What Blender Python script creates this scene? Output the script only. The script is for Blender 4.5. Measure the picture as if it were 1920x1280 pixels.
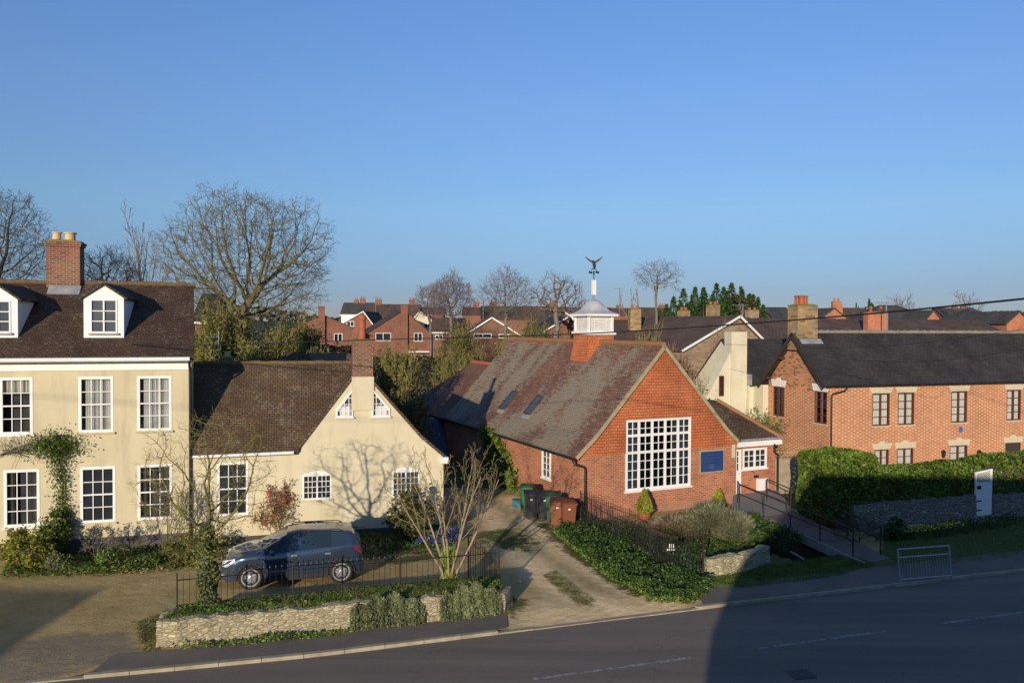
import bpy, math, random
import numpy as np
from mathutils import Matrix, Vector

# ---------------------------------------------------------------- camera, world, sun
S = bpy.context.scene
for o in list(bpy.data.objects):
    bpy.data.objects.remove(o)
CAM_H, FPX, PITCH, ROLL = 7.6, 1470.0, math.atan((640 - 614) / 1470.0), 0.004
cam_d = bpy.data.cameras.new('camera')
cam = bpy.data.objects.new('camera', cam_d)
S.collection.objects.link(cam)
cam_d.sensor_width = 36.0
cam_d.lens = 36.0 * FPX / 1920.0
cam_d.clip_start = 0.1
cam_d.clip_end = 6000
MC = Matrix.Rotation(math.pi / 2 - PITCH, 4, 'X') @ Matrix.Rotation(ROLL, 4, 'Z')
cam.matrix_world = Matrix.Translation((0, 0, CAM_H)) @ MC
S.camera = cam
SUN_AZ, SUN_EL = math.radians(73.3), math.radians(11.7)      # direction the light travels (from +x), height above the horizon
world = bpy.data.worlds.new('World'); S.world = world
world.use_nodes = True
wn, wl = world.node_tree.nodes, world.node_tree.links
bg = wn['Background']
sky = wn.new('ShaderNodeTexSky'); sky.sky_type = 'NISHITA'; sky.sun_disc = False
sky.sun_elevation = math.radians(13)
sky.altitude = 0; sky.air_density = 1.0; sky.dust_density = 0.0; sky.ozone_density = 6.0
to_sun = Vector((-math.cos(SUN_AZ), -math.sin(SUN_AZ), 0))
sky.sun_rotation = math.atan2(to_sun.x, to_sun.y)
# pale haze low over the land and a clear spring blue above it
tcw = wn.new('ShaderNodeTexCoord'); sxw = wn.new('ShaderNodeSeparateXYZ'); wl.new(tcw.outputs['Generated'], sxw.inputs[0])
rw_ = wn.new('ShaderNodeValToRGB'); wl.new(sxw.outputs[2], rw_.inputs[0])
el_ = rw_.color_ramp.elements
for _k in range(3): el_.new(.5)
for _i, (_p, _c) in enumerate(((0.0, (.30, .27, .34)), (.045, (.37, .315, .365)), (.143, (.705, .54, .48)), (.27, (.895, .67, .615)), (.38, (.925, .745, .71)))):
    el_[_i].position = _p; el_[_i].color = (*_c, 1)
vm = wn.new('ShaderNodeVectorMath'); vm.operation = 'MULTIPLY'; wl.new(sky.outputs[0], vm.inputs[0]); wl.new(rw_.outputs[0], vm.inputs[1])
vs_ = wn.new('ShaderNodeVectorMath'); vs_.operation = 'SCALE'; wl.new(vm.outputs[0], vs_.inputs[0]); vs_.inputs['Scale'].default_value = 2.0
wl.new(vs_.outputs[0], bg.inputs[0]); bg.inputs[1].default_value = 0.12
sun_d = bpy.data.lights.new('sun', 'SUN'); sun_d.energy = 4.9; sun_d.angle = math.radians(0.55)
sun_d.color = (1.0, 0.86, 0.68)
sun = bpy.data.objects.new('sun', sun_d); S.collection.objects.link(sun)
L = Vector((math.cos(SUN_EL) * math.cos(SUN_AZ), math.cos(SUN_EL) * math.sin(SUN_AZ), -math.sin(SUN_EL)))
sun.rotation_mode = 'QUATERNION'
sun.rotation_quaternion = L.to_track_quat('-Z', 'Y')
S.view_settings.view_transform = 'Standard'; S.view_settings.look = 'None'
S.view_settings.exposure = 0.0; S.view_settings.gamma = 1.0
S.render.engine = 'CYCLES'
S.cycles.max_bounces = 6; S.cycles.transparent_max_bounces = 12

# ---------------------------------------------------------------- measuring helpers (photo measurements to real positions)
def ray(px, py):
    return (MC.to_3x3() @ Vector(((px - 960) / FPX, -(py - 640) / FPX, -1))).normalized()
def G(px, py, z=0.0):
    d = ray(px, py); t = (z - CAM_H) / d.z
    return Vector((d.x * t, d.y * t, z))
def P(px, py, Y):
    d = ray(px, py); t = Y / d.y
    return Vector((d.x * t, Y, CAM_H + d.z * t))
class Fr:                                   # a plan frame: u along the front, v into the building
    def __init__(s, o, yaw):
        s.o = Vector((o[0], o[1], 0)); s.yaw = math.radians(yaw)
        s.e = Vector((math.cos(s.yaw), math.sin(s.yaw), 0)); s.n = Vector((-s.e.y, s.e.x, 0))
        s.z0 = o[2] if len(o) > 2 else 0.0
    def uz(s, px, py, v=0.0):
        d = ray(px, py); p0 = s.o + s.n * v
        t = (p0.dot(s.n)) / d.dot(s.n)
        p = d * t; p.z += CAM_H
        return (p - s.o).dot(s.e), p.z - s.z0
    def vz(s, px, py, u=0.0):               # on a side plane of constant u
        d = ray(px, py); p0 = s.o + s.e * u
        t = (p0.dot(s.e)) / d.dot(s.e)
        p = d * t; p.z += CAM_H
        return (p - s.o).dot(s.n), p.z - s.z0
    def w(s, u, v, z=0):
        p = s.o + s.e * u + s.n * v; p.z = z + s.z0
        return p

# ---------------------------------------------------------------- object helpers
COL = S.collection
def tag(o, label=None, cat=None, group=None, kind=None):
    if label: o['label'] = label
    if cat: o['category'] = cat
    if group: o['group'] = group
    if kind: o['kind'] = kind
    return o
def thing(name, label, cat, loc=(0, 0, 0), rz=0.0, group=None):
    o = bpy.data.objects.new(name, None); COL.objects.link(o)
    o.location = loc; o.rotation_euler = (0, 0, rz); o.empty_display_size = 0.2
    return tag(o, label, cat, group)
def copy_tree(o, parent=None):
    c = o.copy(); COL.objects.link(c); c.parent = parent
    for ch in o.children: copy_tree(ch, c)
    return c
class MB:
    def __init__(s): s.v = []; s.f = []; s.smooth = False; s.uvfix = None
    def poly(s, pts):
        n = len(s.v); s.v += [tuple(p) for p in pts]; s.f.append(tuple(range(n, n + len(pts)))); return s
    def box(s, x0, y0, z0, x1, y1, z1):
        n = len(s.v)
        s.v += [(x0, y0, z0), (x1, y0, z0), (x1, y1, z0), (x0, y1, z0), (x0, y0, z1), (x1, y0, z1), (x1, y1, z1), (x0, y1, z1)]
        for q in ((0, 3, 2, 1), (4, 5, 6, 7), (0, 1, 5, 4), (1, 2, 6, 5), (2, 3, 7, 6), (3, 0, 4, 7)):
            s.f.append(tuple(n + i for i in q))
        return s
    def slab(s, pts, th, up=None):          # thick sheet: top polygon, pushed th against its normal
        pts = [Vector(p) for p in pts]
        nr = Vector((0, 0, 0))
        for i in range(len(pts)):
            nr += pts[i].cross(pts[(i + 1) % len(pts)])
        nr.normalize()
        up = up or Vector((0, 0, 1))
        if nr.dot(Vector(up)) < 0: pts.reverse(); nr = -nr
        low = [p - nr * th for p in pts]
        n = len(s.v); k = len(pts)
        s.v += [tuple(p) for p in pts] + [tuple(p) for p in low]
        s.f.append(tuple(n + i for i in range(k))); s.f.append(tuple(n + k + i for i in reversed(range(k))))
        for i in range(k):
            j = (i + 1) % k
            s.f.append((n + i, n + k + i, n + k + j, n + j))
        return s
    def tube(s, pts, rs, n=6, cap=True):
        pts = [Vector(p) for p in pts]
        if not hasattr(rs, '__len__'): rs = [rs] * len(pts)
        base = len(s.v); up = None
        for i, p in enumerate(pts):
            d = (pts[min(i + 1, len(pts) - 1)] - pts[max(i - 1, 0)])
            if d.length < 1e-9: d = Vector((0, 0, 1))
            d.normalize()
            a = up if up is not None else (Vector((1, 0, 0)) if abs(d.x) < .9 else Vector((0, 1, 0)))
            a = (a - d * a.dot(d)); 
            if a.length < 1e-6: a = d.orthogonal()
            a.normalize(); up = a; b = d.cross(a)
            for k in range(n):
                t = 2 * math.pi * k / n
                s.v.append(tuple(p + (a * math.cos(t) + b * math.sin(t)) * rs[i]))
        for i in range(len(pts) - 1):
            for k in range(n):
                k2 = (k + 1) % n; q = base + i * n
                s.f.append((q + k, q + k2, q + n + k2, q + n + k))
        if cap:
            s.f.append(tuple(base + k for k in reversed(range(n))))
            s.f.append(tuple(base + (len(pts) - 1) * n + k for k in range(n)))
        return s
    def lathe(s, prof, n=12, c=(0, 0), sq=False):   # profile of (radius, z); sq: square section
        base = len(s.v)
        for r, z in prof:
            for k in range(n):
                t = 2 * math.pi * (k + .5) / n
                rr = r / max(abs(math.cos(t)), abs(math.sin(t))) if sq else r
                s.v.append((c[0] + rr * math.cos(t), c[1] + rr * math.sin(t), z))
        for i in range(len(prof) - 1):
            for k in range(n):
                k2 = (k + 1) % n; q = base + i * n
                s.f.append((q + k, q + k2, q + n + k2, q + n + k))
        s.f.append(tuple(base + k for k in reversed(range(n))))
        s.f.append(tuple(base + (len(prof) - 1) * n + k for k in range(n)))
        return s
    def prism(s, poly, axis, a, b):         # poly in the plane across the axis; axis 'x': (y,z), 'y': (x,z), 'z': (x,y)
        def m(p, t): return {'x': (t, p[0], p[1]), 'y': (p[0], t, p[1]), 'z': (p[0], p[1], t)}[axis]
        n = len(s.v); k = len(poly)
        s.v += [m(p, a) for p in poly] + [m(p, b) for p in poly]
        f1 = tuple(range(n, n + k)); f2 = tuple(n + k + i for i in reversed(range(k)))
        s.f += [f1, f2]
        for i in range(k):
            j = (i + 1) % k
            s.f.append((n + j, n + i, n + k + i, n + k + j))
        return s
    def build(s, name, mat, parent=None, loc=(0, 0, 0), rz=0.0, uv=True, smooth=False, fixn=True):
        me = bpy.data.meshes.new(name)
        me.from_pydata(s.v, [], s.f)
        me.validate()
        if fixn and len(s.f) < 20000:
            import bmesh
            bm = bmesh.new(); bm.from_mesh(me); bmesh.ops.recalc_face_normals(bm, faces=bm.faces[:]); bm.to_mesh(me); bm.free()
        if uv:
            ul = me.uv_layers.new(name='UVMap')
            vs = me.vertices
            for p in me.polygons:
                n = p.normal
                if abs(n.z) > .985: t = Vector((1, 0, 0)); b = Vector((0, 1, 0))
                else:
                    t = Vector((-n.y, n.x, 0)).normalized(); b = n.cross(t)
                for li in p.loop_indices:
                    c = vs[me.loops[li].vertex_index].co
                    ul.data[li].uv = (c.dot(t), c.dot(b))
        if smooth: me.shade_smooth()
        if mat: me.materials.append(mat)
        o = bpy.data.objects.new(name, me); COL.objects.link(o)
        o.location = loc; o.rotation_euler = (0, 0, rz)
        if parent: o.parent = parent
        return o

# ---------------------------------------------------------------- materials
class NT:
    def __init__(s, name):
        s.m = bpy.data.materials.new(name); s.m.use_nodes = True
        s.n = s.m.node_tree.nodes; s.l = s.m.node_tree.links
        s.b = s.n['Principled BSDF']; s.out = s.n['Material Output']
    def node(s, t, **k):
        x = s.n.new('ShaderNode' + t)
        for a, v in k.items(): setattr(x, a, v)
        return x
    def link(s, a, b): s.l.new(a, b)
    def setin(s, nd, key, v):
        if hasattr(v, 'is_output') or isinstance(v, bpy.types.NodeSocket): s.link(v, nd.inputs[key])
        else: nd.inputs[key].default_value = v
    def uv(s): return s.node('UVMap').outputs[0]
    def obj(s): return s.node('TexCoord').outputs['Object']
    def pos(s): return s.node('NewGeometry').outputs['Position']
    def island(s): return s.node('NewGeometry').outputs['Random Per Island']
    def mapping(s, v, scale=(1, 1, 1), loc=(0, 0, 0)):
        m = s.node('Mapping'); s.link(v, m.inputs[0]); m.inputs['Scale'].default_value = scale; m.inputs['Location'].default_value = loc
        return m.outputs[0]
    def noise(s, v, scale, detail=4, rough=.55):
        n = s.node('TexNoise'); s.link(v, n.inputs['Vector']); n.inputs['Scale'].default_value = scale
        n.inputs['Detail'].default_value = detail; n.inputs['Roughness'].default_value = rough
        return n.outputs['Fac']
    def ramp(s, f, stops):
        r = s.node('ValToRGB'); s.link(f, r.inputs[0]); e = r.color_ramp.elements
        while len(e) < len(stops): e.new(.5)
        for i, (p, c) in enumerate(stops):
            e[i].position = p; e[i].color = (c, c, c, 1) if not hasattr(c, '__len__') else (*c[:3], 1)
        return r.outputs[0]
    def mix(s, f, a, b, bt='MIX'):
        x = s.node('Mix', data_type='RGBA', blend_type=bt)
        s.setin(x, 0, f)
        for k, c in ((6, a), (7, b)):
            if isinstance(c, bpy.types.NodeSocket): s.link(c, x.inputs[k])
            else: x.inputs[k].default_value = (*c[:3], 1)
        return x.outputs[2]
    def math(s, op, a, b=0.0, c=None):
        x = s.node('Math', operation=op)
        s.setin(x, 0, a); s.setin(x, 1, b)
        if c is not None: s.setin(x, 2, c)
        return x.outputs[0]
    def bump(s, h, strength=.4, dist=.02):
        b = s.node('Bump'); s.link(h, b.inputs['Height']); b.inputs['Strength'].default_value = strength
        b.inputs['Distance'].default_value = dist; s.link(b.outputs[0], s.b.inputs['Normal'])
    def fin(s, col, rough=.8, spec=.3, metal=0.0):
        if isinstance(col, bpy.types.NodeSocket): s.link(col, s.b.inputs['Base Color'])
        else: s.b.inputs['Base Color'].default_value = (*col[:3], 1)
        s.setin(s.b, 'Roughness', rough)
        s.b.inputs['Specular IOR Level'].default_value = spec; s.b.inputs['Metallic'].default_value = metal
        return s.m

def plain(name, c, c2=None, scale=3.0, rough=.7, spec=.3, metal=0.0, bump=0.0, bscale=40.0, lo=.35, hi=.65):
    t = NT(name)
    col = c
    if c2 is not None:
        col = t.mix(t.ramp(t.noise(t.obj(), scale, 5, .6), [(lo, 0.0), (hi, 1.0)]), c, c2)
    if bump > 0: t.bump(t.noise(t.obj(), bscale, 3), bump, .02)
    return t.fin(col, rough, spec, metal)

def brickmat(name, c1, c2, mortar, bw=.225, bh=.075, ms=.008, dark=(.08, .05, .045), darkamt=.25, stain=None, bump=.5, offs=.5):
    t = NT(name); uv = t.uv()
    b = t.node('TexBrick'); t.link(uv, b.inputs['Vector'])
    b.offset = offs
    for k, v in (('Color1', (*c1, 1)), ('Color2', (*c2, 1)), ('Mortar', (*mortar, 1))): b.inputs[k].default_value = v
    b.inputs['Scale'].default_value = 1; b.inputs['Mortar Size'].default_value = ms; b.inputs['Mortar Smooth'].default_value = .3
    b.inputs['Brick Width'].default_value = bw; b.inputs['Row Height'].default_value = bh; b.inputs['Bias'].default_value = 0
    # a second, shifted brick pattern picks out odd burnt bricks
    b2 = t.node('TexBrick'); t.link(t.mapping(uv, (1, 1, 1), (bw * 34.0, bh * 22.0, 0)), b2.inputs['Vector']); b2.offset = offs
    b2.inputs['Color1'].default_value = (0, 0, 0, 1); b2.inputs['Color2'].default_value = (1, 1, 1, 1); b2.inputs['Mortar'].default_value = (.3, .3, .3, 1)
    b2.inputs['Scale'].default_value = 1; b2.inputs['Mortar Size'].default_value = ms; b2.inputs['Brick Width'].default_value = bw; b2.inputs['Row Height'].default_value = bh
    odd = t.ramp(b2.outputs[0], [(.72, 0.0), (.86, 1.0)])
    col = t.mix(t.math('MULTIPLY', odd, darkamt * 2), b.outputs[0], dark)
    n = t.ramp(t.noise(uv, .8, 6, .65), [(.3, 0.72), (.7, 1.15)])
    col = t.mix(1.0, col, n, 'MULTIPLY')
    if stain:
        col = t.mix(t.ramp(t.noise(uv, stain[1], 4, .6), [(stain[2], 0.0), (stain[3], .85)]), col, stain[0])
    t.bump(t.math('SUBTRACT', 1.0, b.outputs['Fac']), bump, .01)
    return t.fin(col, .85, .2)

def tilemat(name, c1, c2, lich=None, tw=.17, th=.1, lichamt=.5, moss=None, streak=False, rough=.85, bump=.9):
    t = NT(name); uv = t.uv()
    wob = t.node('VectorMath', operation='ADD')
    nn = t.node('TexNoise'); t.link(uv, nn.inputs['Vector']); nn.inputs['Scale'].default_value = 1.3
    sc = t.node('VectorMath', operation='SCALE'); t.link(nn.outputs['Color'], sc.inputs[0]); sc.inputs['Scale'].default_value = .05
    t.link(uv, wob.inputs[0]); t.link(sc.outputs[0], wob.inputs[1]); uvw = wob.outputs[0]
    b = t.node('TexBrick'); t.link(uvw, b.inputs['Vector']); b.offset = .5
    dk = tuple(x * .3 for x in c1)
    for k, v in (('Color1', (*c1, 1)), ('Color2', (*c2, 1)), ('Mortar', (*dk, 1))): b.inputs[k].default_value = v
    b.inputs['Scale'].default_value = 1; b.inputs['Mortar Size'].default_value = .009; b.inputs['Brick Width'].default_value = tw
    b.inputs['Row Height'].default_value = th; b.inputs['Mortar Smooth'].default_value = .4
    col = b.outputs[0]
    big = t.ramp(t.noise(uv, .55, 5, .6), [(.3, .7), (.7, 1.25)])
    col = t.mix(1.0, col, big, 'MULTIPLY')
    if lich:
        fine = t.noise(uvw, 9.0, 4, .7)
        if streak:
            big2 = t.noise(t.mapping(uv, (.34, .15, 1)), 1.0, 3, .55)
            mid = t.noise(uv, 1.6, 3, .6)
            rows = t.noise(t.mapping(uvw, (2.2, 9.1, 1)), 1.0, 2, .6)
            m = t.math('ADD', t.math('MULTIPLY', big2, 1.25), t.math('ADD', t.math('MULTIPLY', fine, .55), t.math('ADD', t.math('MULTIPLY', rows, .6), t.math('MULTIPLY', mid, .3))))
            f = t.ramp(t.math('MULTIPLY', m, .37), [(.468, 0.0), (.535, lichamt)])
        else:
            f = t.ramp(t.math('ADD', t.math('MULTIPLY', fine, .7), t.math('MULTIPLY', t.noise(uv, 1.1, 3), .3)), [(.525, 0.0), (.63, lichamt)])
        # lichen sits on the tiles, not in the joints
        f = t.math('MULTIPLY', f, t.math('SUBTRACT', 1.0, t.math('MULTIPLY', b.outputs['Fac'], .75)))
        col = t.mix(f, col, lich)
    if moss:
        col = t.mix(t.ramp(t.noise(uv, 2.3, 5, .7), [(.58, 0.0), (.75, .7)]), col, moss)
    sep = t.node('SeparateXYZ'); t.link(uvw, sep.inputs[0])
    saw = t.math('SUBTRACT', 1.0, t.math('FRACT', t.math('DIVIDE', sep.outputs[1], th)))
    h = t.math('ADD', saw, t.math('MULTIPLY', t.math('SUBTRACT', 1.0, b.outputs['Fac']), .5))
    h = t.math('ADD', h, t.math('MULTIPLY', t.noise(uv, 14, 2), .6))
    t.bump(h, bump, .025)
    return t.fin(col, rough, .25)

def stonemat(name, c1, c2, joint, scale=4.0, bump=.9):
    t = NT(name); uv = t.uv()
    mp = t.mapping(uv, (1.0, 2.5, 1.0))
    nn = t.node('TexNoise'); t.link(uv, nn.inputs['Vector']); nn.inputs['Scale'].default_value = 3
    sc = t.node('VectorMath', operation='SCALE'); t.link(nn.outputs['Color'], sc.inputs[0]); sc.inputs['Scale'].default_value = .25
    ad = t.node('VectorMath', operation='ADD'); t.link(mp, ad.inputs[0]); t.link(sc.outputs[0], ad.inputs[1])
    v = t.node('TexVoronoi', feature='DISTANCE_TO_EDGE'); t.link(ad.outputs[0], v.inputs['Vector']); v.inputs['Scale'].default_value = scale
    v2 = t.node('TexVoronoi'); t.link(ad.outputs[0], v2.inputs['Vector']); v2.inputs['Scale'].default_value = scale
    s3 = t.node('SeparateColor'); t.link(v2.outputs['Color'], s3.inputs[0])
    col = t.mix(s3.outputs[0], c1, c2)
    col = t.mix(1.0, col, t.ramp(t.noise(uv, 1.2, 5, .65), [(.3, .65), (.7, 1.15)]), 'MULTIPLY')
    e = t.ramp(v.outputs['Distance'], [(.0, 1.0), (.09, 0.0)])
    col = t.mix(e, col, joint)
    t.bump(t.ramp(v.outputs['Distance'], [(0, 0.0), (.2, 1.0)]), bump, .05)
    return t.fin(col, .9, .2)

def rendermat(name, c, c2, stain=(.30, .24, .15), amt=.25):
    t = NT(name); o = t.obj()
    col = t.mix(t.ramp(t.noise(o, .7, 5, .6), [(.35, 0.0), (.65, 1.0)]), c, c2)
    st = t.noise(t.mapping(o, (2.2, 2.2, .35)), 1.2, 5, .65)
    col = t.mix(t.ramp(st, [(.5, 0.0), (.75, amt)]), col, stain)
    t.bump(t.noise(o, 60, 3), .12, .01)
    return t.fin(col, .9, .15)

def leafmat(name, ca, cb, cc=None, trans=.3, rough=.55, spec=.35):
    t = NT(name); r = t.island()
    stops = [(0.0, ca), (.55, cb)] + ([(1.0, cc)] if cc else [(1.0, tuple(x * 1.35 for x in cb))])
    col = t.ramp(r, stops)
    col = t.mix(1.0, col, t.ramp(t.noise(t.pos(), 1.6, 4, .65), [(.3, .5), (.7, 1.4)]), 'MULTIPLY')
    t.fin(col, rough, spec)
    tr = t.node('BsdfTranslucent'); t.link(col, tr.inputs[0])
    mx = t.node('MixShader'); mx.inputs[0].default_value = trans
    t.link(t.b.outputs[0], mx.inputs[1]); t.link(tr.outputs[0], mx.inputs[2]); t.link(mx.outputs[0], t.out.inputs[0])
    return t.m

def barkmat(name, c, c2, lich=None):
    t = NT(name); o = t.obj()
    col = t.mix(t.noise(t.mapping(o, (6, 6, 1.2)), 1.0, 4), c, c2)
    if lich: col = t.mix(t.ramp(t.noise(o, 1.1, 5, .7), [(.42, 0.0), (.6, .9)]), col, lich)
    return t.fin(col, .9, .15)

def glassmat(name, tint=(.012, .014, .017)):
    t = NT(name)
    oi = t.node('ObjectInfo')
    m = t.fin(t.mix(t.math('MULTIPLY', t.noise(t.obj(), .9, 2), oi.outputs['Random']), tint, tuple(x * 4.5 for x in tint)), .06, .5)
    t.bump(t.noise(t.obj(), 1.6, 1), .06, .02)
    return m
def clearglass(name):
    t = NT(name)
    tr = t.node('BsdfTransparent'); tr.inputs[0].default_value = (.86, .88, .88, 1)
    gl = t.node('BsdfGlossy'); gl.inputs['Roughness'].default_value = .04
    fr = t.node('Fresnel'); fr.inputs[0].default_value = 1.5
    mx = t.node('MixShader'); t.link(fr.outputs[0], mx.inputs[0]); t.link(tr.outputs[0], mx.inputs[1]); t.link(gl.outputs[0], mx.inputs[2])
    t.link(mx.outputs[0], t.out.inputs[0])
    return t.m

M = {}
M['cream'] = rendermat('cream render', (.585, .515, .34), (.525, .455, .295), amt=.38)
M['cream2'] = rendermat('pale cream render', (.66, .61, .45), (.58, .53, .38))
M['cream3'] = rendermat('cottage render', (.63, .565, .395), (.57, .505, .34), amt=.32)
M['plinth'] = plain('plinth paint', (.055, .05, .045), (.10, .09, .08), 2.0, .85)
M['white'] = plain('white paint', (.80, .79, .75), (.74, .72, .67), 2.0, .5, .4)
M['louvre'] = plain('white louvre paint', (.82, .81, .77), (.72, .70, .64), 4.0, .5, .4)
M['brown'] = plain('brown window paint', (.13, .035, .02), (.10, .028, .018), 4.0, .45)
M['black'] = plain('black iron', (.012, .012, .014), (.03, .022, .018), 8.0, .5, .4)
M['lead'] = plain('lead', (.20, .21, .23), (.32, .32, .31), 2.5, .6, .5)
M['leadroof'] = plain('weathered lead', (.30, .34, .40), (.50, .48, .43), 1.6, .55, .5, bump=.15, bscale=8)
M['stonelint'] = plain('cut stone', (.60, .52, .36), (.52, .45, .31), 4.0, .85)
M['paintlint'] = plain('painted stone', (.78, .76, .70), (.66, .62, .54), 4.0, .7)
M['brick_lib'] = brickmat('red brick', (.45, .155, .08), (.33, .105, .055), (.50, .30, .185), darkamt=.25, ms=.012)
M['brick_plinth'] = brickmat('pale red brick', (.42, .20, .12), (.36, .15, .09), (.36, .25, .17), darkamt=.1)
M['tilehang'] = tilemat('hung tiles', (.54, .165, .062), (.45, .125, .048), (.34, .22, .12), tw=.17, th=.12, lichamt=.45, bump=.7)
M['roof_lib'] = tilemat('lichened clay tile', (.25, .125, .08), (.17, .085, .055), (.33, .29, .20), lichamt=.8, streak=True, moss=(.10, .09, .04), th=.11)
M['roof_rear'] = tilemat('brown clay tile', (.24, .12, .075), (.19, .09, .055), (.27, .21, .13), lichamt=.25)
M['ridge'] = plain('ridge tile', (.33, .13, .06), (.22, .14, .06), 2.5, .85, bump=.3, bscale=6)
M['roof_left'] = tilemat('dark clay tile', (.105, .062, .038), (.070, .042, .028), (.30, .26, .18), lichamt=.45, moss=(.085, .065, .025), bump=1.0)
M['roof_cot'] = tilemat('mossy clay tile', (.145, .088, .050), (.10, .064, .038), (.33, .29, .21), lichamt=.5, moss=(.10, .075, .03), bump=1.0)
M['slate'] = tilemat('slate', (.052, .045, .040), (.036, .032, .029), (.13, .12, .10), tw=.25, th=.16, lichamt=.2, rough=.65, bump=.3)
M['stone_chim'] = brickmat('mossy stone chimney', (.40, .27, .13), (.30, .19, .09), (.26, .20, .12), bw=.3, bh=.12, darkamt=.3, stain=((.24, .20, .11), 1.8, .50, .66))
M['brick_chim'] = brickmat('chimney brick', (.27, .08, .045), (.18, .055, .035), (.30, .24, .17), darkamt=.4, ms=.012, stain=((.20, .15, .06), 2.5, .55, .7))
M['brick_est'] = brickmat('estate brick', (.275, .11, .072), (.225, .09, .06), (.24, .14, .10), darkamt=.2)
M['brick_est2'] = brickmat('estate brown brick', (.24, .12, .075), (.20, .095, .06), (.22, .15, .11), darkamt=.2)
M['brick_orange'] = brickmat('orange brick', (.50, .17, .085), (.42, .14, .07), (.45, .30, .18), darkamt=.1, ms=.006)
M['roof_est'] = tilemat('concrete tile', (.085, .065, .05), (.07, .052, .042), (.16, .13, .08), tw=.3, th=.3, lichamt=.3)
M['roof_est2'] = tilemat('brown concrete tile', (.13, .085, .06), (.10, .065, .048), (.20, .15, .08), tw=.3, th=.3, lichamt=.35)
M['roof_est3'] = tilemat('grey concrete tile', (.085, .078, .07), (.065, .060, .055), (.15, .14, .12), tw=.3, th=.3, lichamt=.3)
M['fstone'] = brickmat('dressed stone', (.38, .28, .17), (.30, .21, .13), (.30, .24, .17), bw=.35, bh=.14, darkamt=.15)
M['rubble'] = stonemat('rubble limestone', (.50, .45, .295), (.35, .30, .185), (.23, .19, .115), 5.6, bump=.6)
M['rubble2'] = stonemat('grey rubble wall', (.36, .31, .24), (.25, .21, .17), (.10, .085, .065), 4.2)
M['pot'] = plain('terracotta pot', (.38, .115, .055), (.30, .09, .045), 5, .8)
M['ridge_moss'] = plain('mossy ridge tile', (.16, .115, .05), (.12, .075, .04), 2.5, .9, bump=.4, bscale=6)
M['potbuff'] = plain('buff pot', (.62, .45, .22), (.52, .38, .2), 5, .8)
M['moss'] = plain('mossy mortar', (.16, .14, .035), (.24, .17, .06), 6, .95, bump=.8, bscale=12)
M['glass'] = glassmat('window glass')
M['glass2'] = glassmat('reflecting glass', (.03, .035, .04))
M['clear'] = clearglass('clear glass')
M['net'] = plain('net curtain', (.62, .62, .60), (.52, .52, .5), 3, .9)
M['dim'] = plain('dim curtain', (.16, .14, .12), (.10, .09, .08), 3, .9)
M['blind'] = plain('pale blind', (.7, .68, .6), (.6, .58, .5), 3, .9)
M['steel'] = plain('galvanised steel', (.42, .45, .47), (.34, .36, .38), 6, .5, .5, .6)
M['wood'] = plain('weathered fence wood', (.36, .30, .20), (.26, .21, .14), 3, .85)
M['concrete'] = plain('concrete', (.26, .24, .21), (.20, .19, .17), 2.5, .9, bump=.2)
M['felt'] = plain('dark felt', (.035, .037, .042), (.06, .06, .062), 2.5, .8)
M['cable'] = plain('cable sheath', (.012, .012, .013), (.02, .02, .02), 3, .6)

def chequer():
    t = NT('chequered brick'); uv = t.uv()
    sep = t.node('SeparateXYZ'); t.link(uv, sep.inputs[0])
    rh, bl = .085, .36
    row = t.math('FLOOR', t.math('DIVIDE', sep.outputs[1], rh))
    par = t.math('MODULO', row, 2.0)
    x = t.math('FRACT', t.math('ADD', t.math('DIVIDE', sep.outputs[0], bl), t.math('MULTIPLY', t.math('ABSOLUTE', par), .5)))
    head = t.ramp(x, [(.33, 1.0), (.37, 0.0)])
    fv = t.math('FRACT', t.math('DIVIDE', sep.outputs[1], rh))
    joint = t.ramp(fv, [(.0, 1.0), (.1, 1.0), (.14, 0.0)])
    wn_ = t.node('TexWhiteNoise'); wn_.noise_dimensions = '2D'
    cmb = t.node('CombineXYZ'); t.link(t.math('FLOOR', t.math('MULTIPLY', t.math('ADD', t.math('DIVIDE', sep.outputs[0], bl), t.math('MULTIPLY', t.math('ABSOLUTE', par), .5)), 1.0)), cmb.inputs[0]); t.link(row, cmb.inputs[1])
    t.link(cmb.outputs[0], wn_.inputs['Vector'])
    rnd = wn_.outputs['Value']
    red = t.mix(rnd, (.50, .22, .115), (.42, .165, .085))
    pale = t.mix(rnd, (.62, .42, .24), (.56, .33, .18))
    col = t.mix(t.math('MULTIPLY', head, t.ramp(rnd, [(.05, .25), (.2, 1.0)])), red, pale)
    col = t.mix(joint, col, (.46, .26, .15))
    col = t.mix(1.0, col, t.ramp(t.noise(uv, .5, 5, .6), [(.3, .85), (.7, 1.12)]), 'MULTIPLY')
    return t.fin(col, .85, .2)
M['chequer'] = chequer()
M['brick_gable'] = brickmat('pale orange brick', (.56, .25, .12), (.48, .19, .09), (.50, .33, .19), darkamt=.4, ms=.008)
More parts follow.
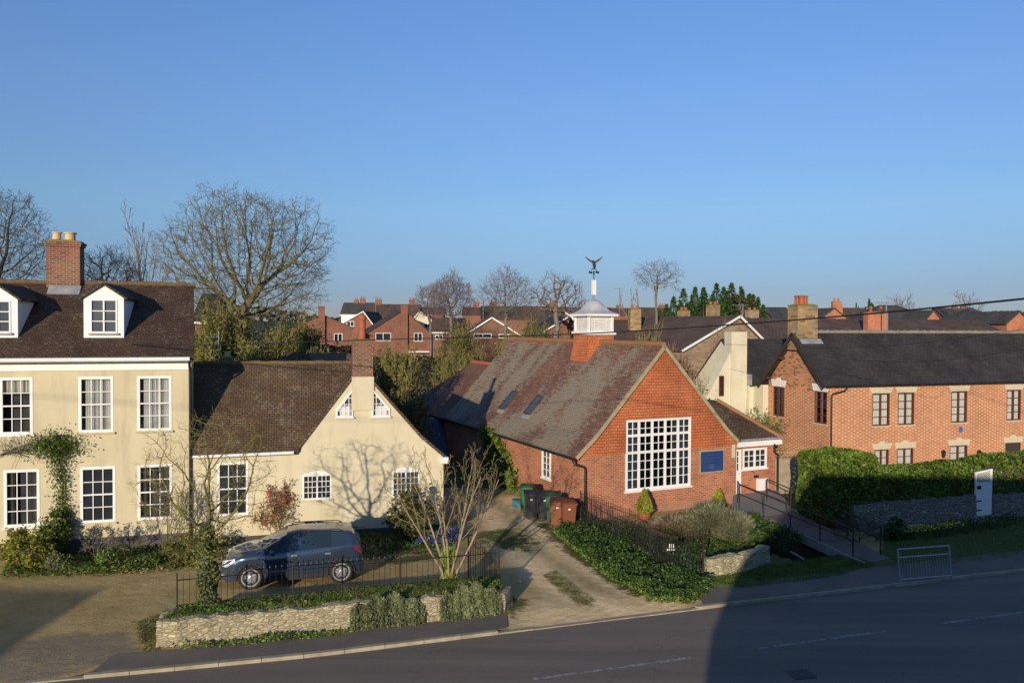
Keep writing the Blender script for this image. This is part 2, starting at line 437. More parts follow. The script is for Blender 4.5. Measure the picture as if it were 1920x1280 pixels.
# ---------------------------------------------------------------- ground
KP = [G(-900, 1330, -.1)] + [G(*p) for p in ((0, 1279), (300, 1253), (600, 1224), (950, 1181), (1370, 1130), (1700, 1093), (1920, 1067))]
KP = [Vector((-60, KP[1].y - 49 * .20, 0))] + KP[1:] + [Vector((60, KP[-1].y + 44 * .30, 0))]
KX = np.array([p.x for p in KP]); KY = np.array([p.y for p in KP])
def kerb(x): return float(np.interp(x, KX, KY))
def hill(y):
    t = max(0.0, y - 95.0)
    return 14.0 * (1 - math.exp(-(t / 330.0) ** 1.3)) 
def gz(x, y): return hill(y) - .0
def grid(name, xs, ys, zf, mat, hole=None):
    nx, ny = len(xs), len(ys)
    v = [(x, y, zf(x, y)) for y in ys for x in xs]
    f = [(j * nx + i, j * nx + i + 1, (j + 1) * nx + i + 1, (j + 1) * nx + i) for j in range(ny - 1) for i in range(nx - 1)]
    me = bpy.data.meshes.new(name); me.from_pydata(v, [], f); me.materials.append(mat)
    o = bpy.data.objects.new(name, me); COL.objects.link(o); return o
t = NT('fields'); o_ = t.pos()
col = t.mix(t.ramp(t.noise(o_, .12, 5, .6), [(.4, 0.0), (.6, 1.0)]), (.055, .075, .022), (.10, .085, .045))
t.bump(t.noise(o_, 3, 4), .5, .1)
M['terrain'] = t.fin(col, .95, .1)
xs = list(np.linspace(-2600, 2600, 40)); ys = [44, 60, 80, 95, 110, 125, 140, 160, 180, 210, 250, 300, 360, 450, 600, 900, 1500, 4000]
tag(grid('terrain', xs, ys, lambda x, y: hill(y) - .02, M['terrain']), kind='structure')

# asphalt road
t = NT('asphalt'); o_ = t.pos()
mr = t.node('Mapping'); t.link(o_, mr.inputs[0]); mr.inputs['Rotation'].default_value = (0, 0, -.28); mr.inputs['Scale'].default_value = (.12, 1.3, 1)
n1 = t.noise(mr.outputs[0], .9, 4, .6)
col = t.mix(t.ramp(n1, [(.35, 0.0), (.65, 1.0)]), (.140, .114, .085), (.205, .165, .118))
col = t.mix(t.ramp(t.noise(o_, 55, 3, .7), [(.45, 0.0), (.7, .5)]), col, (.28, .23, .175))
col = t.mix(t.ramp(t.noise(mr.outputs[0], .55, 2, .4), [(.555, 0.0), (.57, .2)]), col, (.10, .088, .07))
v = t.node('TexVoronoi', feature='DISTANCE_TO_EDGE'); 
nn = t.node('TexNoise'); t.link(o_, nn.inputs['Vector']); nn.inputs['Scale'].default_value = 1.5
sc = t.node('VectorMath', operation='SCALE'); t.link(nn.outputs['Color'], sc.inputs[0]); sc.inputs['Scale'].default_value = 1.4
ad = t.node('VectorMath', operation='ADD'); t.link(o_, ad.inputs[0]); t.link(sc.outputs[0], ad.inputs[1])
t.link(ad.outputs[0], v.inputs['Vector']); v.inputs['Scale'].default_value = .22
col = t.mix(t.ramp(v.outputs['Distance'], [(0, .4), (.004, 0.0)]), col, (.05, .045, .04))
t.bump(t.noise(o_, 90, 3), .35, .01)
M['asphalt'] = t.fin(col, .85, .3)
rx = list(np.linspace(-60, 60, 121))
def strip(name, x0, x1, d0, d1, z, mat, n=60, nd=1):
    v = []; f = []
    for i in range(n + 1):
        x = x0 + (x1 - x0) * i / n
        for j in range(nd + 1): v.append((x, kerb(x) + d0 + (d1 - d0) * j / nd, z))
    for i in range(n):
        for j in range(nd):
            a = i * (nd + 1) + j; f.append((a, a + nd + 1, a + nd + 2, a + 1))
    me = bpy.data.meshes.new(name); me.from_pydata(v, [], f); me.materials.append(mat)
    o = bpy.data.objects.new(name, me); COL.objects.link(o); return o
tag(strip('road', -60, 60, -7.6, .02, -.08, M['asphalt'], 80), kind='structure')
M['tarmac'] = None
t = NT('pavement tarmac'); o_ = t.pos()
col = t.mix(t.ramp(t.noise(o_, .9, 5, .65), [(.35, 0.0), (.65, 1.0)]), (.14, .115, .09), (.20, .16, .12))
col = t.mix(t.ramp(t.noise(o_, 30, 3, .7), [(.5, 0.0), (.75, .6)]), col, (.26, .23, .19))
t.bump(t.noise(o_, 60, 3), .3, .01)
M['tarmac'] = t.fin(col, .9, .2)
tag(strip('pavement_near', -60, 60, -12, -7.6, .02, M['tarmac'], 60), kind='structure').name = 'near_pavement'
NEARG = tag(strip('forecourt', -60, 60, -60, -12, .0, M['tarmac'], 20), kind='structure')
# kerb stones
m = MB(); x = -30.0
rnd = random.Random(11)
def kdrop(x):                              # dropped kerb across the two entrances
    sm = lambda u: max(0.0, min(1.0, u))
    return .06 * max(sm((x + 15.5) / .8) * sm((-9.0 - x) / .8), sm((x + .5) / .8) * sm((5.4 - x) / .8))
while x < 34:
    x2 = x + .90; h_ = -.002 - kdrop(x + .45) + rnd.uniform(-.004, .004)
    a, b = Vector((x, kerb(x), 0)), Vector((x2 - .012, kerb(x2 - .012), 0)); n_ = Vector((-(b - a).y, (b - a).x, 0)).normalized() * .14
    p = [a, b, b + n_, a + n_]
    m.prism([(q.x, q.y) for q in p], 'z', -.12, h_ + .006)
    x = x2
t = NT('kerb concrete'); 
tag(m.build('kerb', t.fin(t.mix(t.ramp(t.noise(t.pos(), 1.7, 5, .7), [(.35, 0.0), (.65, 1.0)]), (.40, .34, .24), (.26, .22, .155)), .9, .2)), kind='structure')
# the yard: gravel, worn lanes, grass and tarmac on one fine sheet behind the kerb
def polyw(pts): return np.array([[G(*p).x, G(*p).y] for p in pts])
def inside(P_, X, Y):
    c = np.zeros(X.shape, bool); n = len(P_)
    for i in range(n):
        x1, y1 = P_[i]; x2, y2 = P_[(i + 1) % n]
        cond = ((y1 > Y) != (y2 > Y)) & (X < (x2 - x1) * (Y - y1) / (y2 - y1 + 1e-12) + x1)
        c ^= cond
    return c
def distp(P_, X, Y, closed=True):
    d = np.full(X.shape, 1e9); n = len(P_)
    for i in range(n if closed else n - 1):
        a = P_[i]; b = P_[(i + 1) % n]; ab = b - a
        t_ = np.clip(((X - a[0]) * ab[0] + (Y - a[1]) * ab[1]) / (ab @ ab), 0, 1)
        d = np.minimum(d, np.hypot(X - a[0] - t_ * ab[0], Y - a[1] - t_ * ab[1]))
    return d
def soft(P_, X, Y, w):
    d = distp(P_, X, Y); s_ = np.where(inside(P_, X, Y), d, -d)
    return np.clip(.5 + s_ / w, 0, 1)
nx, nd = 300, 110
XS = np.linspace(-34, 42, nx); DS = np.concatenate([np.linspace(.13, 1.3, 8), np.linspace(1.45, 26, nd - 8)])
X, D_ = np.meshgrid(XS, DS); KYY = np.interp(X, KX, KY); Y = KYY + D_
grass_m = np.zeros(X.shape); tar_m = np.zeros(X.shape); track = np.zeros(X.shape)
for P_, w in ((polyw([(250, 1165), (300, 1150), (300, 1220), (262, 1222)]), .9), (polyw([(930, 1130), (965, 1110), (1000, 1130), (960, 1160)]), .8),
              (polyw([(700, 1062), (720, 1045), (850, 1030), (870, 1042), (800, 1052)]), .7),
              (polyw([(1010, 1075), (1040, 1070), (1120, 1130), (1090, 1140)]), .9), (polyw([(860, 1000), (960, 985), (1010, 1010), (1000, 1040), (930, 1030)]), 1.6),
              (polyw([(980, 960), (1060, 990), (1150, 1060), (1240, 1130), (1180, 1120), (1060, 1040)]), .8)):
    grass_m = np.maximum(grass_m, soft(P_, X, Y, w) * .8)
VERGE = polyw([(1312, 1100), (1340, 1072), (1480, 1055), (1600, 1035), (1640, 1060), (1560, 1082), (1400, 1102)])
VERGE2 = polyw([(1650, 1052), (1660, 1005), (1920, 962), (2300, 905), (2300, 985), (1920, 1040), (1690, 1072)])
grass_m = np.maximum(grass_m, soft(polyw([(1330, 1078), (1400, 1040), (1440, 980), (1600, 1030), (1690, 1040), (1680, 1062), (1600, 1075)]), X, Y, .5)); grass_m = np.maximum(grass_m, soft(VERGE, X, Y, .4)); grass_m = np.maximum(grass_m, soft(VERGE2, X, Y, .4))
grass_m = np.maximum(grass_m, np.where((X > 12) & (Y > 33), 1.0, 0)); grass_m = np.maximum(grass_m, np.where((X < 12) & (Y > 37), .8, 0))
tar_m = np.maximum(tar_m, soft(polyw([(-200, 1290), (50, 1200), (100, 1188), (250, 1180), (262, 1230), (60, 1275)]), X, Y, .3) * .9)
for line in ([(905, 950), (960, 1030), (1060, 1110), (1190, 1150)], [(960, 935), (1040, 1020), (1150, 1085), (1260, 1140)]):
    Pl = polyw(line); track = np.maximum(track, np.clip(1.45 - distp(Pl, X, Y, False) / .6, 0, 1))
track = np.maximum(track, soft(polyw([(940, 1165), (1000, 1120), (1120, 1140), (1200, 1120), (1300, 1135), (1330, 1140), (1300, 1156), (1120, 1170), (980, 1180)]), X, Y, 1.2) * .85)
v = np.stack([X.ravel(), Y.ravel(), np.zeros(X.size)], 1)
rs = np.random.RandomState(1); v[:, 2] = rs.uniform(-.006, .006, X.size) * (D_.ravel() > .4)
KD = np.array([kdrop(x_) for x_ in XS]); v[:, 2] -= (KD[None, :] * np.clip(1 - (D_ - .13) / 1.1, 0, 1)).ravel()
idx = np.arange(nx * nd).reshape(nd, nx)
PITP = polyw([(1440, 1035), (1452, 998), (1560, 1022), (1620, 1042), (1560, 1052), (1520, 1062)])
cell = inside(PITP, (X[:-1, :-1] + X[1:, 1:]) / 2, (Y[:-1, :-1] + Y[1:, 1:]) / 2)
fq = np.stack([idx[:-1, :-1], idx[:-1, 1:], idx[1:, 1:], idx[1:, :-1]], -1)[~cell]
me = bpy.data.meshes.new('yard'); me.from_pydata(v.tolist(), [], fq.tolist())
for nm, arr in (('grass', grass_m), ('tarmac', tar_m), ('track', track)):
    a = me.attributes.new(nm, 'FLOAT', 'POINT'); a.data.foreach_set('value', arr.ravel().astype(np.float32))
t = NT('yard surface'); o_ = t.pos()
def attr(n_): 
    a = t.node('Attribute'); a.attribute_name = n_; return a.outputs['Fac']
base = t.mix(t.ramp(t.noise(o_, .55, 6, .65), [(.35, 0.0), (.65, 1.0)]), (.34, .245, .095), (.49, .36, .15))
base = t.mix(t.ramp(t.noise(o_, 16, 4, .75), [(.52, 0.0), (.66, .6)]), base, (.52, .42, .26))
base = t.mix(t.ramp(t.noise(o_, 9, 4, .75), [(.52, 0.0), (.72, .55)]), base, (.15, .11, .065))
base = t.mix(t.math('MULTIPLY', attr('track'), t.ramp(t.noise(o_, 3.5, 5, .7), [(.3, .55), (.55, 1.0)])), base, (.88, .64, .33))
nz = t.math('SUBTRACT', t.noise(o_, 2.6, 5, .7), .5)
gm = t.ramp(t.math('ADD', attr('grass'), t.math('MULTIPLY', nz, 1.5)), [(.38, 0.0), (.62, 1.0)])
base = t.mix(gm, base, t.mix(t.noise(o_, 6, 3), (.065, .085, .018), (.16, .14, .045)))
tm = t.ramp(t.math('ADD', attr('tarmac'), t.math('MULTIPLY', nz, 1.3)), [(.3, 0.0), (.9, .85)])
base = t.mix(tm, base, (.22, .185, .13))
t.bump(t.math('ADD', t.noise(o_, 22, 4, .7), t.math('MULTIPLY', t.noise(o_, 3, 3), 1.5)), .8, .03)
me.materials.append(t.fin(base, .95, .15))
yd = bpy.data.objects.new('yard', me); COL.objects.link(yd); tag(yd, kind='structure')
# pavement: left part and right part, the lane mouth between is bare dirt
def pav(name, x0, x1, w0, w1):
    n = 30; v = []; f = []
    for i in range(n + 1):
        x = x0 + (x1 - x0) * i / n; w_ = w0 + (w1 - w0) * i / n
        v += [(x, kerb(x) + .135, .012), (x, kerb(x) + w_, .012)]
    for i in range(n): f.append((2 * i, 2 * i + 2, 2 * i + 3, 2 * i + 1))
    me = bpy.data.meshes.new(name); me.from_pydata(v, [], f); me.materials.append(M['tarmac'])
    o = bpy.data.objects.new(name, me); COL.objects.link(o); tag(o, kind='structure')
pav('pavement', -9.2, -.1, 1.05, 1.12); pav('pavement', 5.3, 34, 1.5, 2.0)
# pit beside the ramp
m = MB(); c = PITP.mean(0)
for i in range(len(PITP)):
    a, b = PITP[i], PITP[(i + 1) % len(PITP)]
    a2, b2 = c + (a - c) * 1.1, c + (b - c) * 1.1
    m.poly([(a2[0], a2[1], -.012), (b2[0], b2[1], -.012), (b[0], b[1], -1.3), (a[0], a[1], -1.3)])
m.poly([(p[0], p[1], -1.3) for p in PITP])
tag(m.build('ditch', M['terrain'], uv=False), kind='structure')
# centre line dashes
def mark(p0, p1, w=.10):
    a, b = G(*p0, -.076), G(*p1, -.076); d = (b - a).normalized(); n_ = Vector((-d.y, d.x, 0)) * w / 2
    return MB().poly([a - n_, b - n_, b + n_, a + n_])
t = NT('worn road paint')
pm = t.mix(t.ramp(t.noise(t.pos(), 9, 4, .75), [(.42, 0.0), (.6, 1.0)]), (.15, .14, .13), (.38, .36, .32)); M['roadpaint'] = t.fin(pm, .8, .2)
for a, b in (((1000, 1272), (1295, 1232)), ((1422, 1215), (1660, 1182)), ((1770, 1167), (1990, 1137)), ((600, 1325), (880, 1289))):
    o = mark(a, b).build('centre_line', M['roadpaint'], uv=False); tag(o, kind='structure')
# gully grate in the road
g_ = G(1502, 1263, -.07)
gd = thing('drain_cover', 'small dark iron drain cover set in the road', 'drain cover', g_, .2)
m = MB()
for k in range(6): m.box(-.22 + k * .08, -.18, 0, -.19 + k * .08, .18, .006)
m.box(-.26, -.22, -.004, .26, .22, .002)
m.build('grate', plain('worn iron', (.07, .06, .05), (.10, .09, .075), 9, .8), gd)
# ---------------------------------------------------------------- building helpers
def wall(mb, A, B, top, holes=(), z0=0.0, reveal=.12, off=0.0):
    """wall skin from A to B (plan), outward on the right of A->B; top = [(s,z)...]; holes = (s0,s1,z0,z1)"""
    A, B = Vector((A[0], A[1], 0)), Vector((B[0], B[1], 0)); d = (B - A); Lg = d.length; d.normalize()
    out = Vector((d.y, -d.x, 0)); A = A + out * off
    if not hasattr(top, '__len__'): top = [(0, top), (Lg, top)]
    def tz(s):
        for (a, za), (b, zb) in zip(top, top[1:]):
            if a - 1e-6 <= s <= b + 1e-6: return za + (zb - za) * ((s - a) / max(b - a, 1e-9))
        return top[-1][1]
    br = sorted(set([round(x, 5) for x in [0, Lg] + [t[0] for t in top] + [h[0] for h in holes] + [h[1] for h in holes] if -1e-6 <= x <= Lg + 1e-6]))
    def q(s, z, dep=0.0): p = A + d * s - out * dep; return (p.x, p.y, z)
    for s0, s1 in zip(br, br[1:]):
        if s1 - s0 < 1e-5: continue
        mid = (s0 + s1) / 2
        hs = sorted([h for h in holes if h[0] < mid < h[1]], key=lambda h: h[2])
        z = z0
        for h in hs:
            if h[2] > z + 1e-5: mb.poly([q(s0, z), q(s1, z), q(s1, h[2]), q(s0, h[2])])
            z = h[3]
        t0, t1 = tz(s0), tz(s1)
        pts = [q(s0, z), q(s1, z)]
        if t1 > z + 1e-5: pts.append(q(s1, t1))
        if t0 > z + 1e-5: pts.append(q(s0, t0))
        if len(pts) > 2: mb.poly(pts)
    for s0, s1, a, b in holes:
        r = reveal
        mb.poly([q(s0, a), q(s0, a, r), q(s0, b, r), q(s0, b)]); mb.poly([q(s1, a, r), q(s1, a), q(s1, b), q(s1, b, r)])
        mb.poly([q(s0, b), q(s0, b, r), q(s1, b, r), q(s1, b)]); mb.poly([q(s0, a, r), q(s0, a), q(s1, a), q(s1, a, r)])
    return mb

def window(parent, A, ang, s0, s1, z0, z1, cols=3, rows=4, mat='white', fw=.07, bar=.022, rec=.06, midrail=True, mull=(), glass='glass',
           sill='white', curtain=None, label=None, sillo=.05, transoms=(), name='window', barmat=None):
    """window filling a hole; ang = direction of the wall (A->B); local x along wall, local -y outward"""
    dx, dy = math.cos(ang), math.sin(ang)
    loc = (A[0] + dx * s0, A[1] + dy * s0, z0)
    w, h = s1 - s0, z1 - z0
    m = MB(); y0, y1 = rec - .045, rec + .03
    m.box(0, y0, 0, fw, y1, h); m.box(w - fw, y0, 0, w, y1, h); m.box(fw, y0, h - fw, w - fw, y1, h); m.box(fw, y0, 0, w - fw, y1, fw)
    xs = [fw] + [x for x in mull] + [w - fw]
    for x in mull: m.box(x - fw * .5, y0 + .002, fw, x + fw * .5, y1, h - fw)
    if midrail: m.box(fw, y0 + .01, h / 2 - bar * .9, w - fw, y1, h / 2 + bar * .9)
    for z in transoms: m.box(fw, y0 + .004, z - fw * .5, w - fw, y1, z + fw * .5)
    edges = [fw] + sorted(mull) + [w - fw]
    zed = [fw] + sorted(transoms) + [h - fw]
    for a, b in zip(edges, edges[1:]):
        a2 = a + (fw * .5 if a != fw else 0); b2 = b - (fw * .5 if b != w - fw else 0)
        for k in range(1, cols):
            x = a2 + (b2 - a2) * k / cols
            m.box(x - bar / 2, rec - .025, fw, x + bar / 2, rec + .01, h - fw)
    for i, (a, b) in enumerate(zip(zed, zed[1:])):
        rr = rows[i] if hasattr(rows, '__len__') else rows
        for k in range(1, rr):
            z = a + (b - a) * k / rr
            if midrail and abs(z - h / 2) < .03: continue
            m.box(fw, rec - .022, z - bar / 2, w - fw, rec + .008, z + bar / 2)
    f = m.build(name, M[mat], parent, loc, ang)
    if label: f['label'] = label
    p = MB().poly([(fw * .5, rec + .012, fw * .5), (w - fw * .5, rec + .012, fw * .5), (w - fw * .5, rec + .012, h - fw * .5), (fw * .5, rec + .012, h - fw * .5)])
    p.build('pane', M['clear' if curtain else glass], f, uv=False)
    if curtain:
        c = MB(); n = 42; yb = rec + .10
        kind, cm = curtain
        x0, x1 = (fw * .6, w - fw * .6)
        zt, zb = h - .02, .02
        if kind == 'half': zb = h * .70
        segs = [(x0, x1)] if kind in ('full', 'half') else [(x0, x0 + (x1 - x0) * .24), (x1 - (x1 - x0) * .24, x1)] if kind == 'sides' else [(x0 + (x1 - x0) * .13, x1)]
        for a, b in segs:
            k = max(6, int(n * (b - a) / (x1 - x0)))
            for i in range(k):
                xa, xb = a + (b - a) * i / k, a + (b - a) * (i + 1) / k
                ya, yb2 = yb + .025 * math.sin(i * 2.1) + .01 * math.sin(i * .7), yb + .025 * math.sin((i + 1) * 2.1) + .01 * math.sin((i + 1) * .7)
                c.poly([(xa, ya, zb), (xb, yb2, zb), (xb, yb2, zt), (xa, ya, zt)])
        c.build('curtain', M[cm], f, uv=False, smooth=False, fixn=False)
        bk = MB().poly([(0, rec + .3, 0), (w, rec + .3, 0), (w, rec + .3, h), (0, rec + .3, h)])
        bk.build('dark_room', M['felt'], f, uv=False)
    if sill:
        s = MB().box(-.05, -sillo, -.06, w + .05, rec + .02, -.002)
        s.build('sill', M[sill], f)
    return f

def chimney(parent, u, v, z0, z1, w, d, mat='brick_chim', pots=(), corbel=True, rz=0.0, cap='moss', potmat='pot', poth=.45, name='chimney'):
    m = MB(); hw, hd = w / 2, d / 2
    m.box(-hw, -hd, z0, hw, hd, z1 - (.16 if corbel else 0))
    if corbel:
        m.box(-hw - .04, -hd - .04, z1 - .16, hw + .04, hd + .04, z1 - .08); m.box(-hw - .07, -hd - .07, z1 - .08, hw + .07, hd + .07, z1)
    c = m.build(name, M[mat], parent, (u, v, 0), rz)
    e = MB()
    rnd = random.Random(int(u * 100) + 7)
    e.lathe([(hw + .03, 0), (hw - .02, .06), (hw * .6, .1)], 4, sq=True)
    for i, q in enumerate(e.v): e.v[i] = (q[0], q[1] * (hd / hw), q[2] + z1)
    e.build('chimney_cap', M[cap], c)
    for (px, py, r) in pots:
        p = MB().lathe([(r, 0), (r * .93, poth * .2), (r * .9, poth * .8), (r * 1.1, poth * .82), (r * 1.12, poth * .95), (r * .8, poth), (r * .75, poth - .12)], 14)
        p.build('chimney_pot', M[potmat], c, (px, py, z1 + .05), smooth=False)
    return c

def gutter(parent, p0, p1, r=.06, mat='black', name='gutter'):
    m = MB(); p0, p1 = Vector(p0), Vector(p1)
    return m.tube([p0, p1], r, 8).build(name, M[mat], parent, uv=False)
def pipe(parent, pts, r=.035, mat='black', name='drainpipe'):
    return MB().tube(pts, r, 8).build(name, M[mat], parent, uv=False)

# ================================================================ LEFT HOUSE (cream Georgian house)
F1 = Fr(G(360, 1027), 15.0)
HL = thing('cream_house', 'two storey cream rendered house with dormers and brown tiled roof at left edge', 'house', F1.o, F1.yaw)
EAVE1, RH1, DP = 6.45, 9.17, 6.6; SK = -.1224
win_px = [(-1, 62, 706, 812), (147, 213, 706, 811), (257, 322, 706, 808), (7, 75, 880, 987), (150, 217, 874, 979), (258, 323, 871, 973)]
mirror = []
holes1 = []
for a, b, t, bt in win_px:
    u0, zt = F1.uz(a, t); u1, zb = F1.uz(b, bt); _, zt2 = F1.uz(b, t); _, zb2 = F1.uz(a, bt)
    holes1.append((u0 , u1, (zb + zb2) / 2, (zt + zt2) / 2))
LW = 12.0
gh = sorted(holes1)
# openings of one column share their heights
up = [h for h in holes1 if h[2] > 3]; lo = [h for h in holes1 if h[2] <= 3]
uz0, uz1 = sum(h[2] for h in up) / 3, sum(h[3] for h in up) / 3
lz0, lz1 = sum(h[2] for h in lo) / 3, sum(h[3] for h in lo) / 3
holes1 = [(h[0], h[1], uz0, uz1) if h[2] > 3 else (h[0], h[1], lz0, lz1) for h in holes1]
sh = lambda hs, o: [(h[0] + o, h[1] + o, h[2], h[3]) for h in hs]
m = MB()
wall(m, (-LW, 0), (0, 0), EAVE1, sh(holes1, LW), z0=.55)
DE = math.hypot(DP, SK * DP)
wall(m, (0, 0), (SK * DP, DP), [(0, EAVE1), (DE / 2, RH1 - .1), (DE, EAVE1)])
wall(m, (-LW, DP), (-LW, 0), [(0, EAVE1), (DP / 2, RH1 - .1), (DP, EAVE1)])
wall(m, (SK * DP, DP), (-LW, DP), EAVE1)
m.build('wall', M['cream'], HL)
MB().box(-LW, -.035, 0, .03, 0.2, .55).build('plinth', M['plinth'], HL)
MB().box(-LW, -.05, EAVE1 - .32, .0, -.002, EAVE1 - .02).build('frieze', M['white'], HL)
MB().box(-LW, -.30, EAVE1 - .02, .05, 0.02, EAVE1 + .05).build('soffit', M['white'], HL)
curts = {1: ('most', 'net'), 2: ('most', 'net'), 0: ('half', 'blind'), 3: ('sides', 'dim'), 5: ('sides', 'dim')}
for i, h in enumerate(holes1):
    window(HL, (-0, 0), 0.0, h[0], h[1], h[2], h[3], 3, 4, curtain=curts.get(i), fw=.085, bar=.026, rec=.03,
           sill='cream' if i != 0 and i != 3 else 'white', sillo=.08, glass='glass')
m = MB()
ov = .36; half = DP / 2
zl = EAVE1 + .10
m.slab([(-LW - .1, -ov, zl), (.08 - SK * ov, -ov, zl), (.08 + SK * half, half, RH1), (-LW - .1, half, RH1)], .12)
m.slab([(-LW - .1, DP + ov, zl), (.08 + SK * (DP + ov), DP + ov, zl), (.08 + SK * half, half, RH1), (-LW - .1, half, RH1)], .12)
roof1 = m.build('roof', M['roof_left'], HL)
m = MB()
rnd = random.Random(3)
x = -LW
while x < SK * half - .2:
    zz = RH1 + rnd.uniform(-.01, .02)
    m.tube([(x, half, zz), (x + .33, half, zz + rnd.uniform(-.01, .01))], .085, 8); x += .335
m.build('ridge_tiles', M['ridge_moss'], roof1)
gutter(HL, (-LW, -ov - .06, EAVE1 + .03), (.0, -ov - .06, EAVE1 + .05), .07, 'white')
pipe(HL, [(-.02, -ov - .05, EAVE1), (-.04, -.06, EAVE1 - .35), (-.04, -.06, .1)], .045, 'black')
# dormers
slope = (RH1 - zl) / (half + ov)
def dormer(pl, pr, pt_eave, pb, papex, lab):
    vf = .55
    u0, zb = F1.uz(pl, pb, vf); u1, zt = F1.uz(pr, pt_eave, vf)
    ua, za = F1.uz((pl + pr) / 2, papex, vf)
    zf = zl + slope * (vf + ov)
    w = u1 - u0
    d = MB()
    # cheeks run back into the roof
    def back(z): return (z - zl) / slope - ov
    zb = min(zb, zf)
    dm = bpy.data.objects.new('dormer', None); COL.objects.link(dm); dm.parent = HL; dm.location = (u0, vf, 0)
    if lab: dm['label'] = lab
    hole = (.20, w - .20, zb + .16, zt - .06)
    zr = za - .05
    wall(d, (0, 0), (w, 0), [(0, zt), (w / 2, zr), (w, zt)], [hole], z0=zb - .02, reveal=.06)
    for x in (0, w):
        d.poly([(x, 0, zb), (x, 0, zt), (x, back(zt) - vf + .1, zt), (x, 0, zf - .05)])
    d.build('dormer_front', M['white'], dm)
    rr = MB(); yb = back(zr) - vf + .3; yb2 = back(zt) - vf + .2
    o_ = .14; zo = zt - (zr - zt) / (w / 2) * o_
    rr.slab([(-o_, -.10, zo + .08), (w / 2, -.10, zr + .08), (w / 2, yb, zr + .08), (-o_, yb2, zo + .08)], .07)
    rr.slab([(w + o_, -.10, zo + .08), (w / 2, -.10, zr + .08), (w / 2, yb, zr + .08), (w + o_, yb2, zo + .08)], .07)
    rr.build('dormer_roof', M['roof_left'], dm)
    window(dm, (0, 0), 0.0, hole[0], hole[1], hole[2], hole[3], 1, 3, fw=.05, bar=.03, rec=.02, midrail=False, mull=((hole[1] - hole[0]) / 2,), glass='glass2', sill='lead', sillo=.09, name='dormer_window')
    return dm
dormer(157, 232, 558, 617, 531, None)
dormer(-42, 33, 560, 617, 532, None)
# chimney on the ridge
u, z = F1.uz(122, 455, half)
chimney(HL, u, half + .05, RH1 - .5, z, 1.10, .62, pots=((-.28, 0, .15), (.16, 0, .19)), potmat='potbuff', poth=.34)
MB().slab([(u - .45, half - .62, RH1 - .44), (u + .6, half - .62, RH1 - .44), (u + .6, half - .28, RH1 - .12), (u - .45, half - .28, RH1 - .12)], .02).build('flashing', M['lead'], HL)
pipe(HL, [(u - .6, half, z + .1), (u - 1.3, half, z + .45), (u - 1.6, half, z + .5)], .015, 'steel', 'aerial')
print('left house windows', uz0, uz1, lz0, lz1, 'chim', z)

# ================================================================ COTTAGE
F2 = Fr((F1.o.x, F1.o.y), 15.0)
CT = thing('cottage', 'low cream cottage with a gable, brick chimney and mossy brown roof', 'cottage', F2.o, F2.yaw)
UA, ZA = 5.66, 6.22                     # apex
UL, ZL_ = 3.52, 3.32
UR, ZR_ = 8.72, 2.90
VD = 2.25
def rz2(u):
    if u < UA: return ZL_ + (ZA - ZL_) * (u - UL) / (UA - UL)
    if u < 7.95: return ZA + (3.56 - ZA) * (u - UA) / (7.95 - UA)
    return 3.56 + (ZR_ - 3.56) * (u - 7.95) / (UR - 7.95)
def px_open(fr, a, b, t, bt, v=0.0):
    u0, zt = fr.uz(a, t, v); u1, zb = fr.uz(b, bt, v); _, zt2 = fr.uz(b, t, v); _, zb2 = fr.uz(a, bt, v)
    return (u0, u1, (zb + zb2) / 2, (zt + zt2) / 2)
c_s = px_open(F2, 407, 466, 866, 966)
c_a = px_open(F2, 567, 622, 889, 936); c_b = px_open(F2, 735, 787, 882, 930)
hC = [c_s, c_a, c_b]
m = MB()
wall(m, (0, 0), (UR, 0), [(0, ZL_ - .02), (UL, ZL_ - .02), (UA, ZA - .1), (7.95, 3.46), (UR, ZR_ - .1)], [c_s, c_a, c_b], z0=.3)
wall(m, (UR, 0), (UR, 7), ZR_ - .1)
wall(m, (UR, 7), (0, 7), [(0, ZR_ - .1), (UR - UA, ZA - .1), (UR - UL, ZL_), (UR, ZL_)])
m.build('wall', M['cream3'], CT)
MB().box(0.04, -.03, 0, UR + .03, .2, .3).build('plinth', M['plinth'], CT)
window(CT, (0, 0), 0, *c_s, 3, 4, fw=.085, bar=.026, rec=.03, sill='cream3', sillo=.07)
def arched(h):
    w = h[1] - h[0]
    f = window(CT, (0, 0), 0, *h, 3, 4, fw=.06, bar=.022, rec=.03, midrail=False, mull=(w / 2,), sill='cream3', sillo=.07)
    a = MB(); n = 10; rise = .14; H = h[3] - h[2]
    pts = [(0, H - .012)] + [(w * i / n, H - .01 + rise * (1 - (2 * i / n - 1) ** 2)) for i in range(n + 1)] + [(w, H - .012)]
    a.prism(pts[1:-1], 'y', -.012, .05)
    a.build('arch_head', M['white'], f)
arched(c_a); arched(c_b)
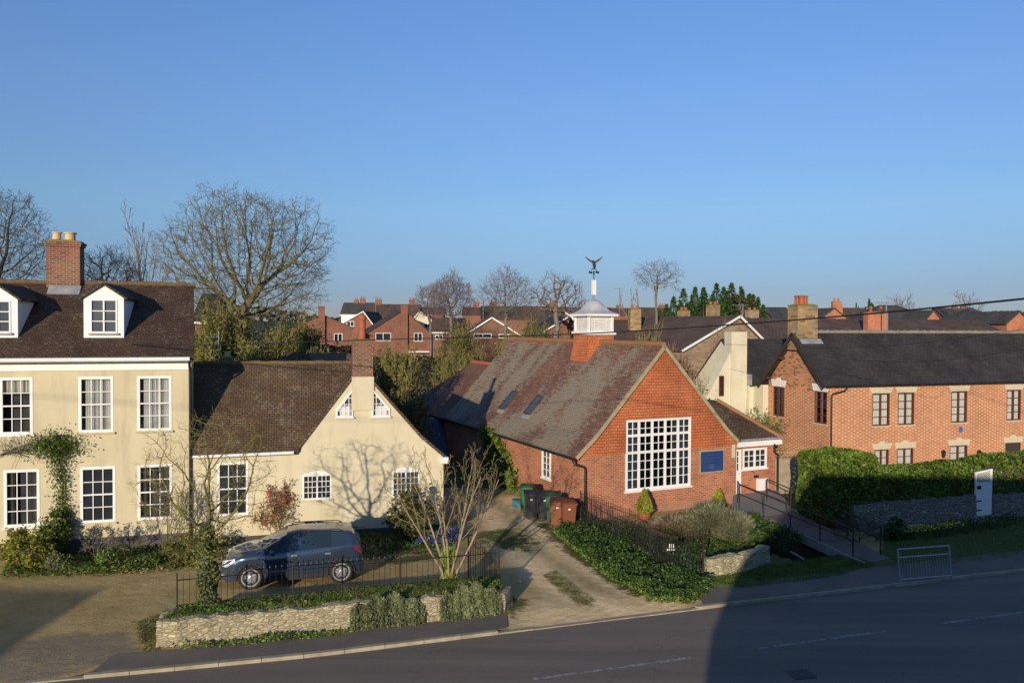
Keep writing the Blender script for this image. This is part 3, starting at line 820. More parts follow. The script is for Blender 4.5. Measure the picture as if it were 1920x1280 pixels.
def tri(px_l, px_r, pt, pb, right):
    ua, zb = F2.uz(px_l, pb); ub, _ = F2.uz(px_r, pb); _, zt = F2.uz((px_l + px_r) / 2, pt)
    w, h = ub - ua, zt - zb
    def cut(x):                       # height of the sloping head at x
        base = .28 * h
        t_ = x / w if not right else 1 - x / w
        return base + (h - base) * min(1, t_ / .97)
    m = MB(); fwd = .055
    xs = [0, w]
    P0 = [(0, 0), (w, 0), (w, cut(w)), (0, cut(0))]
    cx, cz = sum(p[0] for p in P0) / 4, sum(p[1] for p in P0) / 4
    inner = [(fwd, fwd), (w - fwd, fwd), (w - fwd, cut(w) - (.16 if not right else .075)), (fwd, cut(0) - (.16 if right else .075))]
    for i in range(4):
        j = (i + 1) % 4
        m.prism([P0[i], P0[j], inner[j], inner[i]], 'y', -.05, -.004)
    for k in (1, 2, 3):
        x = w * k / 4
        m.box(x - .011, -.035, fwd, x + .011, -.012, cut(x) - .1)
    for k in range(1, 5):
        z = h * .22 * k
        if right: x0, x1 = fwd, w * (1 - max(0, (z - .28 * h) / (.72 * h))) - .02
        else: x0, x1 = w * max(0, (z - .28 * h) / (.72 * h)) + .02, w - fwd
        if x1 - x0 > .08: m.box(x0, -.034, z - .011, x1, -.013, z + .011)
    f = m.build('attic_window', M['white'], CT, (ua, 0, zb))
    p = MB().poly([(x, -.010, z) for x, z in inner]); p.build('pane', M['glass2'], f, uv=False)
    c = MB().poly([(inner[0][0] + .08, -.011, inner[0][1]), (inner[1][0] - .04, -.011, inner[1][1]), (inner[1][0] - .04, -.011, inner[1][1] + .34), (inner[0][0] + .08, -.011, inner[0][1] + .34)])
    c.build('curtain', M['net'], f, uv=False)
    MB().box(-.04, -.09, -.05, w + .04, -.003, -.002).build('sill', M['white'], f)
tri(630, 662, 728, 782, False); tri(697, 731, 726, 781, True)
m = MB(); o = .14; ze = ZL_ + .02
e0 = ZL_ + .05 - .15
m.slab([(0.06, -.18, e0), (UL - .02, -.18, e0), (UA, VD, ZA), (SK * VD + .06, VD, ZA)], .10)
m.slab([(0.06, 2 * VD + .2, e0), (UL, 2 * VD + .2, e0), (UA, VD, ZA), (0.06, VD, ZA)], .10)
m.slab([(UL - .12, -.05, ZL_ - .10), (UA, -.05, ZA + .02), (UA, VD + .02, ZA + .02), (UL - .12, -.12, ZL_ - .10)][:3], .10)
m.slab([(UL - .12, 7.1, ZL_ - .1), (UA, 7.1, ZA + .01), (UA, VD, ZA + .01), (UL - .1, 2 * VD, ZL_ - .1)], .10)
m.slab([(UA, -.05, ZA + .02), (7.95, -.05, 3.58), (7.95, 7.1, 3.58), (UA, 7.1, ZA + .02)], .10)
m.slab([(7.95, -.05, 3.58), (UR + .14, -.05, ZR_ - .10), (UR + .14, 7.1, ZR_ - .10), (7.95, 7.1, 3.58)], .10)
rc = m.build('roof', M['roof_cot'], CT)
m = MB(); rnd = random.Random(8); x = -.2
while x < UA - .3:
    zz = ZA + rnd.uniform(.0, .03); m.tube([(x, VD, zz), (x + .33, VD, zz)], .075, 8); x += .335
y = -.1
while y < 7: m.tube([(UA, y, ZA + .03), (UA, y + .33, ZA + .03)], .075, 8); y += .335
m.build('ridge_tiles', M['ridge_moss'], rc)
gutter(CT, (0.06, -.24, e0 - .06), (UL - .15, -.24, e0 - .03), .055, 'white')
MB().box(UR - .12, -.16, ZR_ - .33, UR + .16, .0 - .003, ZR_ - .1).build('eaves_box', M['white'], CT)
# chimney: rendered lower part, brick shaft, one tall pot
uc0, zc1 = F2.uz(660, 640, .3); uc1, _ = F2.uz(698, 640, .3); ucm = (uc0 + uc1) / 2
_, zbr = F2.uz(680, 706, .0); _, zpt = F2.uz(680, 590, .3)
cw = uc1 - uc0
MB().box(ucm - cw / 2 - .03, -.075, 4.6, ucm + cw / 2 + .03, .62, zbr).build('chimney_base', M['cream3'], CT)
ch = chimney(CT, ucm, .24, zbr, zc1, cw, .62, pots=((0, 0, .135),), poth=zpt - zc1 - .06, corbel=False)
gr = MB()
gr.slab([(UL + 1.6, -.2, 5.45), (UL + 1.75, -.2, 5.7), (UL + 1.75, .3, 5.7), (UL + 1.6, .3, 5.45)], .02)
print('cottage chimney', zbr, zc1, zpt, cw, 'windows', hC)

# ================================================================ LIBRARY (red brick hall)
F3 = Fr(G(1088, 975), 24.5)
LB = thing('brick_hall', 'red brick hall with orange tile hung gable and lichened tile roof', 'hall', F3.o, F3.yaw)
W3, D3, E3 = 7.75, 15.2, 2.62
ua3, za3 = F3.uz(1243, 651)
A3 = (W3 / 2, za3)
ur3, zr3 = F3.uz(1372, 832)
print('lib apex', ua3, za3, 'right', ur3, zr3, 'left eave', F3.uz(1086, 850))
def rz3(u): # roof line with a kick at the eaves
    t_ = abs(u - W3 / 2) / (W3 / 2)
    k = .84
    zk = E3 + .62
    return za3 + (zk - za3) * t_ / k if t_ < k else zk + (E3 - zk) * (t_ - k) / (1 - k)
hb = px_open(F3, 1173, 1294, 784, 915)
h_main = (hb[0], hb[1], hb[2], hb[3])
prof = [(0, E3), (W3 * .08, rz3(W3 * .08)), (W3 / 2, za3 - .05), (W3 * .92, rz3(W3 * .92)), (W3, E3)]
m = MB(); split = 2.52
wall(m, (0, 0), (W3, 0), split, [(h_main[0], h_main[1], h_main[2], split)], z0=0.0)
vs, zs0 = F3.vz(1017, 838); ve, zs1 = F3.vz(1033, 899)
sw = (D3 - vs, D3 - ve, F3.vz(1033, 899)[1], F3.vz(1017, 838)[1])
wall(m, (0, D3), (0, 0), E3, [(sw[0], sw[1], sw[2], sw[3])])
wall(m, (W3, 0), (W3, D3), E3)
wall(m, (W3, D3), (0, D3), [(0, E3), (W3 / 2, za3), (W3, E3)])
m.build('wall', M['brick_lib'], LB)
m = MB()
wall(m, (0, 0), (W3, 0), [(s, z - .02) for s, z in prof], [(h_main[0], h_main[1], split, h_main[3])], z0=split, off=.045, reveal=.165)
m.poly([(0, -.045, split), (h_main[0], -.045, split), (h_main[0], 0.002, split), (0, 0.002, split)])
m.poly([(h_main[1], -.045, split), (W3, -.045, split), (W3, 0.002, split), (h_main[1], 0.002, split)])
m.build('tile_hanging', M['tilehang'], LB)
MB().box(-.02, -.03, 0, W3 + .02, .1, .28).build('plinth', M['brick_plinth'], LB)
ww = h_main[1] - h_main[0]; hh = h_main[3] - h_main[2]
f = window(LB, (0, 0), 0, *h_main, 2, (4, 2, 2), fw=.10, bar=.028, rec=.02, midrail=False, mull=[ww * k / 5 for k in (1, 2, 3, 4)], transoms=[hh * .535, hh * .775],
           sill='white', sillo=.10, curtain=('sides', 'blind'), label='large white five light window with small panes')
window(LB, (0, D3), -math.pi / 2, *sw, 2, 4, fw=.09, bar=.028, rec=.0, midrail=False, sill='white', sillo=.08, glass='glass2')
# roof
def roofpanel(m, ue, uk, ur, v0, v1, ze, zk, zr, th=.12):
    m.slab([(ue, v0, ze), (uk, v0, zk), (uk, v1, zk), (ue, v1, ze)], th); m.slab([(uk, v0, zk), (ur, v0, zr), (ur, v1, zr), (uk, v1, zk)], th)
m = MB(); zt3 = za3 + .10
roofpanel(m, -.30, W3 * .08, W3 / 2, -.10, D3 + .1, E3 - .10, rz3(W3 * .08) + .10, zt3)
roofpanel(m, W3 + .30, W3 * .92, W3 / 2, -.10, D3 + .1, E3 - .10, rz3(W3 * .08) + .10, zt3)
rl = m.build('roof', M['roof_lib'], LB)
m = MB(); v = -.08; rnd = random.Random(5)
while v < D3: m.tube([(W3 / 2, v, zt3 + .02), (W3 / 2, v + .30, zt3 + .02 + rnd.uniform(-.008, .008))], .12, 8); v += .305
m.build('ridge_tiles', M['ridge'], rl)
m = MB()
for sgn in (0, 1):
    pts = [(-.30, E3 - .10), (W3 * .08, rz3(W3 * .08) + .10), (W3 / 2, zt3)]
    if sgn: pts = [(W3 - a, b) for a, b in pts]
    for (a, za_), (b, zb_) in zip(pts, pts[1:]):
        m.slab([(a, -.16, za_ + .015), (a, -.098, za_ + .015), (b, -.098, zb_ + .015), (b, -.16, zb_ + .015)], .14)
m.build('verge', plain('verge mortar', (.42, .33, .20), (.30, .24, .14), 4, .9), rl)
gutter(LB, (-.36, D3, E3 - .17), (-.36, -.12, E3 - .17), .06, 'black')
pipe(LB, [(-.36, -.02, E3 - .2), (-.30, -.08, E3 - .38), (.10, -.10, E3 - .50), (.16, -.10, E3 - .6), (.16, -.10, .05)], .05)
# skylights
def skylight(pt, pb):
    # along the left slope: bottom and top points given as pixels; find v from plane u = const
    sl_n = (zt3 - (rz3(W3 * .08) + .10)) / (W3 / 2 - W3 * .08)
    def hit(px, py):                     # meet the left roof plane
        d = ray(px, py)
        pl = Vector((F3.e.x * -sl_n, F3.e.y * -sl_n, 1)).normalized()
        p0 = F3.w(W3 / 2, 0, zt3) - Vector((0, 0, CAM_H))
        t = p0.dot(pl) / d.dot(pl); p = d * t; p.z += CAM_H
        return (p - F3.o).dot(F3.e), (p - F3.o).dot(F3.n), p.z
    a = hit(*pb); b = hit(*pt)
    v = (a[1] + b[1]) / 2; ln = (b[0] - a[0]); w = .58
    s = bpy.data.objects.new('skylight', None); COL.objects.link(s); s.parent = LB
    s.location = (a[0], v, a[2]); s.rotation_euler = (0, -math.atan(sl_n), 0)
    Ls = ln / math.cos(math.atan(sl_n))
    fr = MB()
    for q in ((0, -w / 2, Ls, -w / 2 + .07), (0, w / 2 - .07, Ls, w / 2), (0, -w / 2 + .07, .07, w / 2 - .07), (Ls - .07, -w / 2 + .07, Ls, w / 2 - .07)):
        fr.box(q[0], q[1], -.02, q[2], q[3], .13)
    fo = fr.build('skylight_frame', M['felt'], s)
    MB().box(.07, -w / 2 + .07, .06, Ls - .07, w / 2 - .07, .10).build('pane', M['glass2'], fo, uv=False)
    MB().box(-.22, -w / 2 - .06, .0, -.002, w / 2 + .06, .03).build('flashing', M['lead'], s)
    return hit
hitL = skylight((967, 735), (942, 768))
skylight((1014, 743), (990, 778))
# cupola
vq, _ = 0, 0
best = None
for i in range(200):
    v = 2 + i * .05; p = F3.w(W3 / 2, v, zt3); d = p - Vector((0, 0, CAM_H)); q = MC.to_3x3().transposed() @ d
    px = 960 + FPX * q.x / -q.z
    if best is None or abs(px - 1113) < best[0]: best = (abs(px - 1113), v, px, -q.z)
VC = best[1]; DPT = p.y
def zc(py): return P(1113, py, F3.w(W3 / 2, VC).y).z
print('cupola v', VC, 'heights', zc(625), zc(593), zc(560), zc(525), zc(482))
CU = bpy.data.objects.new('cupola', None); COL.objects.link(CU); CU.parent = LB; CU.location = (W3 / 2, VC, 0)
zb_, zl0, zl1, zrf, zpl, ztop = zc(627), zc(622), zc(593), zc(562), zc(525), zc(482)
MB().lathe([(.86, zt3 - 1.15), (.70, zb_ - .35), (.70, zb_)], 4, sq=True).build('cupola_base', M['tilehang'], CU)
MB().box(-.78, -.78, zb_ + .002, .78, .78, zl0 + .02).build('cupola_sill', M['white'], CU)
lv = MB(); hw = .64; lb, lt = zl0 + .022, zl1
for sx in (-1, 1):
    for sy in (-1, 1):
        lv.box(sx * hw - .05, sy * hw - .05, lb, sx * hw + .05, sy * hw + .05, lt)
n = 7
for k in range(n):
    z = lb + (lt - lb) * (k + .15) / n; dz = (lt - lb) / n * .72
    for (ax, sg) in (('x', 1), ('x', -1), ('y', 1), ('y', -1)):
        a = [(-hw + .05, z), (hw - .05, z)]
        if ax == 'y': lv.slab([(-hw + .05, sg * (hw + .03), z), (hw - .05, sg * (hw + .03), z), (hw - .05, sg * (hw - .05), z + dz), (-hw + .05, sg * (hw - .05), z + dz)], .02, (0, 0, 1))
        else: lv.slab([(sg * (hw + .03), -hw + .05, z), (sg * (hw + .03), hw - .05, z), (sg * (hw - .05), hw - .05, z + dz), (sg * (hw - .05), -hw + .05, z + dz)], .02, (0, 0, 1))
lv.box(-hw + .06, -hw + .06, lb, hw - .06, hw - .06, lt)
lv.build('louvres', M['louvre'], CU)
MB().box(-.86, -.86, lt + .002, .86, .86, lt + .10).build('cupola_cornice', M['white'], CU)
zr0 = lt + .10; H = zrf - zr0
prf = [(.86, 0), (.85, .035), (.72, .12), (.59, .26), (.53, .42), (.48, .58), (.41, .74), (.29, .89), (.15, .97), (.07, 1.0)]
cm = MB(); nk = 24
for r_, t_ in prf:
    for k in range(nk):
        a_ = 2 * math.pi * k / nk; sq_ = 1 / max(abs(math.cos(a_)), abs(math.sin(a_))); f_ = max(0.0, 1 - t_ * 1.3); rr = r_ * (1 + (sq_ - 1) * f_)
        cm.v.append((rr * math.cos(a_), rr * math.sin(a_), zr0 + .003 + H * t_))
for i in range(len(prf) - 1):
    for k in range(nk): cm.f.append((i * nk + k, i * nk + (k + 1) % nk, (i + 1) * nk + (k + 1) % nk, (i + 1) * nk + k))
cm.f.append(tuple(range(nk))); cm.f.append(tuple((len(prf) - 1) * nk + k for k in range(nk)))
cm.build('cupola_roof', M['leadroof'], CU, smooth=False)
MB().box(-.045, -.045, zrf - .1, .045, .045, P(1113, 553, F3.w(W3 / 2, VC).y).z).build('finial_base', M['lead'], CU)
zpo = P(1113, 553, F3.w(W3 / 2, VC).y).z
MB().box(-.085, -.085, zpo + .002, .085, .085, zpl).build('finial_post', M['white'], CU)
wv = MB(); wv.tube([(0, 0, zpl - .02), (0, 0, ztop - .62)], .022, 8)
zz = zpl + (ztop - zpl) * .34
wv.tube([(-.22, 0, zz), (.22, 0, zz)], .012, 6); wv.tube([(0, -.22, zz), (0, .22, zz)], .012, 6)
for a in (0, math.pi / 2, math.pi, 3 * math.pi / 2):
    wv.box(math.cos(a) * .24 - .03, math.sin(a) * .24 - .03, zz - .05, math.cos(a) * .24 + .03, math.sin(a) * .24 + .03, zz + .05)
wv.lathe([(.01, zz - .12), (.06, zz - .07), (.01, zz - .02)], 10)
wv.build('weathervane_rod', M['black'], CU)
# bird with raised wings
b = MB(); zb0 = ztop - .62
b.tube([(.02, 0, zb0 + .06), (.03, 0, zb0 + .18), (.0, 0, zb0 + .32), (-.03, 0, zb0 + .42), (-.07, 0, zb0 + .47)], [.03, .075, .08, .05, .02], 8)
for sg in (-1, 1):
    b.slab([(0, .02, zb0 + .30), (sg * .22, .03, zb0 + .42), (sg * .40, .03, zb0 + .60), (sg * .44, .03, zb0 + .66), (sg * .36, .03, zb0 + .62), (sg * .18, .03, zb0 + .50), (0, .02, zb0 + .40)], .025, (0, -1, 0))
b.tube([(-.14, 0, zb0 + .0), (-.02, 0, zb0 + .08), (.14, 0, zb0 + .02)], [.02, .03, .02], 6)
b.build('weathervane_bird', plain('bronze', (.07, .05, .035), (.04, .03, .025), 5, .6, metal=.3), CU, rz=-F3.yaw)
# notice board
h = px_open(F3, 1311, 1356, 843, 885)
bd = MB().box(h[0], -.05, h[2], h[1], -.003, h[3]).build('notice_board', plain('brass edging', (.40, .34, .22), (.3, .25, .16), 3, .6), LB)
bb = MB().box(h[0] + .05, -.062, h[2] + .05, h[1] - .05, -.052, h[3] - .05).build('board_face', plain('blue board', (.018, .045, .16), (.03, .06, .15), 1.2, .4), bd)
dm = MB(); rnd = random.Random(2)
cxb = (h[0] + h[1]) / 2
for k in range(5):
    z = h[3] - .22 - k * .13; wd = rnd.uniform(.2, .38)
    dm.box(cxb - wd, -.066, z, cxb + wd, -.063, z + .018)
dm.lathe([(.14, -.001), (.14, .001)], 14)
nv = len(dm.v)
for i in range(nv - 28, nv):
    q = dm.v[i]; dm.v[i] = (cxb + q[0], -.0645 + q[2], h[2] + .24 + q[1] * .8)
dm.build('faded_marks', plain('faded marks', (.05, .075, .17), (.06, .08, .17), 3, .5), bd)
# entrance wing at the right
WX0, WX1 = W3 + .03, W3 + 3.0
h_win = px_open(F3, 1393, 1438, 839, 878); 
_, zf0 = F3.uz(1372, 838); _, zf1 = F3.uz(1372, 828); uxr, _ = F3.uz(1461, 832)
print('wing right', uxr, 'fascia z', zf0, zf1, 'win', h_win)
WX1 = uxr - .2; ZE = zf0 + .0
h_door = px_open(F3, 1371, 1391, 843, 930)
DV = .03; hd = (WX0 + .02, h_door[1], .38, ZE - .12)
hwn = (hd[1] + .04, h_win[1], h_win[2], hd[3])
wg = MB()
wall(wg, (WX0, DV), (WX1, DV), ZE, [(hd[0] - WX0, hd[1] - WX0, hd[2], hd[3]), (hwn[0] - WX0, hwn[1] - WX0, hwn[2], hwn[3])])
wall(wg, (WX1, DV), (WX1, 6), ZE)
wall(wg, (WX1, 6), (WX0, 6), ZE)
wg.build('porch_wall', brickmat('orange red brick', (.52, .17, .08), (.42, .12, .06), (.42, .27, .17), darkamt=.25, ms=.010), LB)
window(LB, (WX0, DV), 0, hwn[0] - WX0, hwn[1] - WX0, hwn[2], hwn[3], 2, 3, fw=.09, bar=.03, rec=.02, midrail=False, mull=((hwn[1] - hwn[0]) / 2,), sill='white', sillo=.07)
dw = hd[1] - hd[0]; dh = hd[3] - hd[2]
d_ = MB(); gx0 = .02
d_.box(0, .0, 0, dw, .05, dh * .52); d_.box(0, 0, dh * .52, .06, .05, dh); d_.box(dw * .5, 0, dh * .52, dw, .05, dh); d_.box(.06, 0, dh - .09, dw * .5, .05, dh)
for k in (1, 2): d_.box(.06, .012, dh * (.52 + .155 * k), dw * .5, .04, dh * (.52 + .155 * k) + .03)
do = d_.build('door', M['white'], LB, (hd[0], DV + .03, hd[2]))
MB().box(.05, .02, dh * .52, dw * .5 + .01, .03, dh - .08).build('pane', M['glass'], do, uv=False)
MB().tube([(dw - .1, -.04, dh * .45), (dw - .2, -.04, dh * .45)], .012, 6).build('handle', M['steel'], do, uv=False)
MB().box(WX0 - .05, DV - .22, ZE + .0, uxr, DV - .14, zf1 + .02).build('fascia', M['white'], LB)
MB().box(WX0, DV - .14, ZE, uxr - .04, DV + .1, ZE + .03).build('soffit', M['white'], LB)
gutter(LB, (WX0 + .1, DV - .25, zf1 + .06), (uxr, DV - .25, zf1 + .06), .05, 'lead')
pk = 2.05; pz = ZE + .25
zpk = pz + .78 * pk
m = MB()
fr_, rt_ = DV - .24, uxr + .02
pxk, pyk = rt_ - pk - .0, fr_ + pk
m.slab([(WX0 - .05, fr_, pz), (rt_, fr_, pz), (pxk, pyk, zpk), (WX0 - .05, pyk, zpk)], .08)
m.slab([(rt_, fr_, pz), (rt_, 6.2, pz), (pxk, 6.2, zpk), (pxk, pyk, zpk)], .08)
m.slab([(WX0 - 1.6, pyk, zpk), (pxk, pyk, zpk), (pxk, 6.2, zpk), (WX0 - 1.6, 6.2, zpk)], .05)
po = m.build('porch_roof', M['roof_cot'], LB)
MB().tube([(rt_, fr_, pz + .02), (pxk, pyk, zpk + .03)], .09, 8).build('hip_tiles', M['ridge'], po)
pipe(LB, [(rt_ - .5, fr_ - .02, pz - .2), (rt_ - .5, fr_ + .0, pz - .55), (rt_ - .12, DV - .08, pz - .75), (rt_ - .12, DV - .08, .1)], .04)
MB().box(WX0 + 1.0, DV - .015, hwn[2] - .42, WX0 + 1.28, DV - .002, hwn[2] - .30).build('letter_plate', M['black'], LB)
hx = px_open(F3, 1419, 1437, 896, 920)
MB().box(hx[0], DV - .14, .45, hx[1], DV - .003, hx[3]).build('meter_box', M['white'], LB)
MB().box(W3 - .28, -.09, E3 - .62, W3 - .12, -.05, E3 - .05).build('corbel', M['stonelint'], LB)
# rear wing
m = MB(); v0, v1 = D3 + .02, D3 + 7.5; ul, url = .0, W3 - 1.0; um = (ul + url) / 2
wall(m, (ul, v1), (ul, v0), E3 - .15); wall(m, (url, v0), (url, v1), E3 - .15); wall(m, (url, v1), (ul, v1), E3 - .15)
m.build('rear_wall', M['brick_lib'], LB)
m = MB(); zrr = 5.35
m.slab([(ul - .3, v0 - .0, E3 - .25), (um, v0, zrr), (um, v1 - 2.6, zrr), (ul - .3, v1 + .2, E3 - .25)], .1)
m.slab([(url + .3, v0, E3 - .25), (um, v0, zrr), (um, v1 - 2.6, zrr), (url + .3, v1 + .2, E3 - .25)], .1)
m.slab([(ul - .3, v1 + .2, E3 - .25), (um, v1 - 2.6, zrr), (url + .3, v1 + .2, E3 - .25)], .1)
rw = m.build('rear_roof', M['roof_rear'], LB)
MB().tube([(um, v0, zrr + .03), (um, v1 - 2.6, zrr + .03)], .12, 8).build('ridge_tiles', plain('red ridge', (.42, .11, .06), (.33, .10, .06), 3, .85), rw)

# ================================================================ RIGHT HOUSE (chequered brick terrace)
q_ = P(1556, 700, 38.0); F4 = Fr((q_.x, q_.y), 17.5)
RH = thing('chequered_brick_house', 'long orange chequered brick house with dark slate roof and brown windows', 'house', F4.o, F4.yaw)
L4, W4 = 24.0, 4.9; OV4 = .16
E4 = F4.uz(1565, 724)[1]; R4 = 7.42
print('right eave z', E4, F4.uz(1900, 717), 'back corner', F4.vz(1440, 760))
W4 = F4.vz(1441, 760)[0]
wins = [(1636, 1668, 737, 797), (1684, 1714, 736, 796), (1784, 1813, 732, 791), (1888, 1914, 731, 789)]
lows = [(1640, 1666, 841, 900), (1682, 1712, 840, 900), (1781, 1813, 835, 915), (1885, 1913, 830, 890)]
ups = [px_open(F4, *w) for w in wins]; dns = [px_open(F4, *w) for w in lows]
ua_, ub_ = sum(h[2] for h in ups) / 4, sum(h[3] for h in ups) / 4
da_, db_ = sum(h[2] for h in dns[:2]) / 2, sum(h[3] for h in dns) / 4
ups = [(h[0], h[1], ua_, ub_) for h in ups]; dns = [(h[0], h[1], (da_ if i != 2 else .15), db_) for i, h in enumerate(dns)]
ups += [(h[0] + 10.6, h[1] + 10.6, ua_, ub_) for h in ups[:3]]
dns += [(h[0] + 10.6, h[1] + 10.6, da_, db_) for h in dns[:2]]
print('right windows', ups[0], dns[0])
m = MB()
wall(m, (0, 0), (L4, 0), E4, ups + dns)
g_l = (F4.vz(1470, 785)[0], F4.vz(1450, 720)[0]); g_r = (F4.vz(1550, 795)[0], F4.vz(1527, 730)[0])
zg0, zg1 = F4.vz(1535, 793)[1], F4.vz(1535, 733)[1]
print('gable windows', g_l, g_r, zg0, zg1)
gh = [(W4 - g_l[1], W4 - g_l[0], zg0, zg1), (W4 - g_r[1], W4 - g_r[0], zg0, zg1)]
mid4 = W4 / 2
wall(m, (0, W4), (0, 0), 4.5, gh)
wall(m, (L4, 0), (L4, W4), [(0, E4), (mid4, R4 - .1), (W4, E4)])
wall(m, (L4, W4), (0, W4), E4)
m.build('wall', M['chequer'], RH)
m = MB(); wall(m, (0, W4), (0, 0), [(0, E4), (mid4, R4 - .12), (W4, E4)], z0=4.503)
m.build('gable_brickwork', M['brick_gable'], RH)
for i, hlist in enumerate((ups, dns)):
    for h in hlist:
        w = h[1] - h[0]
        window(RH, (0, 0), 0, *h, 1 if i == 0 else 1, 4, mat='brown', fw=.06, bar=.03, rec=.06, midrail=False, mull=(w / 2,), sill='stonelint', sillo=.05,
               glass='glass2', curtain=('full', 'net') if rnd.random() < .85 else None)
for h in gh:
    window(RH, (0, W4), -math.pi / 2, *h, 1, 4, mat='brown', fw=.06, bar=.03, rec=.06, midrail=False, mull=((h[1] - h[0]) / 2,), sill='stonelint', glass='glass2', curtain=('full', 'net'))
def lintel(parent, A, ang, s0, s1, z, keys=True, mat='stonelint', hgt=.30, off=0):
    w = s1 - s0; m = MB(); e = .12
    m.prism([(-.06, 0), (w + .06, 0), (w + .06 + e, hgt), (w / 2 + .18, hgt), (w / 2 + .15, hgt + (.10 if keys else 0)), (w / 2 - .15, hgt + (.10 if keys else 0)), (w / 2 - .18, hgt), (-.06 - e, hgt)], 'y', -.025, .05)
    m.build('lintel', M[mat], parent, (A[0] + math.cos(ang) * s0, A[1] + math.sin(ang) * s0, z + .003), ang)
for h in ups: lintel(RH, (0, 0), 0, h[0], h[1], h[3], False, hgt=min(.28, E4 - h[3] - .02))
for h in dns: lintel(RH, (0, 0), 0, h[0], h[1], h[3])
for h in gh: lintel(RH, (0, W4), -math.pi / 2, h[0], h[1], h[3], mat='paintlint', hgt=.36)
m = MB(); zo = .18
sl4 = (R4 - E4 - .05) / (mid4 + OV4)
def z4(v): return E4 + .05 + sl4 * (v + OV4)
m.slab([(-.38, -OV4, z4(-OV4)), (L4 + .3, -OV4, z4(-OV4)), (L4 + .3, mid4, z4(mid4)), (-.38, mid4, z4(mid4))], .08)
m.slab([(-.38, W4 + .5, z4(-.5)), (L4 + .3, W4 + .5, z4(-.5)), (L4 + .3, mid4, z4(mid4)), (-.38, mid4, z4(mid4))], .08)
r4 = m.build('roof', M['slate'], RH)
m = MB(); x = -.38; rnd = random.Random(4)
while x < L4:
    m.tube([(x, mid4, z4(mid4) + .02), (x + .44, mid4, z4(mid4) + .02)], .09, 8); m.tube([(x + .42, mid4, z4(mid4) + .03), (x + .46, mid4, z4(mid4) + .03)], .11, 8); x += .45
m.build('ridge_tiles', plain('grey ridge tile', (.27, .24, .19), (.19, .17, .14), 3, .9), r4)
m = MB()
for a, b in (((-OV4, z4(-OV4)), (mid4, z4(mid4))), ((W4 + .5, z4(-.5)), (mid4, z4(mid4)))):
    m.slab([(-.43, a[0], a[1] - .02), (-.383, a[0], a[1] - .02), (-.383, b[0], b[1] - .02), (-.43, b[0], b[1] - .02)], .2)
m.build('bargeboard', plain('dark bargeboard', (.05, .035, .028), (.035, .028, .024), 3, .7), r4)
m = MB()
for v in (.25, mid4 - 1.05, mid4 + 1.05, W4 - .25):
    zz = z4(v if v < mid4 else W4 - v) - .38
    m.box(-.37, v - .06, zz, -.02, v + .06, zz + .12)
m.build('purlin_ends', plain('dark timber', (.05, .035, .028), (.035, .028, .024), 3, .7), r4)
gutter(RH, (-.3, -.22, z4(-OV4) - .03), (L4, -.22, z4(-OV4) - .03), .06, 'black')
pipe(RH, [(.9, -.22, E4 - .0), (.75, -.2, E4 - .2), (.10, -.08, E4 - .38), (.05, -.08, E4 - .5), (.05, -.08, .1)], .045)
uch, zch = F4.uz(1512, 572, mid4 + .2); 
zch = F4.uz(1512, 574, mid4 + .2)[1]
c = chimney(RH, .35, mid4 + .1, R4 - .9, zch, 1.22, .8, mat='stone_chim', pots=((-.22, .15, .15), (-.22, -.18, .15), (.2, .1, .15)), poth=.5, corbel=False)
MB().slab([(-.2, mid4 - .35, z4(mid4 - .35) + .02), (1.1, mid4 - .35, z4(mid4 - .35) + .02), (1.1, mid4 - .6, z4(mid4 - .6) + .02), (-.2, mid4 - .6, z4(mid4 - .6) + .02)], .02).build('flashing', M['lead'], RH)
# plaque and wall lamps
up_, zp_ = F4.uz(1801, 806)
m = MB().lathe([(.12, 0), (.12, .03)], 16)
m.v = [(x, -z - .003, y) for x, y, z in m.v]
m.box(-.09, -.033, .08, .09, -.003, .17)
m.build('blue_plaque', plain('blue enamel', (.05, .13, .42), (.06, .15, .44), 3, .35), RH, (up_, 0, zp_))
for px_, py_ in ((1765, 850), (1832, 850)):
    u_, z_ = F4.uz(px_, py_)
    m = MB(); m.lathe([(.02, -.2), (.06, -.16), (.10, .08), (.12, .1), (.03, .2), (.01, .24)], 6); m.v = [(x, y - .16, z) for x, y, z in m.v]; m.box(-.02, -.14, .12, .02, -.003, .16)
    m.build('wall_lamp', M['black'], RH, (u_, 0, z_))
# cream rendered rear wing with tall stack
m = MB(); v0, v1 = W4 + .02, W4 + 6.4
zge = 4.55
wall(m, (-.35, v1), (-.35, v0), zge)
wall(m, (-.35, v0), (0.0, v0), zge); wall(m, (3.8, v0), (3.8, v1), zge); wall(m, (3.8, v1), (-.35, v1), zge)
m.build('rendered_wall', M['cream2'], RH)
CW = thing('cream_gable_house', 'cream rendered gable with tall tapering chimney stack beside the chequered house', 'house', F4.w(-.9, W4 + .9), F4.yaw)
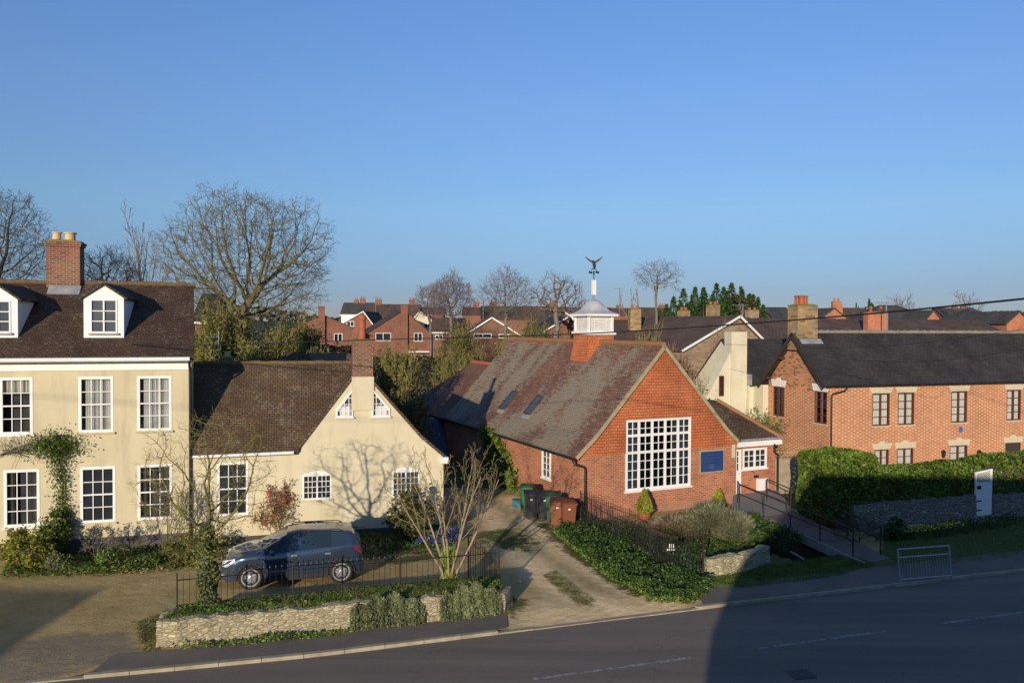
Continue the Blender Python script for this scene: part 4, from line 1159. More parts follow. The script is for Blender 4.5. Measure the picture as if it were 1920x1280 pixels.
# local: u 0 .. , gable wall faces -v direction towards the camera
f5 = Fr(F4.w(-.4, W4 + .9).xy, math.degrees(F4.yaw))
ul5 = f5.uz(1325, 742)[0]; us0, zs5 = f5.uz(1370, 622); us1, _ = f5.uz(1399, 622)
CW.location = f5.o
print('cream gable', ul5, us0, us1, zs5)
m = MB(); zsh = f5.uz(1325, 745)[1]; zsh2 = f5.uz(1370, 660)[1]
m.prism([(ul5, 0), (us0, 0), (us0, zsh2), (ul5, zsh)], 'y', 0, .55)
m.prism([(us0 + .002, 0), (.05, 0), (.05, 4.5), (us0 + .002, 4.5)], 'y', .003, .5)
m.build('wall', M['cream2'], CW)
MB().box(us0, -.10, 0, us1, .60, zs5).build('chimney', M['cream2'], CW)
m = MB(); zrg = 7.0
m.slab([(us1 + .01, -.45, 4.55), (us1 + .01, 2.5, zrg), (us1 + 5.2, 2.5, zrg), (us1 + 5.2, -.45, 4.55)], .1)
m.slab([(us1 + .01, 5.4, 4.55), (us1 + .01, 2.5, zrg), (us1 + 5.2, 2.5, zrg), (us1 + 5.2, 5.4, 4.55)], .1)
m.build('roof', M['slate'], CW)
m = MB(); m.poly([(us1 + .03, -.3, 0), (us1 + .03, 5.3, 0), (us1 + .03, 5.3, 4.6), (us1 + .03, 2.5, zrg - .05), (us1 + .03, -.3, 4.6)]); m.build('end_wall', M['cream2'], CW)
MB().box(us1 + .004, -.5, 4.5, us1 + .06, -.1, 5.1).build('flashing', M['lead'], CW)
h = px_open(f5, 1348, 1356, 704, 742)
window(CW, (0, -.01), 0, h[0], h[1], h[2], h[3], 1, 3, mat='brown', fw=.05, bar=.02, rec=-.02, midrail=False, sill=None)
# ================================================================ THE BUILDINGS BEHIND THE VIEWPOINT (they cast the long shadows)
BK = thing('brick_shadow_building', 'tall brick building with a steep roof behind the viewpoint shading the road', 'building', (0, -1.2, 0), 0)
prof = [(-1.3, 0), (-1.2, 4.4), (-.85, 5.1), (-.37, 6.0), (1.4, 7.45), (2.2, 8.75), (32, 8.75), (32, 0)]
m = MB(); m.prism(prof[:2] + [(32, 4.4), (32, 0)], 'y', 0, -9); m.build('wall', M['brick_est'], BK)
m = MB(); m.prism([(-1.2, 4.402)] + prof[2:7] + [(32, 4.402)], 'y', 0, -9); m.build('roof', M['slate'], BK)
for i in range(6):
    window(BK, (0, -.0), 0, 2 + i * 4.5, 3.2 + i * 4.5, 2.0, 3.7, 3, 4, rec=-.06, sill='white')
BK2 = thing('shadow_house', 'brick house behind the viewpoint at the left shading the gravel drive', 'house', (0, .2, 0), 0)
prof = [(-17.2, 0), (-17.2, 3.6), (-17.4, 3.9), (-18.5, 4.85), (-36, 4.8), (-36, 0)]
m = MB(); m.prism([(-17.2, 0), (-17.2, 3.6), (-36, 3.6), (-36, 0)], 'y', 0, -7); m.build('wall', M['brick_est'], BK2)
m = MB(); m.prism([(-17.2, 3.602)] + prof[2:5] + [(-36, 3.602)], 'y', 0, -7); m.build('roof', M['slate'], BK2)

# ================================================================ CAR
def build_car():
    T = thing('parked_car', 'dark blue grey compact crossover car parked on the gravel drive', 'car')
    def ip(x, tab): return float(np.interp(x, [a for a, b in tab], [b for a, b in tab]))
    WR, XF, XR_ = .345, 1.28, -1.28
    ztop = [(-2.14, .70), (-2.10, 1.02), (-1.98, 1.12), (-1.86, 1.24), (-1.62, 1.53), (-1.45, 1.585), (-1.0, 1.635), (-.4, 1.655), (.0, 1.64), (.28, 1.58), (.62, 1.38), (1.02, 1.13), (1.15, 1.08), (1.55, 1.02), (1.9, .92), (2.04, .80), (2.12, .64), (2.16, .5)]
    zbelt = [(-2.14, .62), (-2.08, .98), (-1.95, 1.10), (-1.6, 1.17), (-1.0, 1.12), (0, 1.04), (.9, .98), (1.2, .97), (1.55, .93), (1.9, .82), (2.06, .70), (2.16, .45)]
    hw = [(-2.14, .70), (-2.0, .79), (-1.7, .855), (-1.28, .885), (0, .885), (1.1, .885), (1.5, .865), (1.85, .79), (2.05, .66), (2.16, .50)]
    rw = [(-2.14, .60), (-1.9, .66), (-1.6, .60), (-1.2, .62), (-.4, .64), (.2, .62), (.6, .68), (1.02, .76), (1.4, .74), (1.9, .62), (2.16, .45)]
    xs = sorted(set([-2.14, -2.11, -2.05, -1.98, -1.86, -1.74, -1.62, -1.55, -1.45, -1.3, -1.15, -1.0, -.9, -.75, -.5, -.25, -.12, -.04, .0, .28, .45, .62, .8, .92, 1.02, 1.15, 1.28, 1.4, 1.55, 1.7, 1.8, 1.9, 1.98, 2.04, 2.08, 2.12, 2.16]
                    + [XF + WR * 1.12 * math.cos(a * math.pi / 8) for a in range(9)] + [XR_ + WR * 1.12 * math.cos(a * math.pi / 8) for a in range(9)]))
    def zb(x):
        z = .24
        if x > 1.95: z = .24 + (x - 1.95) * .35
        if x < -2.0: z = .28
        for c in (XF, XR_):
            R = WR * 1.13; d = abs(x - c)
            if d <= R + 1e-6: z = max(z, WR + math.sqrt(max(0, R * R - d * d)) - .01)
        return z
    NP = 10
    rows = []
    for x in xs:
        w, b, t_, r, lo = ip(x, hw), ip(x, zbelt), ip(x, ztop), ip(x, rw), zb(x)
        b = min(b, t_ - .03)
        mids = lo + (b - lo) * .38; mids2 = lo + (b - lo) * .75
        rows.append([(x, w * .965, lo), (x, w * .995, mids), (x, w, mids2), (x, w * .975, b - .02), (x, w * .955, b),
                     (x, w * .955 + (r - w * .955) * .5, b + (t_ - .045 - b) * .52), (x, r + .015, t_ - .06), (x, r * .9, t_ - .022), (x, r * .5, t_ - .004), (x, 0, t_)])
    V = []; 
    for s in (1, -1):
        for r in rows: V += [(p[0], p[1] * s, p[2]) for p in r]
    nR = len(xs); nh = nR * NP
    body, side, front, rear = [], [], [], []
    for s in (0, 1):
        for i in range(nR - 1):
            xm = (xs[i] + xs[i + 1]) / 2
            for j in range(NP - 1):
                a = s * nh + i * NP + j
                q = (a, a + NP, a + NP + 1, a + 1) if s == 0 else (a, a + 1, a + NP + 1, a + NP)
                if j in (4, 5) and ((-1.45 < xm < -.12) or (-.04 < xm < .92)) and not (-1.0 < xm < -.9 and False): side.append((q, xm))
                elif j in (7, 8) and .28 < xm < 1.02: front.append(q)
                elif j in (7, 8) and -1.98 < xm < -1.62: rear.append(q)
                else: body.append(q)
    def mesh(name, faces, mat, off=0.0):
        used = sorted(set(i for f in faces for i in f)); mp = {u: k for k, u in enumerate(used)}
        b = MB(); b.v = [V[u] for u in used]; b.f = [tuple(mp[i] for i in f) for f in faces]
        return b.build(name, mat, T, smooth=True, uv=False, fixn=False)
    t = NT('car paint'); t.b.inputs['Coat Weight'].default_value = .8; t.b.inputs['Coat Roughness'].default_value = .04
    paint = t.fin(t.mix(t.noise(t.obj(), 2, 3), (.05, .078, .125), (.065, .095, .145)), .22, .5, .55)
    cg = glassmat('car glass', (.012, .02, .028))
    bo = mesh('body', body, paint)
    import bmesh
    bm = bmesh.new(); bm.from_mesh(bo.data); bmesh.ops.remove_doubles(bm, verts=bm.verts[:], dist=.002); bm.normal_update(); bm.to_mesh(bo.data); bm.free()
    for s in (0, 1):
        lab = [(q, x) for q, x in side if (q[0] >= nh) == bool(s)]
        for lo, hi in ((-1.5, -.99), (-.99, -.1), (-.05, 1.0)):
            fs = [q for q, x in lab if lo < x < hi]
            if fs: mesh('side_window', fs, cg)
    mesh('windscreen', front, cg); mesh('rear_window', rear, cg)
    # floor and arches
    MB().box(-2.0, -.74, .22, 2.0, .74, .6).build('underbody', M['felt'], T)
    m = MB()
    for s in (1, -1):
        for c in (XF, XR_):
            n = 14; R0, R1 = WR * 1.10, WR * 1.28
            for k in range(n):
                a0, a1 = math.pi * k / n, math.pi * (k + 1) / n
                w_ = s * .892
                P4 = [(c + R0 * math.cos(a0), w_, WR + R0 * math.sin(a0) - .02), (c + R1 * math.cos(a0), w_, WR + R1 * math.sin(a0) - .02), (c + R1 * math.cos(a1), w_, WR + R1 * math.sin(a1) - .02), (c + R0 * math.cos(a1), w_, WR + R0 * math.sin(a1) - .02)]
                m.slab(P4, .035, (0, s, 0))
        m.box(-.9, s * .80 - .075, .20, .9, s * .80 + .085, .37)
    m.box(2.0, -.5, .26, 2.165, .5, .42); m.box(-2.165, -.6, .34, -2.05, .6, .55)
    m.build('cladding', plain('black trim', (.02, .02, .022), (.03, .03, .032), 6, .7), T)
    tyre = plain('tyre rubber', (.018, .018, .018), (.03, .028, .025), 6, .85); alloy = plain('silver alloy', (.62, .62, .62), (.5, .5, .5), 5, .35, .5, .7)
    for c in (XF, XR_):
        for s in (1, -1):
            wh = bpy.data.objects.new('wheel', None); COL.objects.link(wh); wh.parent = T; wh.location = (c, s * .80, WR)
            b = MB(); b.lathe([(.235, -.10), (.31, -.11), (.345, -.08), (.345, .08), (.31, .11), (.235, .10)], 28); b.v = [(x, z * s, y) for x, y, z in b.v]; b.build('tyre', tyre, wh, smooth=False, uv=False)
            b = MB(); b.lathe([(.21, .06), (.262, .06), (.262, .112), (.228, .112), (.21, .09)], 28)
            for k in range(5):
                a = 2 * math.pi * k / 5 + .3; dx, dy = math.cos(a), math.sin(a); ex, ey = -dy, dx
                for sgn in (-1, 1):
                    b.slab([(dx * .03 + ex * sgn * .06, dy * .03 + ey * sgn * .06, .105), (dx * .03 + ex * sgn * .0, dy * .03 + ey * sgn * .0, .108), (dx * .22 + ex * sgn * .02, dy * .22 + ey * sgn * .02, .098), (dx * .23 + ex * sgn * .085, dy * .23 + ey * sgn * .085, .095)], .03)
            b.lathe([(.06, .09), (.06, .112), (.04, .118)], 14)
            b.v = [(x, z * s, y) for x, y, z in b.v]; b.build('rim', alloy, wh, uv=False)
            b = MB(); b.lathe([(.22, .02), (.22, .055)], 20); b.v = [(x, z * s, y) for x, y, z in b.v]; b.build('brake_disc', M['felt'], wh, uv=False)
    for s in (1, -1):
        m = MB().slab([(1.96, s * .765, .66), (2.085, s * .62, .66), (2.07, s * .58, .80), (1.72, s * .815, .90), (1.70, s * .85, .83)], .05, (.6, s * .6, .5)); m.build('headlight', plain('headlight lens', (.75, .78, .8), (.6, .62, .66), 9, .12, .6), T)
        MB().slab([(2.02, s * .70, .36), (2.12, s * .56, .36), (2.12, s * .56, .44), (2.02, s * .72, .44)], .03, (1, s * .5, 0)).build('fog_light', M['steel'], T)
        m = MB().slab([(-1.74, s * .872, .98), (-2.02, s * .80, .84), (-2.10, s * .72, .84), (-2.09, s * .70, .98), (-1.93, s * .80, 1.09), (-1.66, s * .872, 1.10)], .05, (-.5, s, 0)); m.build('tail_light', plain('red lens', (.32, .012, .012), (.42, .02, .02), 9, .2, .6), T)
        m = MB(); m.tube([(.62, s * .86, 1.02), (.66, s * .96, 1.05)], .025, 6); m.lathe([(.05, -.10), (.085, -.07), (.085, .05), (.04, .08)], 10)
        k0 = len(m.v) - 40
        for i in range(k0, len(m.v)):
            q = m.v[i]; m.v[i] = (.68 + q[0] * .8, s * 1.0 + q[2] * 1.0, 1.07 + q[1])
        m.build('wing_mirror', paint, T, smooth=True)
        MB().tube([(.18, s * .565, 1.59), (.1, s * .57, 1.645), (-1.2, s * .56, 1.64), (-1.35, s * .555, 1.56)], .018, 6).build('roof_rail', M['felt'], T)
        for x_ in (-.02, -.98):
            MB().box(x_, s * .885 - .015, .90, x_ + .17, s * .885 + .03, .93).build('door_handle', alloy, T)
        m = MB()
        for x_ in (-.08, .93, -1.02): m.box(x_ - .006, s * .884 - .01, .40, x_ + .006, s * .884 + .004, 1.0)
        m.build('door_gap', M['felt'], T)
    MB().box(2.10, -.40, .52, 2.165, .40, .66).build('grille', M['felt'], T)
    bpy.context.view_layer.update()
    for o_ in T.children:
        if o_.type != 'MESH': continue
        for v_ in o_.data.vertices:
            if v_.co.x < -1.62: v_.co.x = -1.62 + (v_.co.x + 1.62) * .6
            if v_.co.z > 1.0: v_.co.z = 1.0 + (v_.co.z - 1.0) * .84
    return T
car = build_car()
pf, pr = G(472, 1103), G(638, 1091)
dirc = (pf - pr).normalized()
yaw = math.atan2(dirc.y, dirc.x); nrm = Vector((-dirc.y, dirc.x, 0))
ctr = (pf + pr) / 2
side = nrm if nrm.y > 0 else -nrm
car.location = ctr + side * .80; car.location.z = 0
car.rotation_euler = (0, 0, yaw)
print('car wheelbase', (pf - pr).length)

# ================================================================ WHEELIE BINS
def wheelie(lab, body, lid, loc, rz, group='wheelie bins beside the brick hall'):
    T = thing('wheelie_bin', lab, 'wheelie bin', loc, rz, group)
    m = MB(); b = 0
    prf = [(.22, .22, .05), (.27, .31, .95), (.29, .34, .95), (.29, .34, 1.0)]
    base = len(m.v)
    for a, c, z in prf: m.v += [(-a, -c, z), (a, -c, z), (a, c, z), (-a, c, z)]
    for i in range(3):
        for k in range(4): m.f.append((i * 4 + k, i * 4 + (k + 1) % 4, i * 4 + 4 + (k + 1) % 4, i * 4 + 4 + k))
    m.f.append((3, 2, 1, 0)); m.f.append((12, 13, 14, 15))
    m.build('bin_body', body, T)
    l = MB(); l.slab([(-.30, -.36, 1.03), (.30, -.36, 1.03), (.30, .34, 1.08), (-.30, .34, 1.08)], .05); l.slab([(-.22, -.26, 1.055), (.22, -.26, 1.055), (.22, .24, 1.09), (-.22, .24, 1.09)], .03); l.build('lid', lid, T)
    MB().tube([(-.25, .40, 1.0), (.25, .40, 1.0)], .02, 6).tube([(-.22, .32, .98), (-.22, .41, 1.0)], .02, 6).tube([(.22, .32, .98), (.22, .41, 1.0)], .02, 6).build('handle', body, T)
    for s in (-1, 1):
        w = MB().lathe([(.10, -.025), (.10, .025)], 14); w.v = [(s * .27 + z, .26 + x, .10 + y) for x, y, z in w.v]; w.build('bin_wheel', M['black'], T)
    MB().box(-.045, -.298, .78, .045, -.275, .85).build('sticker', M['white'], T)
    return T
gb = plain('green bin plastic', (.03, .10, .04), (.04, .13, .055), 3, .55); kb = plain('black bin plastic', (.018, .020, .026), (.03, .032, .038), 3, .5); bb_ = plain('brown bin plastic', (.20, .065, .03), (.17, .055, .027), 3, .6)
rzb = F3.yaw - math.radians(35)
wheelie('green wheelie bin standing behind the leftmost black bin', gb, gb, G(988, 957), rzb)
wheelie('black wheelie bin nearest the drive with its lid shut', kb, kb, G(996, 971), rzb + .2)
wheelie('black wheelie bin between the other black bin and the green bin', kb, kb, G(1023, 973), rzb)
wheelie('green wheelie bin wedged between the black and brown bins', gb, gb, G(1038, 977), rzb)
wheelie('reddish brown wheelie bin second from the right', bb_, bb_, G(1046, 988), rzb + .05)
wheelie('brown wheelie bin at the right end of the row beside the drainpipe', bb_, bb_, G(1064, 991), rzb + .35)
tb = thing('recycling_box', 'small teal recycling box on the ground left of the bins', 'box', G(970, 950), rzb)
m = MB(); m.slab([(-.2, -.15, .3), (.2, -.15, .3), (.2, .15, .3), (-.2, .15, .3)], .28); m.build('tub', plain('teal plastic', (.02, .12, .15), (.03, .15, .18), 3, .5), tb)
MB().box(-.22, -.17, .302, .22, .17, .33).build('rim', bpy.data.materials['teal plastic'], tb)

# ================================================================ STONE WALLS
def stonewall(name, lab, pts, h, th, mat, z0=0, cat='wall', jag=.04, seed=1):
    """a rubble wall along plan points; uneven top and faces"""
    rnd = random.Random(seed); m = MB()
    P_ = []
    for a, b in zip(pts, pts[1:]):
        n = max(1, int((b - a).length / .22))
        for i in range(n): P_.append(a + (b - a) * i / n)
    P_.append(pts[-1]); k = len(P_); nz = max(3, int((h(0) if callable(h) else h) / .13))
    tot = [0]
    for a, b in zip(P_, P_[1:]): tot.append(tot[-1] + (b - a).length)
    rings = []
    for i, p in enumerate(P_):
        d = (P_[min(i + 1, k - 1)] - P_[max(i - 1, 0)]).normalized(); nr = Vector((d.y, -d.x, 0))
        hh_ = (h(tot[i] / tot[-1]) if callable(h) else h) + rnd.uniform(-jag, jag)
        ring = []
        for j in range(nz + 1):
            z = hh_ * j / nz; q = p + nr * (th / 2 + rnd.uniform(-.025, .025) - .05 * z); ring.append((q.x, q.y, z0 + z - (.02 if j == 0 else 0)))
        for j in range(nz, -1, -1):
            z = hh_ * j / nz + (rnd.uniform(-.02, .02) if j else 0); q = p - nr * (th / 2 + rnd.uniform(-.02, .02)); ring.append((q.x, q.y, z0 + z))
        rings.append(ring)
    n = len(rings[0])
    for r in rings: m.v += r
    for i in range(k - 1):
        for j in range(n - 1): m.f.append((i * n + j, (i + 1) * n + j, (i + 1) * n + j + 1, i * n + j + 1))
    m.f.append(tuple(range(n))); m.f.append(tuple((k - 1) * n + j for j in reversed(range(n))))
    o = m.build(name, M[mat]); return tag(o, lab, cat)
WP = [G(*p) for p in ((262 + 33, 1168 + 30), (296, 1213), (330, 1211), (500, 1192), (650, 1178), (800, 1164), (940, 1148), (948, 1138))]
WP[0] = WP[1] + Vector((-.10, .9, 0))
import bisect
stonewall('stone_retaining_wall', 'low pale rubble stone wall along the pavement below the railings', [Vector((p.x, p.y + .12, 0)) for p in WP[:1]] + [Vector((p.x, p.y + .12, 0)) for p in WP[1:-1]] + [WP[-2] + Vector((.18, .7, 0))], lambda t: .60 - .12 * max(0, t - .75) * 4, .28, 'rubble', seed=5)
# earth bed held by the wall
BACK = [G(*p, .35) for p in ((298, 1138), (420, 1133), (560, 1118), (700, 1104), (820, 1096), (935, 1098))]
BACKG = [Vector((WP[1].x - .1, WP[1].y + 1.55, 0)), Vector((WP[3].x, WP[3].y + 1.65, 0)), Vector((WP[4].x, WP[4].y + 1.75, 0)), Vector((WP[5].x, WP[5].y + 1.8, 0)), Vector((WP[6].x - .1, WP[6].y + 1.75, 0))]
FRG = [Vector((WP[1].x, WP[1].y + .2, 0)), Vector((WP[3].x, WP[3].y + .2, 0)), Vector((WP[4].x, WP[4].y + .2, 0)), Vector((WP[5].x, WP[5].y + .2, 0)), Vector((WP[6].x, WP[6].y + .2, 0))]
def lerpP(L_, t_):
    t_ = max(0, min(.9999, t_)) * (len(L_) - 1); i = int(t_); return L_[i] + (L_[i + 1] - L_[i]) * (t_ - i)
def bedz(s_, t_): return .60 - .16 * min(t_, .92) - max(0, t_ - .92) / .08 * .44
m = MB(); nu, nv_ = 60, 8
for i in range(nu + 1):
    for j in range(nv_ + 1):
        a, b = lerpP(FRG, i / nu), lerpP(BACKG, i / nu); p = a + (b - a) * (j / nv_); m.v.append((p.x, p.y, bedz(0, j / nv_)))
for i in range(nu):
    for j in range(nv_): q = i * (nv_ + 1) + j; m.f.append((q, q + nv_ + 1, q + nv_ + 2, q + 1))
t = NT('bed soil'); t.bump(t.noise(t.pos(), 9, 4), .9, .05)
tag(m.build('ground_bed', t.fin(t.mix(t.noise(t.pos(), 5, 4), (.09, .085, .028), (.17, .13, .06)), .95, .1), uv=False), kind='structure')

# ================================================================ IRON RAILINGS
def railing(lab, pts, h, gap=.12, post=2.4, z=lambda t: 0.0, top=None, r=.009):
    T = thing('iron_railing', lab, 'railing', pts[0])
    o = pts[0]; P_ = []
    tot = sum((b - a).length for a, b in zip(pts, pts[1:])); n = int(tot / gap)
    def at_(s):
        for a, b in zip(pts, pts[1:]):
            l = (b - a).length
            if s <= l + 1e-6: return a + (b - a) * (s / l)
            s -= l
        return pts[-1]
    bars = MB(); r1, r2 = [], []
    for i in range(n + 1):
        p = at_(i * gap) - o; zz = z(i / n); hh_ = h if top is None else top(i / n)
        if i % 2 == 0: r1.append((p.x, p.y, zz + hh_ * .86)); r2.append((p.x, p.y, zz + .12))
        bars.tube([(p.x, p.y, zz - .02), (p.x, p.y, zz + hh_)], r, 4, False)
        bars.lathe([(.001, zz + hh_ - .02), (.016, zz + hh_), (.001, zz + hh_ + .05)], 4, (p.x, p.y))
    bars.build('railing_bars', M['black'], T, uv=False)
    MB().tube(r1, .014, 4).build('top_rail', M['black'], T, uv=False); MB().tube(r2, .012, 4).build('bottom_rail', M['black'], T, uv=False)
    k = max(1, int(tot / post))
    for i in range(k + 1):
        p = at_(tot * i / k) - o; t_ = i / k; hh_ = h if top is None else top(t_)
        MB().tube([(p.x, p.y, z(t_) - .05), (p.x, p.y, z(t_) + hh_ + .06)], .022, 6).build('railing_post', M['black'], T, uv=False)
    return T
RB = [p + Vector((0, -.25, 0)) for p in BACKG]
railing('thin rusty iron railing along the back of the raised bed in front of the car', RB, .88, gap=.15, z=lambda t: .42, r=.006)
ge = RB[-1]
railing('dark iron railing sweeping down in a curve at the lane side of the raised bed', [G(878, 1086, .0), G(905, 1094), G(936, 1112)], 1.25, gap=.10, post=1.6, top=lambda t: 1.35 - .45 * t ** .8, r=.011)
R2 = [G(1088, 985), G(1130, 1008), G(1180, 1032), G(1215, 1052), G(1262, 1083), G(1318, 1083)]
railing('long dark iron railing running through the ivy beside the brick hall', R2, 1.15, gap=.11, post=2.3, r=.012, top=lambda t: 1.30 - .25 * math.sin(t * math.pi))
ns = thing('number_plate_sign', 'small white house sign fixed to the iron railing', 'sign', G(1258, 1075) + Vector((0, -.05, 0)))
MB().box(-.09, -.02, .82, .09, .0, .95).box(-.14, -.02, .74, .12, .0, .79).build('sign_plate', M['white'], ns)

# ================================================================ RAMP AND HANDRAILS
nA, nB = G(1386, 950, .36), G(1599, 1044, .04); fA, fB = G(1438, 939, .36), G(1651, 1039, .04)
nA.z = nB.z = fA.z = fB.z = 0
lerp = lambda p, q, t_: p + (q - p) * t_
side_ = (nA - fA).normalized()
Pn, Pf = lerp(nA, nB, .27) + side_ * .08, lerp(fA, fB, .27) - side_ * .08
eN, eF = lerp(nA, nB, 1.10) + side_ * .08, lerp(fA, fB, 1.06) - side_ * .08
qL, qR = F3.w(W3 - .12, DV - .02), F3.w(WX1 + .15, DV - .02)
rp = thing('access_ramp', 'grey concrete access ramp leading from the pavement to the porch', 'ramp', (0, 0, 0))
ql2 = G(1371, 960, .36); ql2.z = 0
m = MB(); m.prism([(p.x, p.y) for p in (qL, ql2, Pn, Pf, qR)], 'z', -.01, .36); m.build('landing', M['concrete'], rp)
m = MB(); m.slab([(Pn.x, Pn.y, .358), (Pf.x, Pf.y, .358), (eF.x, eF.y, .016), (eN.x, eN.y, .016)], .22); m.build('ramp_deck', M['tarmac'], rp)
m = MB(); m.slab([(Pn.x + side_.x * .1, Pn.y + side_.y * .1, .40), (Pn.x, Pn.y, .40), (eN.x, eN.y, .05), (eN.x + side_.x * .1, eN.y + side_.y * .1, .05)], .3); m.build('ramp_kerb', M['concrete'], rp)
# two handrails
def handrail(lab, a, b, za, zb, extra=None):
    T = thing('handrail', lab, 'handrail', (a.x, a.y, 0), 0, 'black handrails of the ramp')
    d = b - a; o = a
    pts = lambda h, t0=0, t1=1: [(d.x * t0, d.y * t0, za + (zb - za) * t0 + h), (d.x * t1, d.y * t1, za + (zb - za) * t1 + h)]
    for h in (.95, .55): MB().tube(pts(h), .024, 8).build('rail', M['black'], T, uv=False)
    for i in range(5):
        t_ = i / 4; z = za + (zb - za) * t_
        MB().tube([(d.x * t_, d.y * t_, z - .05), (d.x * t_, d.y * t_, z + .96)], .026, 8).build('rail_post', M['black'], T, uv=False)
    if extra:
        MB().tube([(0, 0, za + .95), (extra.x - a.x, extra.y - a.y, za + .95), (extra.x - a.x, extra.y - a.y, za + .05)], .024, 8).build('rail_end', M['black'], T, uv=False)
handrail('black tubular handrail on the near side of the ramp', nA, nB, .34, .02, nA + (qL - nA) * .28)
handrail('black tubular handrail on the far side of the ramp by the hedge', fA, fB, .34, .02)
# pedestrian guard barrier
b0, b1 = G(1688, 1091), G(1784, 1083)
bt = thing('pedestrian_barrier', 'leaning galvanised steel guard barrier at the pavement edge', 'barrier', b0, math.atan2((b1 - b0).y, (b1 - b0).x))
bl = (b1 - b0).length; ln = -.10
m = MB(); fr_ = MB()
bz = 1.0
for z in (.08, .75, bz): MB().tube([(0 if z < .5 else ln, 0, z), ((0 if z < .5 else ln) + bl, 0, z)], .024, 8).build('barrier_rail', M['steel'], bt, uv=False)
for x in (0, bl): MB().tube([(x + .02, 0, -.1), (x + ln * .6, 0, .6), (x + ln, 0, bz)], .026, 8).build('barrier_post', M['steel'], bt, uv=False)
for k in range(1, 19):
    x = bl * k / 19; m.tube([(x, 0, .08), (x + ln * .8, 0, .75)], .007, 5, False)
m.build('barrier_bars', M['steel'], bt, uv=False)

# ================================================================ RIGHT GARDEN WALL, GATE, FENCE
a17 = math.radians(17.5); dg = Vector((math.cos(a17), math.sin(a17), 0))
g1 = G(1826, 975); g0 = g1 - dg * 5.9; g2 = g1 + dg * .92
g3 = g2 + dg * 12
print('garden wall', g0, g1, g2)
stonewall('garden_wall', 'grey rubble garden wall under the hedge left of the white gate', [g0, g1], 1.0, .3, 'rubble2', seed=9)
stonewall('garden_wall', 'grey rubble garden wall to the right of the white gate', [g2, g3], .95, .3, 'rubble2', seed=12)
gt = thing('garden_gate', 'tall white garden gate with lattice top and black hinges', 'gate', g1 + dg * .03 + Vector((0, 0, .12)), math.atan2(dg.y, dg.x))
gw = (g2 - g1).length - .06
m = MB(); m.box(0, -.03, .05, gw, .02, 1.38); m.build('gate_panel', M['white'], gt)
m = MB(); m.box(0, -.035, 1.382, .07, .025, 1.80); m.box(gw - .07, -.035, 1.382, gw, .025, 1.86); m.slab([(0, -.04, 1.80), (gw, -.04, 1.90), (gw, .03, 1.90), (0, .03, 1.80)], .06); m.build('gate_frame', M['white'], gt)
m = MB()
k = 9
for i in range(-4, k):
    for s in (1, -1):
        x0 = gw * i / k * 1.0; z0_, z1_ = 1.385, 1.80
        xa, xb = (x0, x0 + .42) if s == 1 else (x0 + .42, x0)
        t0, t1 = 0.0, 1.0
        def cl(x): return x
        # clip to the panel
        pts = []
        for t_ in (0, 1):
            pts.append((xa + (xb - xa) * t_, z0_ + (z1_ - z0_) * t_))
        (xA, zA), (xB, zB) = pts
        lo_, hi_ = .07, gw - .07
        def inter(x): return zA + (zB - zA) * (x - xA) / (xB - xA)
        if max(xA, xB) <= lo_ or min(xA, xB) >= hi_: continue
        if xA < lo_: zA, xA = inter(lo_), lo_
        elif xA > hi_: zA, xA = inter(hi_), hi_
        if xB < lo_: zB, xB = inter(lo_), lo_
        elif xB > hi_: zB, xB = inter(hi_), hi_
        m.tube([(xA, -.01 + .012 * s, zA), (xB, -.01 + .012 * s, zB)], .011, 4)
m.build('lattice', M['white'], gt)
m = MB(); m.box(-.16, -.05, 1.0, .12, -.032, 1.06)
for z in (.25, .62): MB().box(-.02, -.05, z, .30, -.032, z + .05).build('hinge', M['black'], gt)
MB().box(.08, -.06, 1.12, .26, -.032, 1.26).build('latch', M['black'], gt)
# wooden fence between the hall and the hedge
fa, fb = F3.w(WX1 + .15, .6), F3.w(WX1 + 2.6, .1)
ft = thing('board_fence', 'weathered vertical board fence with lattice top between hall and hedge', 'fence', fa, math.atan2((fb - fa).y, (fb - fa).x))
fl = (fb - fa).length; m = MB(); x = 0; rnd = random.Random(6)
while x < fl: m.box(x, rnd.uniform(-.01, .0), .05, x + .115, .02, 1.62 + rnd.uniform(-.02, .02)); x += .12
m.build('fence_boards', M['wood'], ft)
MB().box(0, -.05, 1.645, fl, .03, 1.69).build('fence_rail', M['wood'], ft)
MB().box(0, -.05, 1.0, fl, -.012, 1.08).build('fence_rail', M['wood'], ft)
m = MB()
for i in range(int(fl / .16)):
    m.tube([(i * .16, -.02, 1.69), (i * .16 + .2, -.02, 1.95)], .012, 4); m.tube([(i * .16 + .2, 0, 1.69), (i * .16, 0, 1.95)], .012, 4)
m.box(0, -.03, 1.95, fl, .02, 1.99); m.build('fence_lattice', M['wood'], ft)
for x in (0, fl): MB().box(x - .05, -.06, 0, x + .05, .05, 2.0).build('fence_post', M['wood'], ft)
# low rubble wall under the lavender
sw0 = [G(1322, 1078), G(1350, 1076), G(1400, 1068), G(1436, 1052)]
stonewall('rockery_wall', 'low crumbling stone wall below the lavender bushes', sw0, .55, .3, 'rubble', seed=3)
# pipe lying across the ditch
a_, b_ = G(1474, 1030, -.1), G(1507, 1048, -.1)
MB().tube([a_, b_], .045, 10).build('ditch_pipe', M['steel'])
tag(bpy.data.objects['ditch_pipe'], 'pale metal pipe lying in the dark ditch by the ramp', 'pipe')

